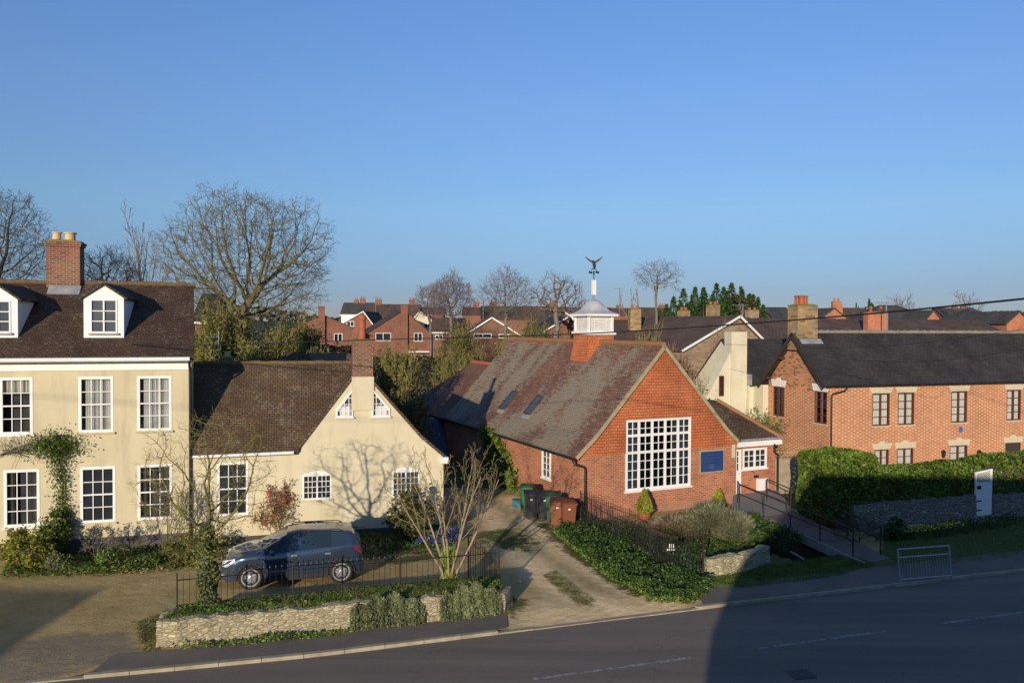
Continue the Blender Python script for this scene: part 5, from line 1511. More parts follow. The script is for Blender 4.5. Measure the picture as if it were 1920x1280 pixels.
# ================================================================ OVERHEAD CABLES
def cable(lab, pts, r0, r1, end=None):
    pts = [P(*p) for p in pts] + ([Vector(end)] if end else []); n = 60; out = []; rs_ = []
    tt = np.linspace(0, len(pts) - 1, n)
    for k, q in enumerate(tt):
        i = min(int(q), len(pts) - 2); f_ = q - i
        p0, p1, p2, p3 = pts[max(i - 1, 0)], pts[i], pts[i + 1], pts[min(i + 2, len(pts) - 1)]
        out.append(.5 * ((2 * p1) + (p2 - p0) * f_ + (2 * p0 - 5 * p1 + 4 * p2 - p3) * f_ ** 2 + (3 * p1 - p0 - 3 * p2 + p3) * f_ ** 3))
        rs_.append(r0 + (r1 - r0) * k / (n - 1))
    o = MB().tube(out, rs_, 6).build('overhead_cable', M['cable'], uv=False); tag(o, lab, 'cable', None); return o
cable('thick black overhead cable sagging across the whole view', [(180, 644, 27), (365, 647, 25.5), (700, 637, 22.5), (1100, 625, 18.5), (1500, 599, 14.5), (1920, 560, 10.3), (2150, 530, 8)], .016, .016, (9.0, -1.25, 8.5))
cable('thin dark wire passing low in front of the slate roof', [(1360, 645, 36), (1545, 652, 33), (1700, 645, 30), (1920, 617, 26), (2150, 580, 23)], .009, .009, (26.0, -1.25, 8.6))
cable('thinnest wire crossing the middle of the slate roof', [(1545, 668, 36), (1640, 677, 34), (1740, 677, 31), (1920, 655, 27), (2150, 610, 24)], .008, .008, (26.5, -1.25, 8.4))

# a wire high behind the viewpoint: its thin shadow crosses the cream walls
pts_ = []
for fr_, px_, py_ in ((F1, 65, 742), (F1, 350, 764), (F2, 615, 783), (F2, 735, 787)):
    u_, z_ = fr_.uz(px_, py_); q = fr_.w(u_, 0, z_); t_ = (q.y + 3.0) / L.y; pts_.append(q - L * t_)
pts_ = [pts_[0] + (pts_[0] - pts_[1]) * 2] + pts_ + [pts_[-1] + (pts_[-1] - pts_[-2]) * 3]
o = MB().tube(pts_, .017, 6).build('overhead_wire', M['cable'], uv=False); tag(o, 'high wire behind the viewpoint whose shadow crosses the cream walls', 'cable')
# ================================================================ VEGETATION TOOLS
def fastmesh(name, V, F, mat, parent=None, loc=(0, 0, 0)):
    """V (N,3), F (M,k) arrays"""
    me = bpy.data.meshes.new(name); k = F.shape[1]
    me.vertices.add(len(V)); me.vertices.foreach_set('co', np.ascontiguousarray(V, dtype=np.float32).ravel())
    me.loops.add(F.size); me.loops.foreach_set('vertex_index', F.astype(np.int32).ravel())
    me.polygons.add(len(F)); me.polygons.foreach_set('loop_start', np.arange(0, F.size, k, dtype=np.int32))
    me.polygons.foreach_set('loop_total', np.full(len(F), k, np.int32))
    me.update(calc_edges=True); me.materials.append(mat)
    o = bpy.data.objects.new(name, me); COL.objects.link(o); o.location = loc
    if parent: o.parent = parent
    return o
def unit(a): return a / np.maximum(np.linalg.norm(a, axis=1, keepdims=True), 1e-9)
def leafgeo(pts, size, rs, aspect=.55, up=None, upw=0.0, var=.5):
    n = len(pts); d = unit(rs.normal(size=(n, 3)))
    if up is not None: d = unit(d * (1 - upw) + (np.array(up) if not hasattr(up, 'shape') or up.ndim == 1 else up) * upw)
    e = unit(np.cross(d, unit(rs.normal(size=(n, 3)))))
    s = (size * (1 + var * rs.uniform(-1, 1, n)))[:, None]
    a, b = d * s, e * s * aspect
    V = np.stack([pts - a * .5, pts + b * .5, pts + a * .5, pts - b * .5], 1).reshape(-1, 3)
    return V, np.arange(4 * n).reshape(n, 4)
def segs_mesh(name, P0, P1, R0, R1, sides, mat, parent=None, loc=(0, 0, 0), geo=False):
    P0, P1 = np.array(P0), np.array(P1); R0, R1 = np.array(R0)[:, None], np.array(R1)[:, None]
    d = unit(P1 - P0); ref = np.where(np.abs(d[:, 2:3]) > .9, np.array([[1.0, 0, 0]]), np.array([[0, 0, 1.0]]))
    a = unit(np.cross(d, ref)); b = np.cross(d, a); vs = []
    for P_, R in ((P0, R0), (P1, R1)):
        for k in range(sides):
            t_ = 2 * math.pi * k / sides; vs.append(P_ + (a * math.cos(t_) + b * math.sin(t_)) * R)
    V = np.stack(vs, 1); n = len(P0); base = (np.arange(n) * 2 * sides)[:, None]; F = []
    for k in range(sides):
        k2 = (k + 1) % sides; F.append(base + np.array([[k, k2, sides + k2, sides + k]]))
    F = np.stack(F, 1).reshape(-1, 4)
    if geo: return V.reshape(-1, 3), F
    return fastmesh(name, V.reshape(-1, 3), F, mat, parent, loc)
def grow_tree(rs, nch, ang, ratio, wig=.12, trop=.10, t0=.3, seg=5, lean=(0, 0), stems=1, stemang=.35, l0=1.0):
    """returns per-level lists of segments for a unit tree"""
    out = [[] for _ in range(len(nch) + 1)]
    def rot(d, an, az):
        a = np.cross(d, [0, 0, 1.0]) if abs(d[2]) < .95 else np.cross(d, [1.0, 0, 0]); a /= np.linalg.norm(a); b = np.cross(d, a)
        return d * math.cos(an) + (a * math.cos(az) + b * math.sin(az)) * math.sin(an)
    stack = []
    for s in range(stems):
        d = np.array([lean[0], lean[1], 1.0]); d /= np.linalg.norm(d)
        if stems > 1: d = rot(d, stemang * (.5 + rs.rand()), 2 * math.pi * (s + rs.rand() * .5) / stems)
        stack.append((np.zeros(3), d, l0, 1.0, 0))
    while stack:
        p, d, ln, r, lv = stack.pop()
        ns = seg if lv < 3 else 3; pts = [p]; 
        for k in range(ns):
            d = d + rs.normal(size=3) * wig * (1 + .25 * lv); d[2] += trop * (1 if lv else .0); d /= np.linalg.norm(d)
            p = p + d * ln / ns; pts.append(p)
        for k in range(ns):
            ra, rb = r * (1 - .72 * k / ns), r * (1 - .72 * (k + 1) / ns); out[lv].append((pts[k], pts[k + 1], ra, rb))
        if lv < len(nch):
            n = nch[lv]; az = rs.rand() * 6.28
            for c in range(n):
                tt = t0 + (1 - t0) * (c + rs.rand() * .6) / n if lv == 0 else .2 + .8 * (c + rs.rand() * .7) / n
                tt = min(tt, .99); i = int(tt * ns); q = pts[i] + (pts[i + 1] - pts[i]) * (tt * ns - i)
                dd = pts[i + 1] - pts[i]; dd = dd / np.linalg.norm(dd); az += 2.4 + rs.normal() * .4
                an = ang * (1.15 - .5 * tt) * rs.uniform(.8, 1.2)
                stack.append((q, rot(dd, an, az), ln * ratio * (1.15 - .5 * tt if lv == 0 else 1.05 - .35 * tt) * rs.uniform(.75, 1.15), r * (1 - .72 * tt) * .62, lv + 1))
    return out
def bare_tree(lab, base, top_z, spread, mat, tmat, seed, nch=(9, 6, 5, 4), ang=.75, ratio=.62, r=.3, rmin=.012, name='bare_tree', group=None, split=2, ivy=None, cat='tree', crown_from=None, **kw):
    rs = np.random.RandomState(seed); lv = grow_tree(rs, nch, ang, ratio, **kw)
    allp = np.array([s[1] for l in lv for s in l]); h = allp[:, 2].max()
    wx = np.percentile(np.abs(allp[:, 0] - np.median(allp[:, 0])), 98.5)
    H = top_z - base[2]; sc = np.array([spread / 2 / wx, spread / 2 / wx, H / h])
    T = thing(name, lab, cat, base, 0, group)
    def emit(nm, levels, sides, m_):
        P0, P1, A, B = [], [], [], []
        for l in levels:
            for a, b, ra, rb in lv[l]:
                P0.append(a * sc); P1.append(b * sc); A.append(max(ra * r, rmin)); B.append(max(rb * r, rmin * .8))
        segs_mesh(nm, P0, P1, A, B, sides, m_, T)
    emit('trunk', range(0, split), 7, tmat)
    emit('crown', range(split, len(lv)), 3, mat)
    return T, lv, sc
def colony_tree(lab, base, cen, rad, mat, tmat, seed, n_att=1500, step=.35, r_trunk=.3, rmin=.01, twigs=2, tl=.45, name='bare_tree', group=None, fork=None, infl=2.4, expo=1.8, bias=.35, sub=1, dropz=.25, cat='tree'):
    """a tree grown towards points scattered through its crown, so that the twigs fill a rounded outline"""
    rs = np.random.RandomState(seed); base = np.array(base); cen = np.array(cen) - base; rad = np.array(rad)
    d = unit(rs.normal(size=(n_att * 2, 3))); q = d * (bias + (1 - bias) * rs.rand(n_att * 2) ** .45)[:, None]
    bump_ = 1 + .16 * np.sin(d[:, 0] * 5 + seed) * np.cos(d[:, 2] * 4 + d[:, 1] * 3); q = q * bump_[:, None]
    q = q[q[:, 2] > -1 + dropz][:n_att]; att = cen + q * rad
    nodes = [np.zeros(3)]; par = [-1]; zb_ = fork if fork else max(step, (cen[2] - rad[2]) * .8)
    while nodes[-1][2] < zb_:
        nodes.append(nodes[-1] + np.array([rs.normal() * .06, rs.normal() * .06, 1]) * step); par.append(len(nodes) - 2)
    N_ = np.array(nodes); near = np.full(len(att), 1e9); who = np.zeros(len(att), int)
    def upd(i0, arr):
        for i, nd in enumerate(arr):
            dd = np.sqrt(((att - nd) ** 2).sum(1)); m_ = dd < near; near[m_] = dd[m_]; who[m_] = i0 + i
    upd(0, N_); alive = np.ones(len(att), bool); nodes = list(N_)
    used_ = {}
    for it in range(220):
        if not alive.any(): break
        idx_ = np.where(alive)[0]; di = infl if (near[idx_] < infl).any() else 1e9
        idx_ = idx_[near[idx_] < di]; dirs = {}
        dv = unit(att[idx_] - np.array(nodes)[who[idx_]])
        for k_, v_ in zip(who[idx_], dv): dirs[k_] = dirs.get(k_, 0) + v_
        new = []; i0_ = len(nodes)
        for k_, v_ in dirs.items():
            l_ = np.linalg.norm(v_); used_[k_] = used_.get(k_, 0) + 1
            if l_ < 1e-6: continue
            if used_[k_] > 3 and di < 1e8: alive[alive & (who == k_)] = False; continue
            p_ = nodes[k_] + (v_ / l_ + rs.normal(size=3) * .12) * step; new.append(p_); par.append(k_)
        if not new: break
        nodes += new; upd(i0_, new); alive &= near > step * 1.15
        if len(nodes) > 9000: break
    N_ = np.array(nodes); par_ = np.array(par); w = np.zeros(len(N_)); kids = np.bincount(par_[par_ >= 0], minlength=len(N_))
    w[kids == 0] = 1
    for i in range(len(N_) - 1, 0, -1): w[par_[i]] += w[i]
    R_ = r_trunk * (w / w[0]) ** (1 / expo); R_ = np.maximum(R_, rmin)
    T = thing(name, lab, cat, base, 0, group); i_ = np.arange(1, len(N_)); thick = R_[1:] > r_trunk * .16
    sel = i_[thick]; segs_mesh('trunk', N_[par_[sel]], N_[sel], np.minimum(R_[par_[sel]], R_[sel] * 1.6), R_[sel], 7, tmat, T)
    sel = i_[~thick]
    if not len(sel): sel = i_[-1:]
    V1, F1_ = segs_mesh('', N_[par_[sel]], N_[sel], np.minimum(R_[par_[sel]], R_[sel] * 1.6), R_[sel], 4, mat, geo=True)
    fine = i_[(R_[1:] < max(rmin * 2.6, r_trunk * .05))]; P0, P1 = [], []
    for k in fine:
        g = N_[k] - N_[par_[k]]; g /= max(1e-6, np.linalg.norm(g)); o_ = N_[k] - cen; o_ = o_ / max(1e-6, np.linalg.norm(o_))
        for j in range(twigs if kids[k] else twigs + 2):
            dd = g * .5 + o_ * .45 + rs.normal(size=3) * .55; dd[2] += .15; dd /= np.linalg.norm(dd); L_ = tl * rs.uniform(.5, 1.2)
            m_ = N_[k] + dd * L_ * .5; dd2 = dd + rs.normal(size=3) * .25; dd2 /= np.linalg.norm(dd2); e_ = m_ + dd2 * L_ * .5; P0 += [N_[k], m_]; P1 += [m_, e_]
            for s_ in range(sub):
                f_ = dd + rs.normal(size=3) * .7; f_ /= np.linalg.norm(f_); P0.append(m_); P1.append(m_ + f_ * L_ * .45)
    if not P0: P0, P1 = [N_[-1]], [N_[-1] + .1]
    V2, F2_ = segs_mesh('', P0, P1, np.full(len(P0), rmin * .75), np.full(len(P0), rmin * .4), 3, mat, geo=True)
    fastmesh('crown', np.vstack([V1, V2]), np.vstack([F1_, F2_ + len(V1)]), mat, T)
    return T
bk_olive = barkmat('olive lichened bark', (.11, .09, .055), (.16, .13, .075), (.20, .19, .045))
tw_olive = barkmat('olive twigs', (.20, .17, .07), (.16, .125, .065), (.24, .22, .06))
bk_grey = barkmat('grey bark', (.15, .125, .10), (.21, .18, .14))
tw_stem = barkmat('brown stems', (.27, .20, .12), (.20, .145, .09), (.24, .22, .10))
bk_stem = barkmat('pale brown stems', (.36, .28, .18), (.26, .20, .13))
tw_big = barkmat('brown grey twigs of the big tree', (.17, .135, .085), (.12, .10, .07), (.19, .17, .06))
tw_grey = barkmat('grey twigs', (.20, .165, .14), (.15, .12, .105))
tw_purple = barkmat('purple brown twigs', (.21, .145, .13), (.16, .11, .10))
tw_dark = barkmat('dark twigs', (.085, .075, .055), (.11, .095, .06))
tw_red = barkmat('reddish twigs', (.26, .17, .11), (.20, .13, .08))
bk_birch = barkmat('pale birch bark', (.48, .42, .36), (.30, .25, .2))
lf_ivy = leafmat('ivy leaves', (.025, .055, .010), (.05, .10, .018), (.10, .15, .04), .2, .5, .25)
lf_ivyl = leafmat('light ivy leaves', (.07, .13, .02), (.14, .22, .035), (.24, .32, .08), .3)
lf_lime = leafmat('lime leaves', (.20, .30, .03), (.30, .40, .05), (.40, .48, .10), .35)
lf_laurel = leafmat('laurel leaves', (.045, .095, .010), (.12, .19, .02), (.27, .32, .07), .25, .5, .22)
lf_dark = leafmat('dark evergreen leaves', (.03, .045, .012), (.07, .08, .02), (.13, .12, .04), .2, .45)
lf_con = leafmat('conifer leaves', (.018, .05, .012), (.035, .085, .018), (.07, .13, .03), .15)
lf_gold = leafmat('golden conifer leaves', (.16, .19, .02), (.26, .27, .03), (.36, .34, .05), .25)
lf_yel = leafmat('yellow green leaves', (.10, .15, .02), (.24, .24, .03), (.42, .34, .05), .3)
lf_red = leafmat('red leaves', (.28, .02, .015), (.42, .045, .03), (.50, .12, .07), .3)
lf_lav = leafmat('lavender leaves', (.12, .14, .07), (.21, .22, .125), (.30, .29, .19), .2)
lf_brn = leafmat('dry brown leaves', (.16, .125, .07), (.24, .19, .11), (.31, .26, .16), .2)
lf_olive = leafmat('olive leaves', (.11, .115, .025), (.19, .185, .04), (.27, .25, .07), .3)
lf_grass = leafmat('grass blades', (.05, .11, .012), (.10, .18, .025), (.20, .25, .05), .3)
lf_dry = leafmat('dry grass blades', (.12, .13, .03), (.22, .20, .06), (.32, .28, .12), .3)
lf_blue = leafmat('blue flowers', (.08, .06, .40), (.13, .10, .55), None, .2)
lf_daf = leafmat('yellow petals', (.65, .5, .05), (.75, .62, .1), None, .2)
lf_wht = leafmat('white petals', (.6, .6, .55), (.75, .75, .7), None, .2)
lf_trail = leafmat('trailing grey green leaves', (.10, .13, .05), (.19, .22, .10), (.30, .32, .16), .25)
lf_wist = leafmat('climber leaves', (.045, .09, .012), (.09, .15, .022), (.16, .21, .04), .3)

def blob(rs, n, r, clumps=0, shell=.55, flat=0.0):
    """points in an ellipsoid, biased to its surface and gathered in clumps"""
    d = unit(rs.normal(size=(n, 3))); rad = shell + (1 - shell) * rs.rand(n) ** .6
    p = d * rad[:, None]
    if clumps:
        c = unit(rs.normal(size=(clumps, 3))) * rs.uniform(.45, .98, (clumps, 1)); k = rs.randint(clumps, size=n)
        p2 = c[k] + rs.normal(size=(n, 3)) * (.85 / math.sqrt(clumps)) * .62
        p = np.where((rs.rand(n) < .8)[:, None], p2, p)
    p = p * np.array(r); p[:, 2] = np.maximum(p[:, 2], -r[2] * .96)
    return p
def bush(name, lab, base, r, n, size, mat, seed, cat='shrub', clumps=26, stems=7, smat=None, group=None, aspect=.55, up=None, upw=0, lift=0.0, shell=.5):
    rs = np.random.RandomState(seed); T = thing(name, lab, cat, base, 0, group)
    p = blob(rs, n, r, clumps, shell); p[:, 2] += r[2] * .97 + lift
    V, F = leafgeo(p, size, rs, aspect, up, upw); fastmesh('foliage', V, F, mat, T)
    if stems:
        P0, P1, A, B = [], [], [], []
        for i in range(stems):
            a = rs.rand() * 6.28; q = np.array([math.cos(a), math.sin(a), 0]) * .08; prev = q
            tip = np.array([math.cos(a) * r[0] * .6, math.sin(a) * r[1] * .6, (r[2] * 1.3 + lift) * rs.uniform(.8, 1.15)])
            for k in range(1, 5):
                nx_ = q + (tip - q) * (k / 4) + rs.normal(size=3) * .03; P0.append(prev); P1.append(nx_); A.append(.02 * (1.2 - k / 5)); B.append(.02 * (1.0 - k / 5)); prev = nx_
        segs_mesh('stems', P0, P1, A, B, 4, smat or tw_dark, T)
    return T
def clothe(T, segs, sc, n, size, mat, seed, jit=.1, name='leaves', aspect=.5):
    rs = np.random.RandomState(seed); k = rs.randint(len(segs), size=n); t_ = rs.rand(n)[:, None]
    a = np.array([segs[i][0] for i in k]) * sc; b = np.array([segs[i][1] for i in k]) * sc
    V, F = leafgeo(a + (b - a) * t_ + rs.normal(size=(n, 3)) * jit, size, rs, aspect)
    return fastmesh(name, V, F, mat, T)

# ================================================================ FOREGROUND TREES
bp = G(398, 1152, .25); bp = Vector((BACKG[0].x + 1.75, BACKG[0].y - .55 + .45, .25))
bp = G(392, 1150, .3)
T = colony_tree('bare ivy clad tree on the raised bed in front of the cream house', bp, P(385, 888, bp.y), (1.85, 1.3, 1.55), tw_olive, bk_olive, 21, n_att=520, step=.15, r_trunk=.085, rmin=.0045, twigs=1, tl=.32, sub=1, name='ivy_clad_tree', fork=1.9, expo=1.9, dropz=.05)
rs = np.random.RandomState(2); n = 5200; z = rs.rand(n) ** 1.25 * 2.3; a = rs.rand(n) * 6.28; rr = (.27 - .055 * z) * (.75 + .35 * rs.rand(n)) * (1 + .25 * np.sin(z * 7 + a * 2))
p = np.stack([np.cos(a) * rr - .03 * z, np.sin(a) * rr, z], 1); V, F = leafgeo(p, .075, rs, .75); fastmesh('ivy', V, F, leafmat('ivy on trunk', (.09, .12, .04), (.17, .20, .075), (.30, .32, .14), .25), T)
rs = np.random.RandomState(4); n = 1500; p = rs.normal(size=(n, 3)) * np.array([.28, .25, .3]) + np.array([-.05, 0, 1.75]); V, F = leafgeo(p, .08, rs, .5); fastmesh('ivy_head', V, F, lf_olive, T)

bp = G(842, 1098, .25)
T, lv, sc = bare_tree('small bare multi stemmed tree with lime climber at its foot beside the lane', bp, P(842, 826, bp.y).z, 3.7, tw_stem, bk_stem, 37, nch=(6, 4, 4, 2), ang=.62, ratio=.46, r=.042, rmin=.005, t0=.38, wig=.055, trop=.0, stems=7, stemang=.52, name='multi_stem_tree', split=1)
rs = np.random.RandomState(3); n = 1500; z = rs.rand(n) * 1.05; a = rs.rand(n) * 6.28; rr = .17 * (.5 + .7 * rs.rand(n)) * (1 + .3 * np.sin(z * 9))
V, F = leafgeo(np.stack([np.cos(a) * rr, np.sin(a) * rr, z], 1), .10, rs, .35, (0, 0, 1), .55); fastmesh('climber', V, F, lf_lime, T)

# red leaved shrub, thin shrubs against the cottage
bp = G(520, 1018); 
T, lv, sc = bare_tree('thin shrub with red new leaves behind the car', bp, P(520, 895, bp.y).z, 2.1, tw_olive, tw_olive, 41, nch=(7, 6, 5), ang=.9, ratio=.7, r=.03, rmin=.008, stems=4, t0=.25, name='red_leaved_shrub', split=1, cat='shrub')
clothe(T, [s for s in lv[3] if s[1][2] * sc[2] > .7], sc, 1300, .085, lf_red, 5, .07)
bush('evergreen_shrub', 'large dark bronze green shrub below the right cottage window', G(770, 1020), (.88, .7, 1.0), 4200, .13, lf_dark, 51, clumps=40)
bp = G(310, 1052)
bare_tree('leafless rose bush against the cream house wall', bp, P(310, 885, bp.y).z, 1.9, tw_dark, tw_dark, 44, nch=(6, 5, 4), ang=.6, ratio=.6, r=.02, rmin=.006, stems=4, t0=.2, name='bare_shrub', split=1, cat='shrub')
bp = G(185, 1060)
T, lv, sc = bare_tree('small bluish leaved shrub under the middle ground floor window', bp, P(185, 975, bp.y).z, 1.3, tw_dark, tw_dark, 45, nch=(5, 4, 4), ang=.5, ratio=.6, r=.02, rmin=.006, stems=3, t0=.3, name='bluish_shrub', split=1, cat='shrub')
clothe(T, [s for s in lv[3] if s[1][2] * sc[2] > .7], sc, 240, .07, leafmat('bluish leaves', (.12, .13, .16), (.2, .2, .26), None), 6, .04)
bush('yellow_shrub', 'golden yellow and green shrub at the left edge of the flower bed', G(52, 1072), (.82, .55, .72), 4200, .085, lf_yel, 52)
bush('green_shrub', 'dark green shrub between the golden shrub and the wall climber', G(96, 1050), (.62, .4, .82), 3000, .09, lf_wist, 53)
bush('small_shrub', 'small grey green shrub low in front of the dark green one', G(103, 1075), (.36, .3, .36), 1200, .06, lf_trail, 54, clumps=14)
bush('green_shrub', 'bright green leafy plant in the bed before the dark plinth', G(203, 1066), (.34, .28, .34), 900, .09, lf_ivyl, 55, clumps=12)
bush('green_shrub', 'fresh green plant low in the bed right of the bright one', G(262, 1066), (.5, .25, .22), 900, .08, lf_wist, 56, clumps=12)
bush('ivy_mound', 'brown green tangle at the foot of the wall left of the ivy clad tree', G(345, 1058), (.75, .45, .5), 2200, .07, lf_olive, 57, clumps=20)

# flower bed along the house, and in front of the cottage
def scatter(name, lab, poly, n, size, mat, seed, h=.15, z0=0.0, up=None, upw=0, aspect=.5, kind='stuff', cat='plants', zf=None, clump=None):
    rs = np.random.RandomState(seed); mn, mx = poly.min(0), poly.max(0); pts = np.zeros((0, 2))
    while len(pts) < n:
        q = rs.uniform(mn, mx, (n * 2, 2))
        if clump:
            c = rs.uniform(mn, mx, (clump, 2)); q = c[rs.randint(clump, size=n * 2)] + rs.normal(size=(n * 2, 2)) * .28
        q = q[inside(poly, q[:, 0], q[:, 1])]; pts = np.vstack([pts, q])
    pts = pts[:n]; hm = .5 + .5 * np.sin(pts[:, 0] * 3.1 + seed) * np.sin(pts[:, 1] * 2.7 + 1)
    z = rs.rand(n) * h * (.45 + .75 * hm) + z0
    if zf is not None: z = z + np.array([zf(x, y) for x, y in pts])
    V, F = leafgeo(np.column_stack([pts, z]), size, rs, aspect, up, upw)
    o = fastmesh(name, V, F, mat); o['kind'] = kind; o['label'] = lab; o['category'] = cat; return o
scatter('flower_bed_plants', 'low mixed green plants along the foot of the cream house', polyw([(0, 1085), (20, 1050), (370, 1022), (365, 1062), (200, 1078)]), 6500, .085, lf_wist, 61, .28)
scatter('dry_bed_plants', 'dry brownish ground plants at the edge of the flower bed', polyw([(100, 1082), (240, 1050), (370, 1035), (368, 1068), (200, 1080)]), 2600, .07, lf_dry, 62, .16)
scatter('bed_under_cottage', 'dark low planting along the foot of the cottage behind the car', polyw([(590, 1030), (600, 1008), (860, 990), (868, 1015), (820, 1036), (700, 1050)]), 6000, .09, lf_ivy, 63, .42)
scatter('blue_flowers', 'patch of small blue flowers by the corner of the cottage', polyw([(775, 1035), (790, 1012), (868, 1000), (866, 1022), (820, 1032)]), 1500, .045, lf_blue, 64, .14, .22)
# grass
BEDP = np.array([[p.x, p.y] for p in FRG] + [[p.x, p.y] for p in reversed(BACKG)])
fr_np = np.array([[p.x, p.y] for p in FRG]); bk_np = np.array([[p.x, p.y] for p in BACKG])
def bz_(x, y):
    yf = np.interp(x, fr_np[:, 0], fr_np[:, 1]); yb = np.interp(x, bk_np[:, 0], bk_np[:, 1]); return bedz(0, (y - yf) / max(.1, yb - yf))
scatter('grass', 'green grass on the raised bed behind the stone wall', BEDP, 15000, .12, lf_grass, 71, .05, 0, (0, 0, 1), .6, .12, cat='grass', zf=bz_)
scatter('dry_grass', 'dry brown grass on the raised bed', BEDP, 11000, .11, lf_dry, 72, .06, 0, (0, 0, 1), .5, .15, cat='grass', zf=bz_)
scatter('ground_ivy', 'broad leaved weeds in the raised bed', BEDP, 1300, .08, lf_ivyl, 73, .10, 0, None, 0, .7, zf=bz_, clump=26)
scatter('verge_grass', 'short green grass on the verge left of the ramp', VERGE, 14000, .10, lf_grass, 74, .04, 0, (0, 0, 1), .6, .12, cat='grass')
scatter('garden_verge_grass', 'grass verge below the garden wall right of the ramp', VERGE2, 22000, .11, lf_grass, 75, .04, 0, (0, 0, 1), .6, .12, cat='grass')
scatter('weeds', 'tufts of weeds at the foot of the stone wall', polyw([(280, 1222), (300, 1214), (650, 1184), (660, 1190), (330, 1222)]), 900, .08, lf_ivyl, 76, .14, clump=9)
scatter('weeds', 'grass and weeds growing at the left end of the stone wall', polyw([(252, 1168), (300, 1150), (300, 1218), (268, 1224)]), 1300, .08, lf_dry, 77, .05, 0, (0, 0, 1), .5, .15)
scatter('median_grass', 'rough grass between the wheel tracks of the lane', polyw([(1015, 1078), (1045, 1072), (1118, 1126), (1090, 1138)]), 2600, .06, lf_dry, 78, .03, 0, (0, 0, 1), .5, .15)
scatter('lane_grass', 'thin mossy grass on the lane beside the bins', polyw([(880, 1010), (960, 975), (1030, 1000), (1050, 1030), (960, 1050), (900, 1035)]), 2000, .05, lf_dry, 79, .02, 0, (0, 0, 1), .5, .15)
IVYP = polyw([(1070, 978), (1100, 980), (1190, 1022), (1262, 1068), (1310, 1070), (1338, 1108), (1300, 1128), (1225, 1127), (1160, 1088), (1090, 1042), (1040, 1002)])
scatter('ivy_bank', 'thick dark green ivy covering the bank beside the lane', IVYP, 21000, .07, lf_ivy, 81, .42, 0, None, 0, .8, cat='ivy')
scatter('ivy_bank_edge', 'lighter ivy and herbs along the edge of the bank', polyw([(1030, 995), (1060, 990), (1170, 1070), (1240, 1118), (1330, 1108), (1300, 1134), (1215, 1128), (1140, 1085)]), 3800, .075, lf_ivyl, 82, .20, 0, None, 0, .7, cat='ivy')
scatter('garden_ground_cover', 'green ground cover below the brick gable', polyw([(1092, 978), (1190, 988), (1260, 1000), (1400, 985), (1440, 1000), (1440, 1040), (1330, 1068), (1240, 1050)]), 7000, .08, lf_ivy, 83, .24, 0, None, 0, .7)
scatter('gravel_path_litter', 'pale dry plant litter against the foot of the brick gable', polyw([(1110, 978), (1200, 972), (1360, 945), (1380, 955), (1230, 990)]), 1500, .06, lf_brn, 84, .05)
for i, (px_, py_, nn_) in enumerate(((1690, 1005, 60), (1735, 1002, 60), (1760, 998, 60), (1780, 990, 90), (1800, 988, 90), (1820, 988, 70), (1842, 985, 60), (1865, 982, 50))):
    pass
scatter('daffodils', 'yellow daffodils at the foot of the garden wall', polyw([(1680, 1012), (1690, 1000), (1810, 985), (1815, 995), (1740, 1008)]), 420, .07, lf_daf, 85, .12, .22, clump=16)
scatter('white_flowers', 'white narcissi along the foot of the wall by the gate', polyw([(1815, 990), (1825, 978), (1905, 970), (1905, 980)]), 150, .05, lf_wht, 86, .12, .12, clump=12)
scatter('flower_leaves', 'dark leaves of spring bulbs along the garden wall', polyw([(1640, 1015), (1650, 1002), (1905, 965), (1905, 985), (1740, 1012)]), 4000, .14, lf_ivy, 87, .2, 0, (0, 0, 1), .6, .2)

# trailing plants on the stone wall
def trailing(lab, pxs, n, seed, hz=(.02, .78)):
    rs = np.random.RandomState(seed); a, b = pxs
    A, B = G(a, 1178 + (800 - a) * .09, 0), G(b, 1178 + (800 - b) * .09, 0)
    A.y = np.interp(A.x, [p.x for p in WP[1:-1]], [p.y for p in WP[1:-1]]); B.y = np.interp(B.x, [p.x for p in WP[1:-1]], [p.y for p in WP[1:-1]])
    t_ = rs.rand(n); z = hz[0] + (hz[1] - hz[0]) * rs.rand(n) * (.6 + .4 * np.sin(t_ * 3.14) + .1 * np.sin(t_ * 23))
    nr = np.array([(B - A).y, -(B - A).x]); nr /= np.linalg.norm(nr)
    out = .05 + .20 * (1 - z / .7) * rs.rand(n) + .05 * np.sin(t_ * 31)
    x = A.x + (B.x - A.x) * t_ + nr[0] * out; y = A.y + (B.y - A.y) * t_ + nr[1] * out
    p = np.stack([x, y, z], 1); T = thing('trailing_plant', lab, 'plant', (A.x, A.y, 0)); p -= np.array([A.x, A.y, 0])
    V, F = leafgeo(p, .10, rs, .28, (0, -.3, -1), .55); fastmesh('foliage', V, F, lf_trail, T)
    P0, P1, R = [], [], []
    for k in range(26):
        i = rs.randint(n); q = p[i]; P0.append([q[0], q[1] + .08, .62]); P1.append(q * np.array([1, 1, .5])); R.append(.006)
    segs_mesh('stems', P0, P1, R, R, 3, tw_olive, T)
trailing('grey green trailing plant hanging over the middle of the stone wall', (648, 790), 4200, 91)
trailing('broad trailing plant covering the right end of the stone wall', (820, 936), 5200, 92, (.02, .86))

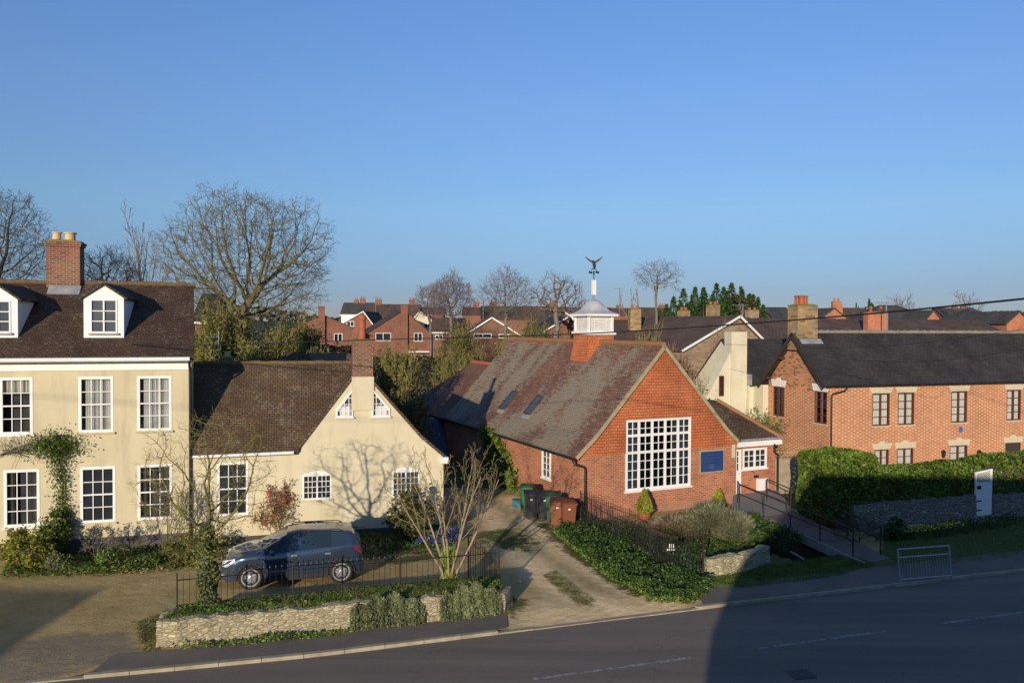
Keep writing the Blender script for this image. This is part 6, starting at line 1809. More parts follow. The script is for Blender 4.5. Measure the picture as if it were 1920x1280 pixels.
# small conifers in tubs, lavender, grey bush
def cone_shrub(lab, base, h, r, seed):
    T = thing('golden_conifer', lab, 'conifer', base, 0, 'golden conifers before the brick gable'); rs = np.random.RandomState(seed); n = 2800
    z = rs.rand(n) ** 1.3; a = rs.rand(n) * 6.28; rad = r * np.clip(1.05 - z, .04, 1) ** .8 * (.6 + .45 * rs.rand(n)) * np.clip(z * 6, .5, 1)
    p = np.stack([np.cos(a) * rad, np.sin(a) * rad, .22 + z * (h - .22)], 1)
    V, F = leafgeo(p, .085, rs, .4, (0, 0, 1), .5); fastmesh('foliage', V, F, lf_gold, T)
    MB().lathe([(.20, 0), (.26, .25), (.27, .28), (.23, .28)], 14).build('tub', M['pot'], T)
    MB().tube([(0, 0, .2), (0, 0, h * .8)], [.03, .01], 5).build('trunk', tw_dark, T)
cone_shrub('golden pyramid conifer below the left half of the big window', G(1208, 974), 1.22, .42, 1)
cone_shrub('golden pyramid conifer below the blue board near the porch', G(1347, 962), 1.05, .34, 2)
def spiky(lab, base, r, h, n, mat, seed, name='lavender_bush', group='lavender bushes before the hall'):
    T = thing(name, lab, 'shrub', base, 0, group); rs = np.random.RandomState(seed); d = unit(rs.normal(size=(n, 3)) * np.array([1, 1, .8])); d[:, 2] = np.abs(d[:, 2]) + .25; d = unit(d)
    rad = (.45 + .6 * rs.rand(n))[:, None]; p = d * rad * np.array([r, r, h])
    s = (.14 + .12 * rs.rand(n))[:, None]; e = unit(np.cross(d, rs.normal(size=(n, 3)))) * .014
    V = np.stack([p - e, p + e, p + d * s], 1).reshape(-1, 3); fastmesh('foliage', V, np.arange(3 * n).reshape(n, 3), mat, T)
    V, F = leafgeo(p * .8, .05, rs, .4); fastmesh('inner_leaves', V, F, mat, T)
spiky('grey green lavender bush in the middle of the bed with upright spikes', G(1330, 1010), .95, 1.25, 9000, lf_lav, 3)
spiky('grey green lavender bush at the right end near the ramp', G(1375, 1016), .75, 1.05, 7000, lf_lav, 4)
spiky('low brownish grey bush at the left end of the bed', G(1268, 1006), .90, .68, 7500, lf_brn, 5, 'dry_bush')
bush('green_shrub', 'dark green clipped shrub between lavender and ramp', G(1412, 1005), (.75, .6, .42), 3200, .08, lf_ivy, 58)
bush('dark_shrub', 'dark shrub in shade above the ditch', G(1452, 1030), (.9, .6, .45), 3000, .09, lf_ivy, 59)
bush('small_shrub', 'small round dark shrub at the foot of the garden wall', G(1678, 1012), (.42, .35, .42), 1500, .08, lf_ivy, 60)
bp = G(1610, 1020); bare_tree('straggly bare bush by the end of the ramp rail', bp, P(1620, 960, bp.y).z, 1.8, tw_dark, tw_dark, 46, nch=(6, 5, 4), ang=.8, ratio=.7, r=.02, rmin=.007, stems=4, t0=.2, name='bare_shrub', split=1, cat='shrub')

# ================================================================ CLIMBERS ON WALLS
rs = np.random.RandomState(8)
T = thing('wall_climber', 'green climbing plant trained up the cream house between the left windows', 'climber', F1.o, F1.yaw)
segs = []; 
u0_, z0_ = F1.uz(95, 1050); ua1, za1 = F1.uz(118, 990); ub1, zb1 = F1.uz(120, 900); uc1_, zc1_ = F1.uz(108, 835); ud1, zd1 = F1.uz(140, 800)
MB().tube([(u0_, -.1, 0), (ua1, -.1, za1), (ub1, -.09, zb1), (uc1_, -.1, zc1_), (F1.uz(60, 828)[0], -.08, F1.uz(60, 828)[1]), (F1.uz(0, 852)[0], -.08, F1.uz(0, 852)[1])], [.03, .028, .022, .02, .014, .01], 6).build('stem', tw_dark, T)
P0, P1, A = [], [], []
for k in range(110):
    t_ = rs.rand(); base = np.array([F1.uz(0, 852)[0], -.07, F1.uz(0, 852)[1]]) * (1 - t_) + np.array([uc1_, -.1, zc1_]) * t_
    p = base; d = np.array([rs.normal() * .8, -.05, abs(rs.normal()) * .6 - .25]); d /= np.linalg.norm(d)
    for j in range(4):
        q = p + d * rs.uniform(.08, .2); d = d + rs.normal(size=3) * .25; d[1] *= .3; d /= np.linalg.norm(d); q[1] = min(q[1], -.03); P0.append(p); P1.append(q); A.append(.006); p = q
segs_mesh('twigs', P0, P1, A, A, 3, tw_dark, T)
def wallpatch(c, s, n):
    p = rs.normal(size=(n, 3)) * np.array([s[0], .09, s[1]]); p[:, 1] = -.10 - np.abs(p[:, 1]); p[:, 0] += c[0]; p[:, 2] += c[1]; return p
pt = [wallpatch(F1.uz(108, 835), (.38, .22), 1700), wallpatch(F1.uz(112, 870), (.16, .35), 500)]
for (x, y, sx, sz, n_) in ((118, 900, .12, .15, 160), (116, 930, .13, .15, 200), (122, 958, .14, .14, 300), (124, 980, .13, .13, 420), (106, 1000, .2, .16, 600), (86, 1012, .22, .2, 700)): pt.append(wallpatch(F1.uz(x, y), (sx, sz), n_))
V, F = leafgeo(np.vstack(pt), .085, rs, .45); fastmesh('foliage', V, F, lf_wist, T)
T = thing('hall_climber', 'tall bright green ivy climbing the side wall of the brick hall', 'climber', F3.o, F3.yaw)
v0_, zt_ = F3.vz(930, 815); v1_, zb_1 = F3.vz(960, 925)
n = 5200; t_ = rs.rand(n); vv = F3.vz(968, 900)[0] + (F3.vz(918, 815)[0] - F3.vz(968, 900)[0]) * t_ * 1.0 + rs.normal(size=n) * .35
zz = rs.rand(n) * (.7 + 2.0 * np.clip(t_ * 1.5, .2, 1))
p = np.stack([-.08 - .45 * rs.rand(n) * (.4 + .6 * np.sin(zz * 2) ** 2), vv, np.minimum(zz, 2.65)], 1)
V, F = leafgeo(p, .13, rs, .7); fastmesh('foliage', V, F, lf_laurel, T)
MB().tube([(-.06, F3.vz(950, 900)[0], 0), (-.06, F3.vz(935, 860)[0], 1.6), (-.06, F3.vz(925, 830)[0], 2.3)], .03, 5).build('stem', tw_dark, T)
# shrub between porch and chequered house
bp = F3.w(WX1 + 1.1, 2.2)
T, lv, sc = bare_tree('tall thin leafy bush between the porch and the chequered house', bp, 4.0, 2.2, tw_olive, tw_dark, 47, nch=(7, 5, 4), ang=.5, ratio=.6, r=.03, rmin=.008, stems=4, t0=.2, name='leafy_bush', split=1, cat='shrub')
clothe(T, [s for s in lv[3]], sc, 1900, .10, lf_wist, 7, .10)

# ================================================================ HEDGES
def hedge(name, lab, fr, u0, u1, v0, v1, z0, z1, n, size, mat, seed, bulge=.15):
    rs = np.random.RandomState(seed); T = thing(name, lab, 'hedge', fr.o, fr.yaw)
    dx, dy, dz = u1 - u0, v1 - v0, z1 - z0
    ar = np.array([dx * dy, dx * dz, dx * dz * .3, dy * dz, dy * dz]); pr = ar / ar.sum(); f = rs.choice(5, n, p=pr); a, b = rs.rand(n), rs.rand(n)
    dep = np.abs(rs.normal(size=n)) * .13; p = np.zeros((n, 3))
    p[:, 0] = np.where(f == 3, u0 + dep, np.where(f == 4, u1 - dep, u0 + dx * a)); p[:, 1] = np.where(f == 1, v0 + dep, np.where(f == 2, v1 - dep, v0 + dy * np.where(f > 2, a, b)))
    p[:, 2] = np.where(f == 0, z1 - dep, z0 + dz * b)
    c = np.array([(u0 + u1) / 2, (v0 + v1) / 2, (z0 + z1) / 2]); w_ = (np.sin(p[:, 0] * 2.1 + seed) * .5 + np.sin(p[:, 2] * 3.3 + p[:, 0] * 1.3) * .5 + np.sin(p[:, 0] * 5.7 + p[:, 1] * 4) * .35) * bulge
    q = (p - c) / np.array([dx / 2, dy / 2, dz / 2]); edge = np.abs(q) ** 6; nrm = unit(edge * np.sign(q) + 1e-6)
    corner = np.clip(edge.sum(1) - 1.0, 0, 2)[:, None] * .16
    p = p + nrm * (w_[:, None] * .5 - corner)
    V, F = leafgeo(p, size, rs, .5); fastmesh('foliage', V, F, mat, T)
    MB().box(u0 + .32, v0 + .32, z0 + .02, u1 - .32, v1 - .32, z1 - .34).build('hedge_core', tw_dark, T, uv=False)  # solid dark core box added inside to make the hedge opaque
    return T
FH = Fr((g0.x, g0.y), math.degrees(math.atan2(dg.y, dg.x)))
FH.o = FH.o
ulh = FH.uz(1538, 940, .3)[0]; umh = FH.uz(1650, 930, .3)[0]; urh = FH.uz(1838, 900, .3)[0]; url = FH.uz(1848, 900, .3)[0]
zbig = FH.uz(1580, 835, 1.2)[1]; zlow = FH.uz(1750, 870, .9)[1]; zb2 = FH.uz(1690, 940, .2)[1]
print('hedge', ulh, umh, urh, zbig, zlow, zb2)
hedge('laurel_hedge', 'tall bushy laurel hedge block beside the board fence', FH, ulh, umh, .1, 1.9, .15, zbig - .15, 15000, .13, lf_laurel, 7, .2)
hedge('clipped_hedge', 'long clipped green hedge above the garden wall left of the gate', FH, umh - .1, urh, .12, 1.7, .85, zlow, 15000, .11, lf_laurel, 8)
u2h = FH.uz(1850, 900, .3)[0]
hedge('clipped_hedge', 'clipped green hedge right of the white gate', FH, u2h + .15, u2h + 8, .3, 2.2, .75, zlow + .12, 12000, .12, lf_laurel, 9)

# ================================================================ BACKGROUND HOUSES
def bg_house(lab, D, pxl, pxr, eave, ridge, kind, yaw=12, depth=8, wall_='brick_est', roof_='roof_est', wins=(), chim=(), apex=None, barge=True, hip=False, name='house', winmat='white', group='houses of the estate beyond'):
    q = P(pxl, eave, D); fr = Fr((q.x, q.y), yaw); fr.z0 = hill(D) - .3
    T = thing(name, lab, 'house', (q.x, q.y, fr.z0), fr.yaw, group)
    W_ = fr.uz(pxr, eave)[0]; ze_ = max(2.0, fr.uz(pxl, eave)[1])
    if kind == 'gable':
        ua_ = fr.uz(apex, ridge)[0] if apex else W_ / 2; zr_ = fr.uz(apex or (pxl + pxr) / 2, ridge)[1]
    else: zr_ = fr.uz((pxl + pxr) / 2, ridge, depth / 2)[1]
    zr_ = max(zr_, ze_ + .8)
    holes = [px_open(fr, *w_) for w_ in wins]
    holes = [h for h in holes if h[0] > .1 and h[1] < W_ - .1 and h[2] > .05]
    m = MB()
    if kind == 'gable':
        wall(m, (0, 0), (W_, 0), [(0, ze_), (ua_, zr_ - .05), (W_, ze_)], holes); wall(m, (W_, 0), (W_, depth), ze_); wall(m, (W_, depth), (0, depth), [(0, ze_), (W_ - ua_, zr_ - .05), (W_, ze_)]); wall(m, (0, depth), (0, 0), ze_)
    else:
        wall(m, (0, 0), (W_, 0), ze_, holes); 
        g_ = ze_ if hip else None
        wall(m, (W_, 0), (W_, depth), ze_ if hip else [(0, ze_), (depth / 2, zr_ - .05), (depth, ze_)]); wall(m, (W_, depth), (0, depth), ze_); wall(m, (0, depth), (0, 0), ze_ if hip else [(0, ze_), (depth / 2, zr_ - .05), (depth, ze_)])
    m.build('wall', M[wall_], T)
    m = MB(); o_ = .3
    if kind == 'gable':
        for s, (ue, uo) in enumerate(((0, -o_), (W_, W_ + o_))):
            k = (zr_ - ze_) / abs(ua_ - ue); m.slab([(uo, -.25, ze_ - k * o_ + .1), (ua_, -.25, zr_ + .1), (ua_, depth + .2, zr_ + .1), (uo, depth + .2, ze_ - k * o_ + .1)], .12)
    else:
        k = (zr_ - ze_) / (depth / 2); hh_ = depth / 2 if hip else -o_
        if hip and W_ < depth: hh_ = W_ / 2 - .1
        m.slab([(-o_, -o_, ze_ - k * o_ + .1), (W_ + o_, -o_, ze_ - k * o_ + .1), (W_ - hh_, depth / 2, zr_ + .1), (hh_, depth / 2, zr_ + .1)], .12)
        m.slab([(-o_, depth + o_, ze_ - k * o_ + .1), (W_ + o_, depth + o_, ze_ - k * o_ + .1), (W_ - hh_, depth / 2, zr_ + .1), (hh_, depth / 2, zr_ + .1)], .12)
        if hip:
            m.slab([(-o_, -o_, ze_ - k * o_ + .1), (-o_, depth + o_, ze_ - k * o_ + .1), (hh_, depth / 2, zr_ + .1)], .12); m.slab([(W_ + o_, -o_, ze_ - k * o_ + .1), (W_ + o_, depth + o_, ze_ - k * o_ + .1), (W_ - hh_, depth / 2, zr_ + .1)], .12)
    rf = m.build('roof', M[roof_], T)
    if barge:
        m = MB()
        if kind == 'gable':
            for ue, uo in ((0, -o_), (W_, W_ + o_)):
                k = (zr_ - ze_) / abs(ua_ - ue); m.slab([(uo, -.31, ze_ - k * o_ + .12), (uo, -.253, ze_ - k * o_ + .12), (ua_, -.253, zr_ + .12), (ua_, -.31, zr_ + .12)], .15)
        else: m.box(-o_, -o_ - .06, ze_ - k * o_ - .14, W_ + o_, -o_ - .003, ze_ - k * o_ + .02)
        m.build('bargeboard' if kind == 'gable' else 'fascia', M['white'], rf)
    for h in holes:
        w_ = h[1] - h[0]; window(T, (0, 0), 0, *h, 1, 1, mat=winmat, fw=.09, rec=.05, midrail=False, mull=((w_ / 2,) if w_ > .8 else ()), sill=None)
    for c_ in chim:
        cx, ct, cwid = c_[:3]; vv_ = c_[3] if len(c_) > 3 else depth / 2; cu, cz = fr.uz(cx, ct, vv_)
        pm = c_[4] if len(c_) > 4 else 'pot'
        chimney(T, cu, vv_, min(zr_ - 1.6, cz - 1), cz, cwid, .6, mat=c_[5] if len(c_) > 5 else 'brick_est', pots=((-cwid * .25, 0, .13), (cwid * .25, 0, .13)), poth=.5 if pm == 'pot' else .25, corbel=False, potmat='pot')
    return T, fr
T_, fA = bg_house('red brick estate house half hidden by the big bare tree', 118, 545, 660, 614, 590, 'gable', 16, 10, apex=604, barge=False, wins=[(553, 574, 626, 640), (626, 642, 625, 640)], winmat='white')
ua_, _z = fA.uz(597, 574); ub_, za_ = fA.uz(609, 574); MB().box(ua_, -.45, 0, ub_, -.003, za_).build('chimney_breast', M['brick_est'], T_)
T_, fB = bg_house('red brick estate house with patio door right of the cottage chimney', 126, 686, 808, 625, 580, 'gable', 16, 10, apex=757, barge=False, wins=[(704, 733, 624, 639), (776, 792, 624, 640), (771, 794, 667, 687)], winmat='white')
ua_, _z = fB.uz(751, 572); ub_, za_ = fB.uz(764, 572); MB().box(ua_, -.45, 0, ub_, -.003, za_).build('chimney_breast', M['brick_est'], T_)
u_, z_ = fB.uz(764, 659); u2_, _ = fB.uz(804, 659); MB().box(u_, -1.0, z_ - .12, u2_, -.003, z_ + .08).build('canopy', M['white'], T_)
T_, f_ = bg_house('brick house with white verges and a pale window behind the cottage pot', 150, 640, 700, 608, 584, 'gable', -6, 10, apex=682, wins=[(650, 664, 602, 612)])
bg_house('white house with dark roof on the skyline left', 178, 640, 702, 588, 568, 'side', 0, 8, wall_='white', roof_='roof_est3', chim=[(668, 563, 1.0), (680, 560, 1.2)])
bg_house('long brown roofed terrace on the skyline above the estate', 166, 695, 782, 592, 571, 'side', 0, 9, roof_='roof_est2', chim=[(710, 562, 1.2), (772, 562, 1.2)], barge=False)
bg_house('estate house with cream cladded gable and white verges', 143, 768, 818, 606, 584, 'gable', 0, 9, wall_='cream2', apex=787, wins=[(795, 809, 606, 615)])
bg_house('brick house with white fascia right of the cream cladded one', 128, 812, 872, 621, 597, 'side', 5, 8, wall_='brick_est2', roof_='roof_est2', wins=[(816, 830, 628, 636)])
bg_house('brick bungalow with wide white verges behind bare shrubs', 88, 872, 974, 628, 596, 'gable', 6, 10, wall_='brick_est2', roof_='roof_est2', apex=922, wins=[(888, 922, 625, 634), (935, 955, 626, 634)])
bg_house('long low brown roof behind the bungalows', 118, 905, 1062, 597, 575, 'side', 2, 8, wall_='brick_est2', roof_='roof_est2', chim=[(895 + 30, 567, 1.2), (1035, 569, 1.1)], barge=False)
bg_house('brick bungalow with white verges just left of the cupola', 86, 1022, 1105, 620, 594, 'gable', 8, 10, roof_='roof_est2', apex=1066)
bg_house('second white verged bungalow behind the one by the cupola', 98, 1006, 1108, 618, 586, 'gable', 8, 10, wall_='brick_est2', roof_='roof_est2', apex=1058)
bg_house('brick house with chimney at the left edge behind the cottage', 60, 366, 392, 600, 552, 'side', 10, 8)
bg_house('house with dark roof and stone chimney right of the cupola', 58, 1148, 1262, 645, 602, 'side', 10, 8, wall_='fstone', roof_='roof_est2', chim=[(1190, 580, .85, 2.2, 'n', 'stone_chim')], barge=False)
bg_house('stone house with white verges and a broad dark roof', 52, 1280, 1442, 655, 594, 'gable', 27, 12, wall_='fstone', roof_='roof_est2', apex=1383, chim=[(1337, 573, .85, 4.5, 'n', 'stone_chim'), (1282, 583, .8, 9.0, 'n', 'stone_chim')])
bg_house('house with white verge showing above the cream chimney', 70, 1385, 1452, 622, 597, 'gable', 20, 9, wall_='brick_est2', roof_='roof_est2', apex=1405, chim=[(1410, 582, 1.2, 5, 'n', 'fstone')])
bg_house('low house with long brown roof behind the slate ridge', 60, 1440, 1625, 640, 599, 'side', 12, 9, wall_='brick_est2', roof_='roof_est2', barge=False)
bg_house('brown roofed house with red pots behind the chequered house', 64, 1628, 1905, 636, 601, 'side', 12, 9, wall_='brick_orange', roof_='roof_est2', barge=False, chim=[(1642, 586, 1.9, 1.2, 'pot', 'brick_orange')])
bg_house('large dark hipped roof on the skyline', 128, 1630, 1768, 603, 573, 'side', 8, 10, wall_='brick_orange', roof_='roof_est3', hip=True, barge=False, chim=[(1572, 572, 1.2, 5, 'pot', 'brick_orange')])
bg_house('orange brick gable under the hipped roof', 122, 1733, 1766, 602, 582, 'gable', 8, 6, wall_='brick_orange', roof_='roof_est3', barge=False)
bg_house('dark hipped roof near the right edge', 96, 1822, 1912, 612, 578, 'side', 8, 9, wall_='brick_orange', roof_='roof_est3', hip=True, barge=False)
bg_house('small orange brick gable at the right edge', 84, 1888, 1932, 604, 584, 'gable', 8, 8, wall_='brick_orange', roof_='roof_est3', barge=False)
bg_house('small cream gabled house on the skyline left of the red pots', 142, 1418, 1452, 594, 580, 'gable', 6, 8, wall_='cream2', roof_='roof_est3', apex=1437)
bg_house('dark slate roofed house left of the tall stone chimney', 120, 1452, 1492, 596, 577, 'side', 6, 8, roof_='roof_est3', barge=False)
bg_house('orange brick house right of the tall stone chimney', 118, 1534, 1592, 600, 578, 'gable', 10, 8, wall_='brick_orange', roof_='roof_est3', barge=False, chim=[(1568, 566, 1.4, 3, 'pot', 'brick_orange')])
bg_house('house with brown roof beside the small skyline tree', 150, 1592, 1640, 597, 578, 'side', 6, 8, roof_='roof_est2', barge=False)
bg_house('row of far brown roofs right of the cupola', 205, 1150, 1210, 591, 578, 'side', 0, 8, roof_='roof_est2', barge=False, chim=[(1160, 573, 1.4)])
bg_house('far house with orange ridge behind the fan shaped tree', 190, 1206, 1262, 592, 577, 'side', 3, 8, roof_='roof_est2', barge=False, chim=[(1240, 572, 1.3)])
bg_house('far brown roofed house right of the conifers', 180, 1395, 1424, 588, 575, 'side', 3, 8, roof_='roof_est2', barge=False, chim=[(1404, 570, 1.3)])
bg_house('far grey roofed house left of the purple tree', 210, 782, 830, 588, 576, 'side', 0, 8, roof_='roof_est3', barge=False)
bg_house('far brown roofs right of the purple tree', 200, 868, 912, 590, 576, 'side', 0, 8, roof_='roof_est2', barge=False, chim=[(893, 566, 1.6)])
bg_house('far grey roofs left of the hipped roof', 200, 1772, 1830, 594, 578, 'side', 4, 9, roof_='roof_est3', barge=False, chim=[(1790, 572, 1.4), (1806, 574, 1.4)])
bg_house('far house on the skyline behind the cupola', 215, 1062, 1150, 590, 577, 'side', 0, 9, roof_='roof_est2', barge=False, chim=[(1098, 572, 1.4)])
# stone garden building behind the cottage and brick sheds
bg_house('dark timber shed with brown roof behind the cottage ridge', 42, 500, 572, 700, 662, 'side', -14, 5, wall_='felt', roof_='roof_cot', barge=False, name='garden_shed', group=None)
bg_house('stone tiled outbuilding left of the cottage chimney', 38, 598, 655, 700, 673, 'side', 18, 4, wall_='rubble2', roof_='roof_rear', barge=False, name='outbuilding', group=None)
q = P(427, 680, 40); c_ = thing('distant_chimney', 'small brick chimney with buff pot above the cottage ridge', 'chimney', (q.x, q.y, 0), .26)
chimney(c_, 0, 0, 2.0, P(427, 671, 40).z, .58, .5, pots=((0, 0, .16),), poth=.28, corbel=False, potmat='potbuff')
pa = P(410, 680, 40); an = thing('tv_aerial', 'thin metal television aerial beside the small chimney', 'aerial', (pa.x, pa.y, 0))
MB().tube([(0, 0, 4.2), (0, 0, P(410, 620, 40).z)], .022, 5).build('mast', M['steel'], an, uv=False); zt__ = P(410, 632, 40).z
m = MB().tube([(-.7, 0, zt__), (.05, 0, zt__)], .014, 4)
for k in range(6): m.tube([(-.65 + k * .12, -.15, zt__), (-.65 + k * .12, .15, zt__)], .008, 4)
m.build('boom', M['steel'], an, uv=False)
for i, (px_, py_, D_, lab) in enumerate(((704, 556, 164, 'thin aerial above the long terrace roof'), (1162, 540, 120, 'tall thin pole aerial right of the cupola'), (1662, 565, 63, 'branching aerial behind the red chimney pots'), (1393, 570, 70, 'aerial with a long boom near the conifers'), (906, 560, 112, 'aerial on the roof behind the bungalow'))):
    p = P(px_, py_, D_); T = thing('tv_aerial', lab, 'aerial', (p.x, p.y, 0), 0, 'television aerials')
    MB().tube([(0, 0, hill(D_) + 4), (0, 0, p.z)], .03 + D_ * .0002, 4).build('mast', M['steel'], T, uv=False)
    m = MB().tube([(-.9, 0, p.z - .1), (.5, 0, p.z - .1)], .025, 4)
    for k in range(5): m.tube([(-.8 + k * .25, -.2, p.z - .1), (-.8 + k * .25, .2, p.z - .1)], .015, 4)
    m.build('boom', M['steel'], T, uv=False)

# ================================================================ BACKGROUND TREES
def bt_(lab, px_, D, top, pl, pr, mat, tmat, seed, g=None, **kw):
    b = P(px_, 700, D); b.z = hill(D) - .2 if D > 95 else 0; s = (pr - pl) / FPX * D
    return bare_tree(lab, b, P(px_, top, D).z, s, mat, tmat, seed, group=g, **kw)
def ct_(lab, px_, D, cpx, cpy, rpx, rpy, mat, tmat, seed, depth=None, **kw):
    b_ = P(px_, 700, D); b_.z = hill(D) - .2 if D > 95 else 0; c_ = P(cpx, cpy, D); k = D / FPX
    return colony_tree(lab, b_, c_, (rpx * k, (depth or rpx) * k, rpy * k), mat, tmat, seed, **kw)
ct_('huge spreading bare tree with yellow lichen behind the cottage', 458, 50, 464, 486, 158, 128, tw_big, bk_olive, 101, n_att=4200, step=.38, r_trunk=.42, rmin=.0095, twigs=2, tl=.75, name='big_bare_tree', fork=3.2, expo=1.85, sub=2, depth=135, dropz=.1, bias=.2)
bt_('tall slender bare tree behind the cream house roof', 258, 62, 370, 195, 312, tw_grey, bk_grey, 102, nch=(16, 6, 5), ang=.80, ratio=.42, r=.20, rmin=.016, t0=.25, trop=.08, name='slender_bare_tree', wig=.06)
ct_('dark bare tree at the far left edge behind the chimney', -5, 48, -8, 470, 92, 108, tw_dark, tw_dark, 103, n_att=2400, step=.34, r_trunk=.24, rmin=.009, twigs=2, tl=.7, bias=.15, sub=2)
ct_('dense rounded dark bare tree behind the ridge', 200, 56, 198, 520, 62, 50, tw_dark, tw_dark, 104, n_att=1800, step=.32, r_trunk=.2, rmin=.011, twigs=2, tl=.6, sub=2)
ct_('rounded purple brown bare tree beyond the estate', 845, 112, 846, 560, 42, 44, tw_purple, tw_purple, 105, n_att=1300, step=.45, r_trunk=.25, rmin=.016, bias=.15, twigs=3, tl=1.0, sub=2)
ct_('smaller purple bare tree at the left of the rounded one', 806, 116, 806, 568, 30, 34, tw_purple, tw_purple, 115, n_att=700, step=.45, r_trunk=.2, rmin=.016, bias=.15, twigs=3, tl=.9, sub=2)
ct_('wide bare tree behind the bungalow roof', 946, 80, 950, 555, 50, 50, tw_grey, bk_grey, 106, n_att=1100, step=.36, r_trunk=.18, rmin=.010, twigs=2, tl=.8, sub=2, bias=.15)
ct_('knotted pollarded bare tree left of the cupola', 1045, 80, 1046, 558, 50, 44, tw_grey, bk_grey, 107, n_att=650, step=.40, r_trunk=.26, rmin=.013, twigs=2, tl=.7, sub=1, expo=2.1)
bt_('low bare tree close behind the cupola', 1100, 88, 532, 1062, 1150, tw_purple, bk_grey, 108, nch=(9, 6, 5), ang=.9, ratio=.62, r=.24, rmin=.022)
ct_('fan shaped bare tree on a tall trunk behind the hall', 1232, 60, 1233, 518, 44, 30, tw_grey, bk_grey, 109, n_att=650, step=.28, r_trunk=.10, rmin=.008, twigs=2, tl=.5, sub=1, bias=.1, name='fan_bare_tree', fork=8.3)
bt_('thin leaning bare tree left of the fan shaped one', 1205, 62, 538, 1178, 1232, tw_purple, bk_birch, 110, nch=(7, 5, 5), ang=.7, ratio=.5, r=.12, rmin=.013, t0=.5, lean=(-.15, 0))
bt_('pale birch in front of the stone house', 1352, 48, 590, 1325, 1385, tw_red, bk_birch, 111, nch=(9, 6, 4), ang=.5, ratio=.5, r=.08, rmin=.009, t0=.3, stems=3, stemang=.2, name='birch_tree')
bt_('slim pale birch rising right of the conifers', 1368, 72, 558, 1350, 1392, tw_red, bk_birch, 112, nch=(9, 5, 4), ang=.45, ratio=.4, r=.10, rmin=.012, t0=.3, name='birch_tree')
bt_('hazy bare tree on the skyline at the right', 1700, 190, 546, 1672, 1730, tw_grey, bk_grey, 113, nch=(9, 6, 5), ang=.7, ratio=.6, r=.3, rmin=.035)
bt_('bare skyline tree under the thick cable', 1818, 185, 542, 1794, 1842, tw_purple, bk_grey, 114, nch=(9, 6, 5), ang=.6, ratio=.55, r=.3, rmin=.035)
# olive undergrowth
def scrub(lab, px_, D, top, pl, pr, seed, mat=lf_olive, nl=2200, ls=.16, tw=tw_olive, ang=.8):
    T, lv, sc = bt_(lab, px_, D, top, pl, pr, tw, bk_olive, seed, nch=(8, 7, 5), ang=ang, ratio=.62, r=.10, rmin=.016, stems=4, stemang=.35, t0=.15, name='scrubby_tree', cat='tree')
    clothe(T, lv[3] + lv[2], sc, nl, ls, mat, seed, .22); return T
scrub('olive green scrubby tree below the big bare tree at the left', 405, 45, 558, 372, 452, 121, nl=6500, ls=.17)
scrub('dense olive scrub under the right limb of the big bare tree', 560, 46, 572, 500, 622, 122, nl=6500, ls=.17)
scrub('dark green scrub at the foot of the big bare tree', 480, 44, 600, 420, 540, 123, lf_olive, 5500)
scrub('olive thicket directly behind the small chimney', 440, 47, 575, 385, 500, 136, nl=5500)
scrub('thin olive bush left of the estate houses', 530, 52, 585, 480, 575, 137, nl=5000)
scrub('mid green bush between shed and outbuilding', 590, 44, 640, 545, 640, 124, lf_dark, 2600)
scrub('dark bush left of the cottage chimney', 645, 48, 645, 615, 672, 125, lf_dark, 2200)
scrub('tall olive bush right of the cottage chimney', 738, 44, 636, 694, 786, 126, lf_olive, 2800, tw=tw_olive, ang=.5)
scrub('dark bush in the alley right of the cottage gable', 765, 37, 720, 725, 812, 127, lf_dark, 3000)
scrub('brownish bush before the estate house at the right', 850, 72, 588, 812, 900, 128, lf_olive, 2600, .2)
scrub('olive bush above the rear wing ridge', 848, 60, 640, 815, 900, 129, lf_olive, 2200, .16)
scrub('brown twiggy shrub between the two bungalows', 1002, 80, 575, 958, 1050, 130, lf_olive, 1500, .2)
scrub('twiggy shrub at the foot of the left bungalow', 965, 70, 618, 930, 1010, 131, lf_olive, 1500, .16)
scrub('dark shrub rising just above the hall ridge', 1062, 60, 614, 1035, 1090, 132, lf_con, 1500, .14)
scrub('brown bush before the dark roofed house', 1215, 50, 600, 1180, 1262, 133, lf_olive, 700, .12, tw_olive)
scrub('green hedge bush between hall roof and cream gable', 1318, 43, 706, 1298, 1340, 134, lf_con, 1800, .13)
scrub('brown shrub below the stone house gable', 1262, 48, 640, 1225, 1300, 135, lf_brn, 900, .12, tw_red)
# garden hedge rows in the middle distance
for i, (pl, pr, D, tp, lab) in enumerate(((372, 600, 52, 650, 'dark green hedge row behind the cottage'), (596, 700, 60, 648, 'dark clipped hedge below the estate houses'), (700, 900, 84, 668, 'mid green hedge across the back gardens'))):
    q = P(pl, 600, D); f__ = Fr((q.x, q.y), 4); w_ = f__.uz(pr, 600)[0]
    hedge('garden_hedge', lab, f__, 0, w_, 0, 1.6, 0, P(pl, tp, D).z, 5000, .22, lf_dark, 20 + i, .3)
q = P(700, 600, 56); fz = Fr((q.x, q.y), 6); w_ = fz.uz(880, 600)[0]
T = thing('back_fence', 'grey panel fence across the back gardens', 'fence', (q.x, q.y, 0), fz.yaw); k = 9
for i in range(k):
    MB().box(w_ * i / k + .06, 0, .1, w_ * (i + 1) / k - .06, .05, 1.75).build('fence_panel', M['wood'], T); MB().box(w_ * i / k - .055, -.04, 0, w_ * i / k + .055, .09, 1.95).build('fence_post', M['concrete'], T)
q = P(770, 760, 44); T = thing('covered_woodpile', 'heap under a dark blue tarpaulin behind the hall', 'tarpaulin', (P(812, 720, 46).x, 46, 0)); rs = np.random.RandomState(5)
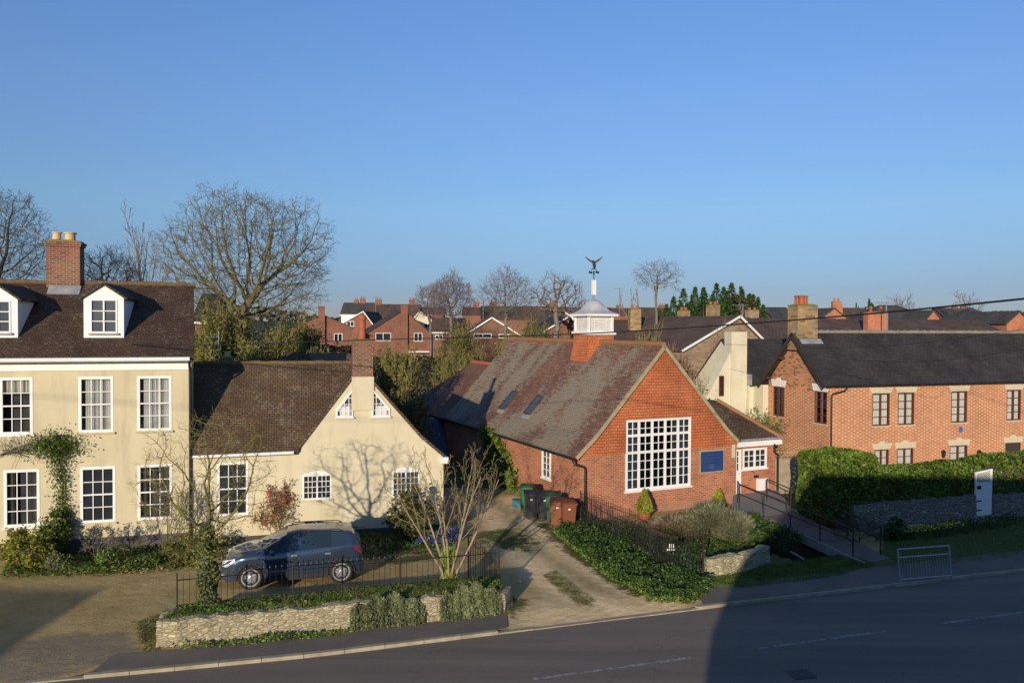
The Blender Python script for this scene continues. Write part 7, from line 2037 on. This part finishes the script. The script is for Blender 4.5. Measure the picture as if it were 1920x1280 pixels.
gx, gy = np.meshgrid(np.linspace(-1.6, 1.6, 17), np.linspace(-1.3, 1.3, 13)); gzz = 2.3 * np.clip(1 - (np.abs(gx) / 1.62) ** 3, 0, 1) * np.clip(1 - (np.abs(gy) / 1.32) ** 3, 0, 1) + rs.normal(size=gx.shape) * .07
Vv = np.stack([gx.ravel(), gy.ravel(), np.maximum(gzz.ravel(), 0)], 1); ii = np.arange(gx.size).reshape(gx.shape)
fastmesh('tarpaulin', Vv, np.stack([ii[:-1, :-1], ii[:-1, 1:], ii[1:, 1:], ii[1:, :-1]], -1).reshape(-1, 4), plain('blue black tarpaulin', (.035, .045, .075), (.06, .07, .10), 3, .4), T)
# conifers
def conifer(lab, px_, D, top, wpx, seed, g='row of dark green conifers', mat=lf_con, n=6000, name='conifer'):
    b = P(px_, 700, D); b.z = 0 if D < 95 else hill(D) - .2; H = P(px_, top, D).z - b.z; r = wpx / FPX * D / 2
    T = thing(name, lab, 'conifer', b, 0, g); rs = np.random.RandomState(seed); z = rs.rand(n) ** 1.1; a = rs.rand(n) * 6.28
    kk = rs.randint(0, 4, n); ox = np.array([0, .55, -.5, .15])[kk] * r; oy = np.array([0, -.3, .2, -.6])[kk] * r; hs = np.array([1, .9, .86, .93])[kk] * (1 - .06 * rs.rand()); rsz = np.array([1, .7, .7, .65])[kk]
    lay = .85 + .22 * np.cos(z * 41 + seed + np.sin(a * 3) * 2.5) + .15 * np.sin(a * 4 + z * 9 + seed); rad = r * np.clip(1.02 - z, 0, 1) ** 1.15 * lay * (.55 + .5 * rs.rand(n) ** .5) + .05
    p = np.stack([np.cos(a) * rad * rsz + ox, np.sin(a) * rad * rsz + oy, H * (.42 + .58 * z) * hs - rad * .2], 1); out = np.stack([np.cos(a), np.sin(a), -.1 + 0 * a], 1)
    V, F = leafgeo(p, .36, rs, .3, out, .55); fastmesh('crown', V, F, mat, T)
    MB().tube([(0, 0, 0), (0, 0, H * .97)], [.2, .02], 5).build('trunk', tw_dark, T, uv=False)
cl_ = ('leftmost conifer of the row, shortest', 'second conifer from the left with a blunt top', 'third conifer from the left, pointed', 'fourth conifer from the left, wide', 'fifth conifer of the row, with a tall thin tip', 'sixth conifer of the row, dense', 'third conifer from the right', 'second conifer from the right, tall', 'rightmost conifer of the row by the white boom aerial')
for i, (px_, tp, w_) in enumerate(((1262, 545, 34), (1280, 540, 40), (1302, 530, 34), (1318, 533, 40), (1342, 528, 42), (1356, 536, 36), (1370, 530, 44), (1388, 534, 34), (1402, 545, 30))):
    conifer(cl_[i], px_, 84 + (i % 3) * 2, tp, w_ * 2.9, 200 + i, mat=lf_con if i < 6 else lf_dark if i == 6 else lf_con)
conifer('small dark evergreen on the skyline at the right', 1628, 170, 553, 22, 221, None); conifer('smaller skyline evergreen beside it at the left', 1604, 172, 562, 22, 222, None, n=1500)
# far wood on the hill
rs = np.random.RandomState(77); n = 9000; x = rs.uniform(-700, 900, n); h_ = 5 + 3 * np.sin(x * .021) + 2.0 * np.sin(x * .067 + 1); z = hill(600) + rs.rand(n) * np.maximum(h_, 2.5)
V, F = leafgeo(np.stack([x, 600 + rs.uniform(-20, 20, n), z], 1), 4.0, rs, .8)
o = fastmesh('far_wood', V, F, leafmat('far wood', (.07, .075, .05), (.10, .095, .06), None, .1)); tag(o, 'far line of hazy trees on the horizon', 'wood', None, 'stuff')
for i, (px_, top_, D_) in enumerate(((640, 588, 300), (1480, 586, 320))): pass
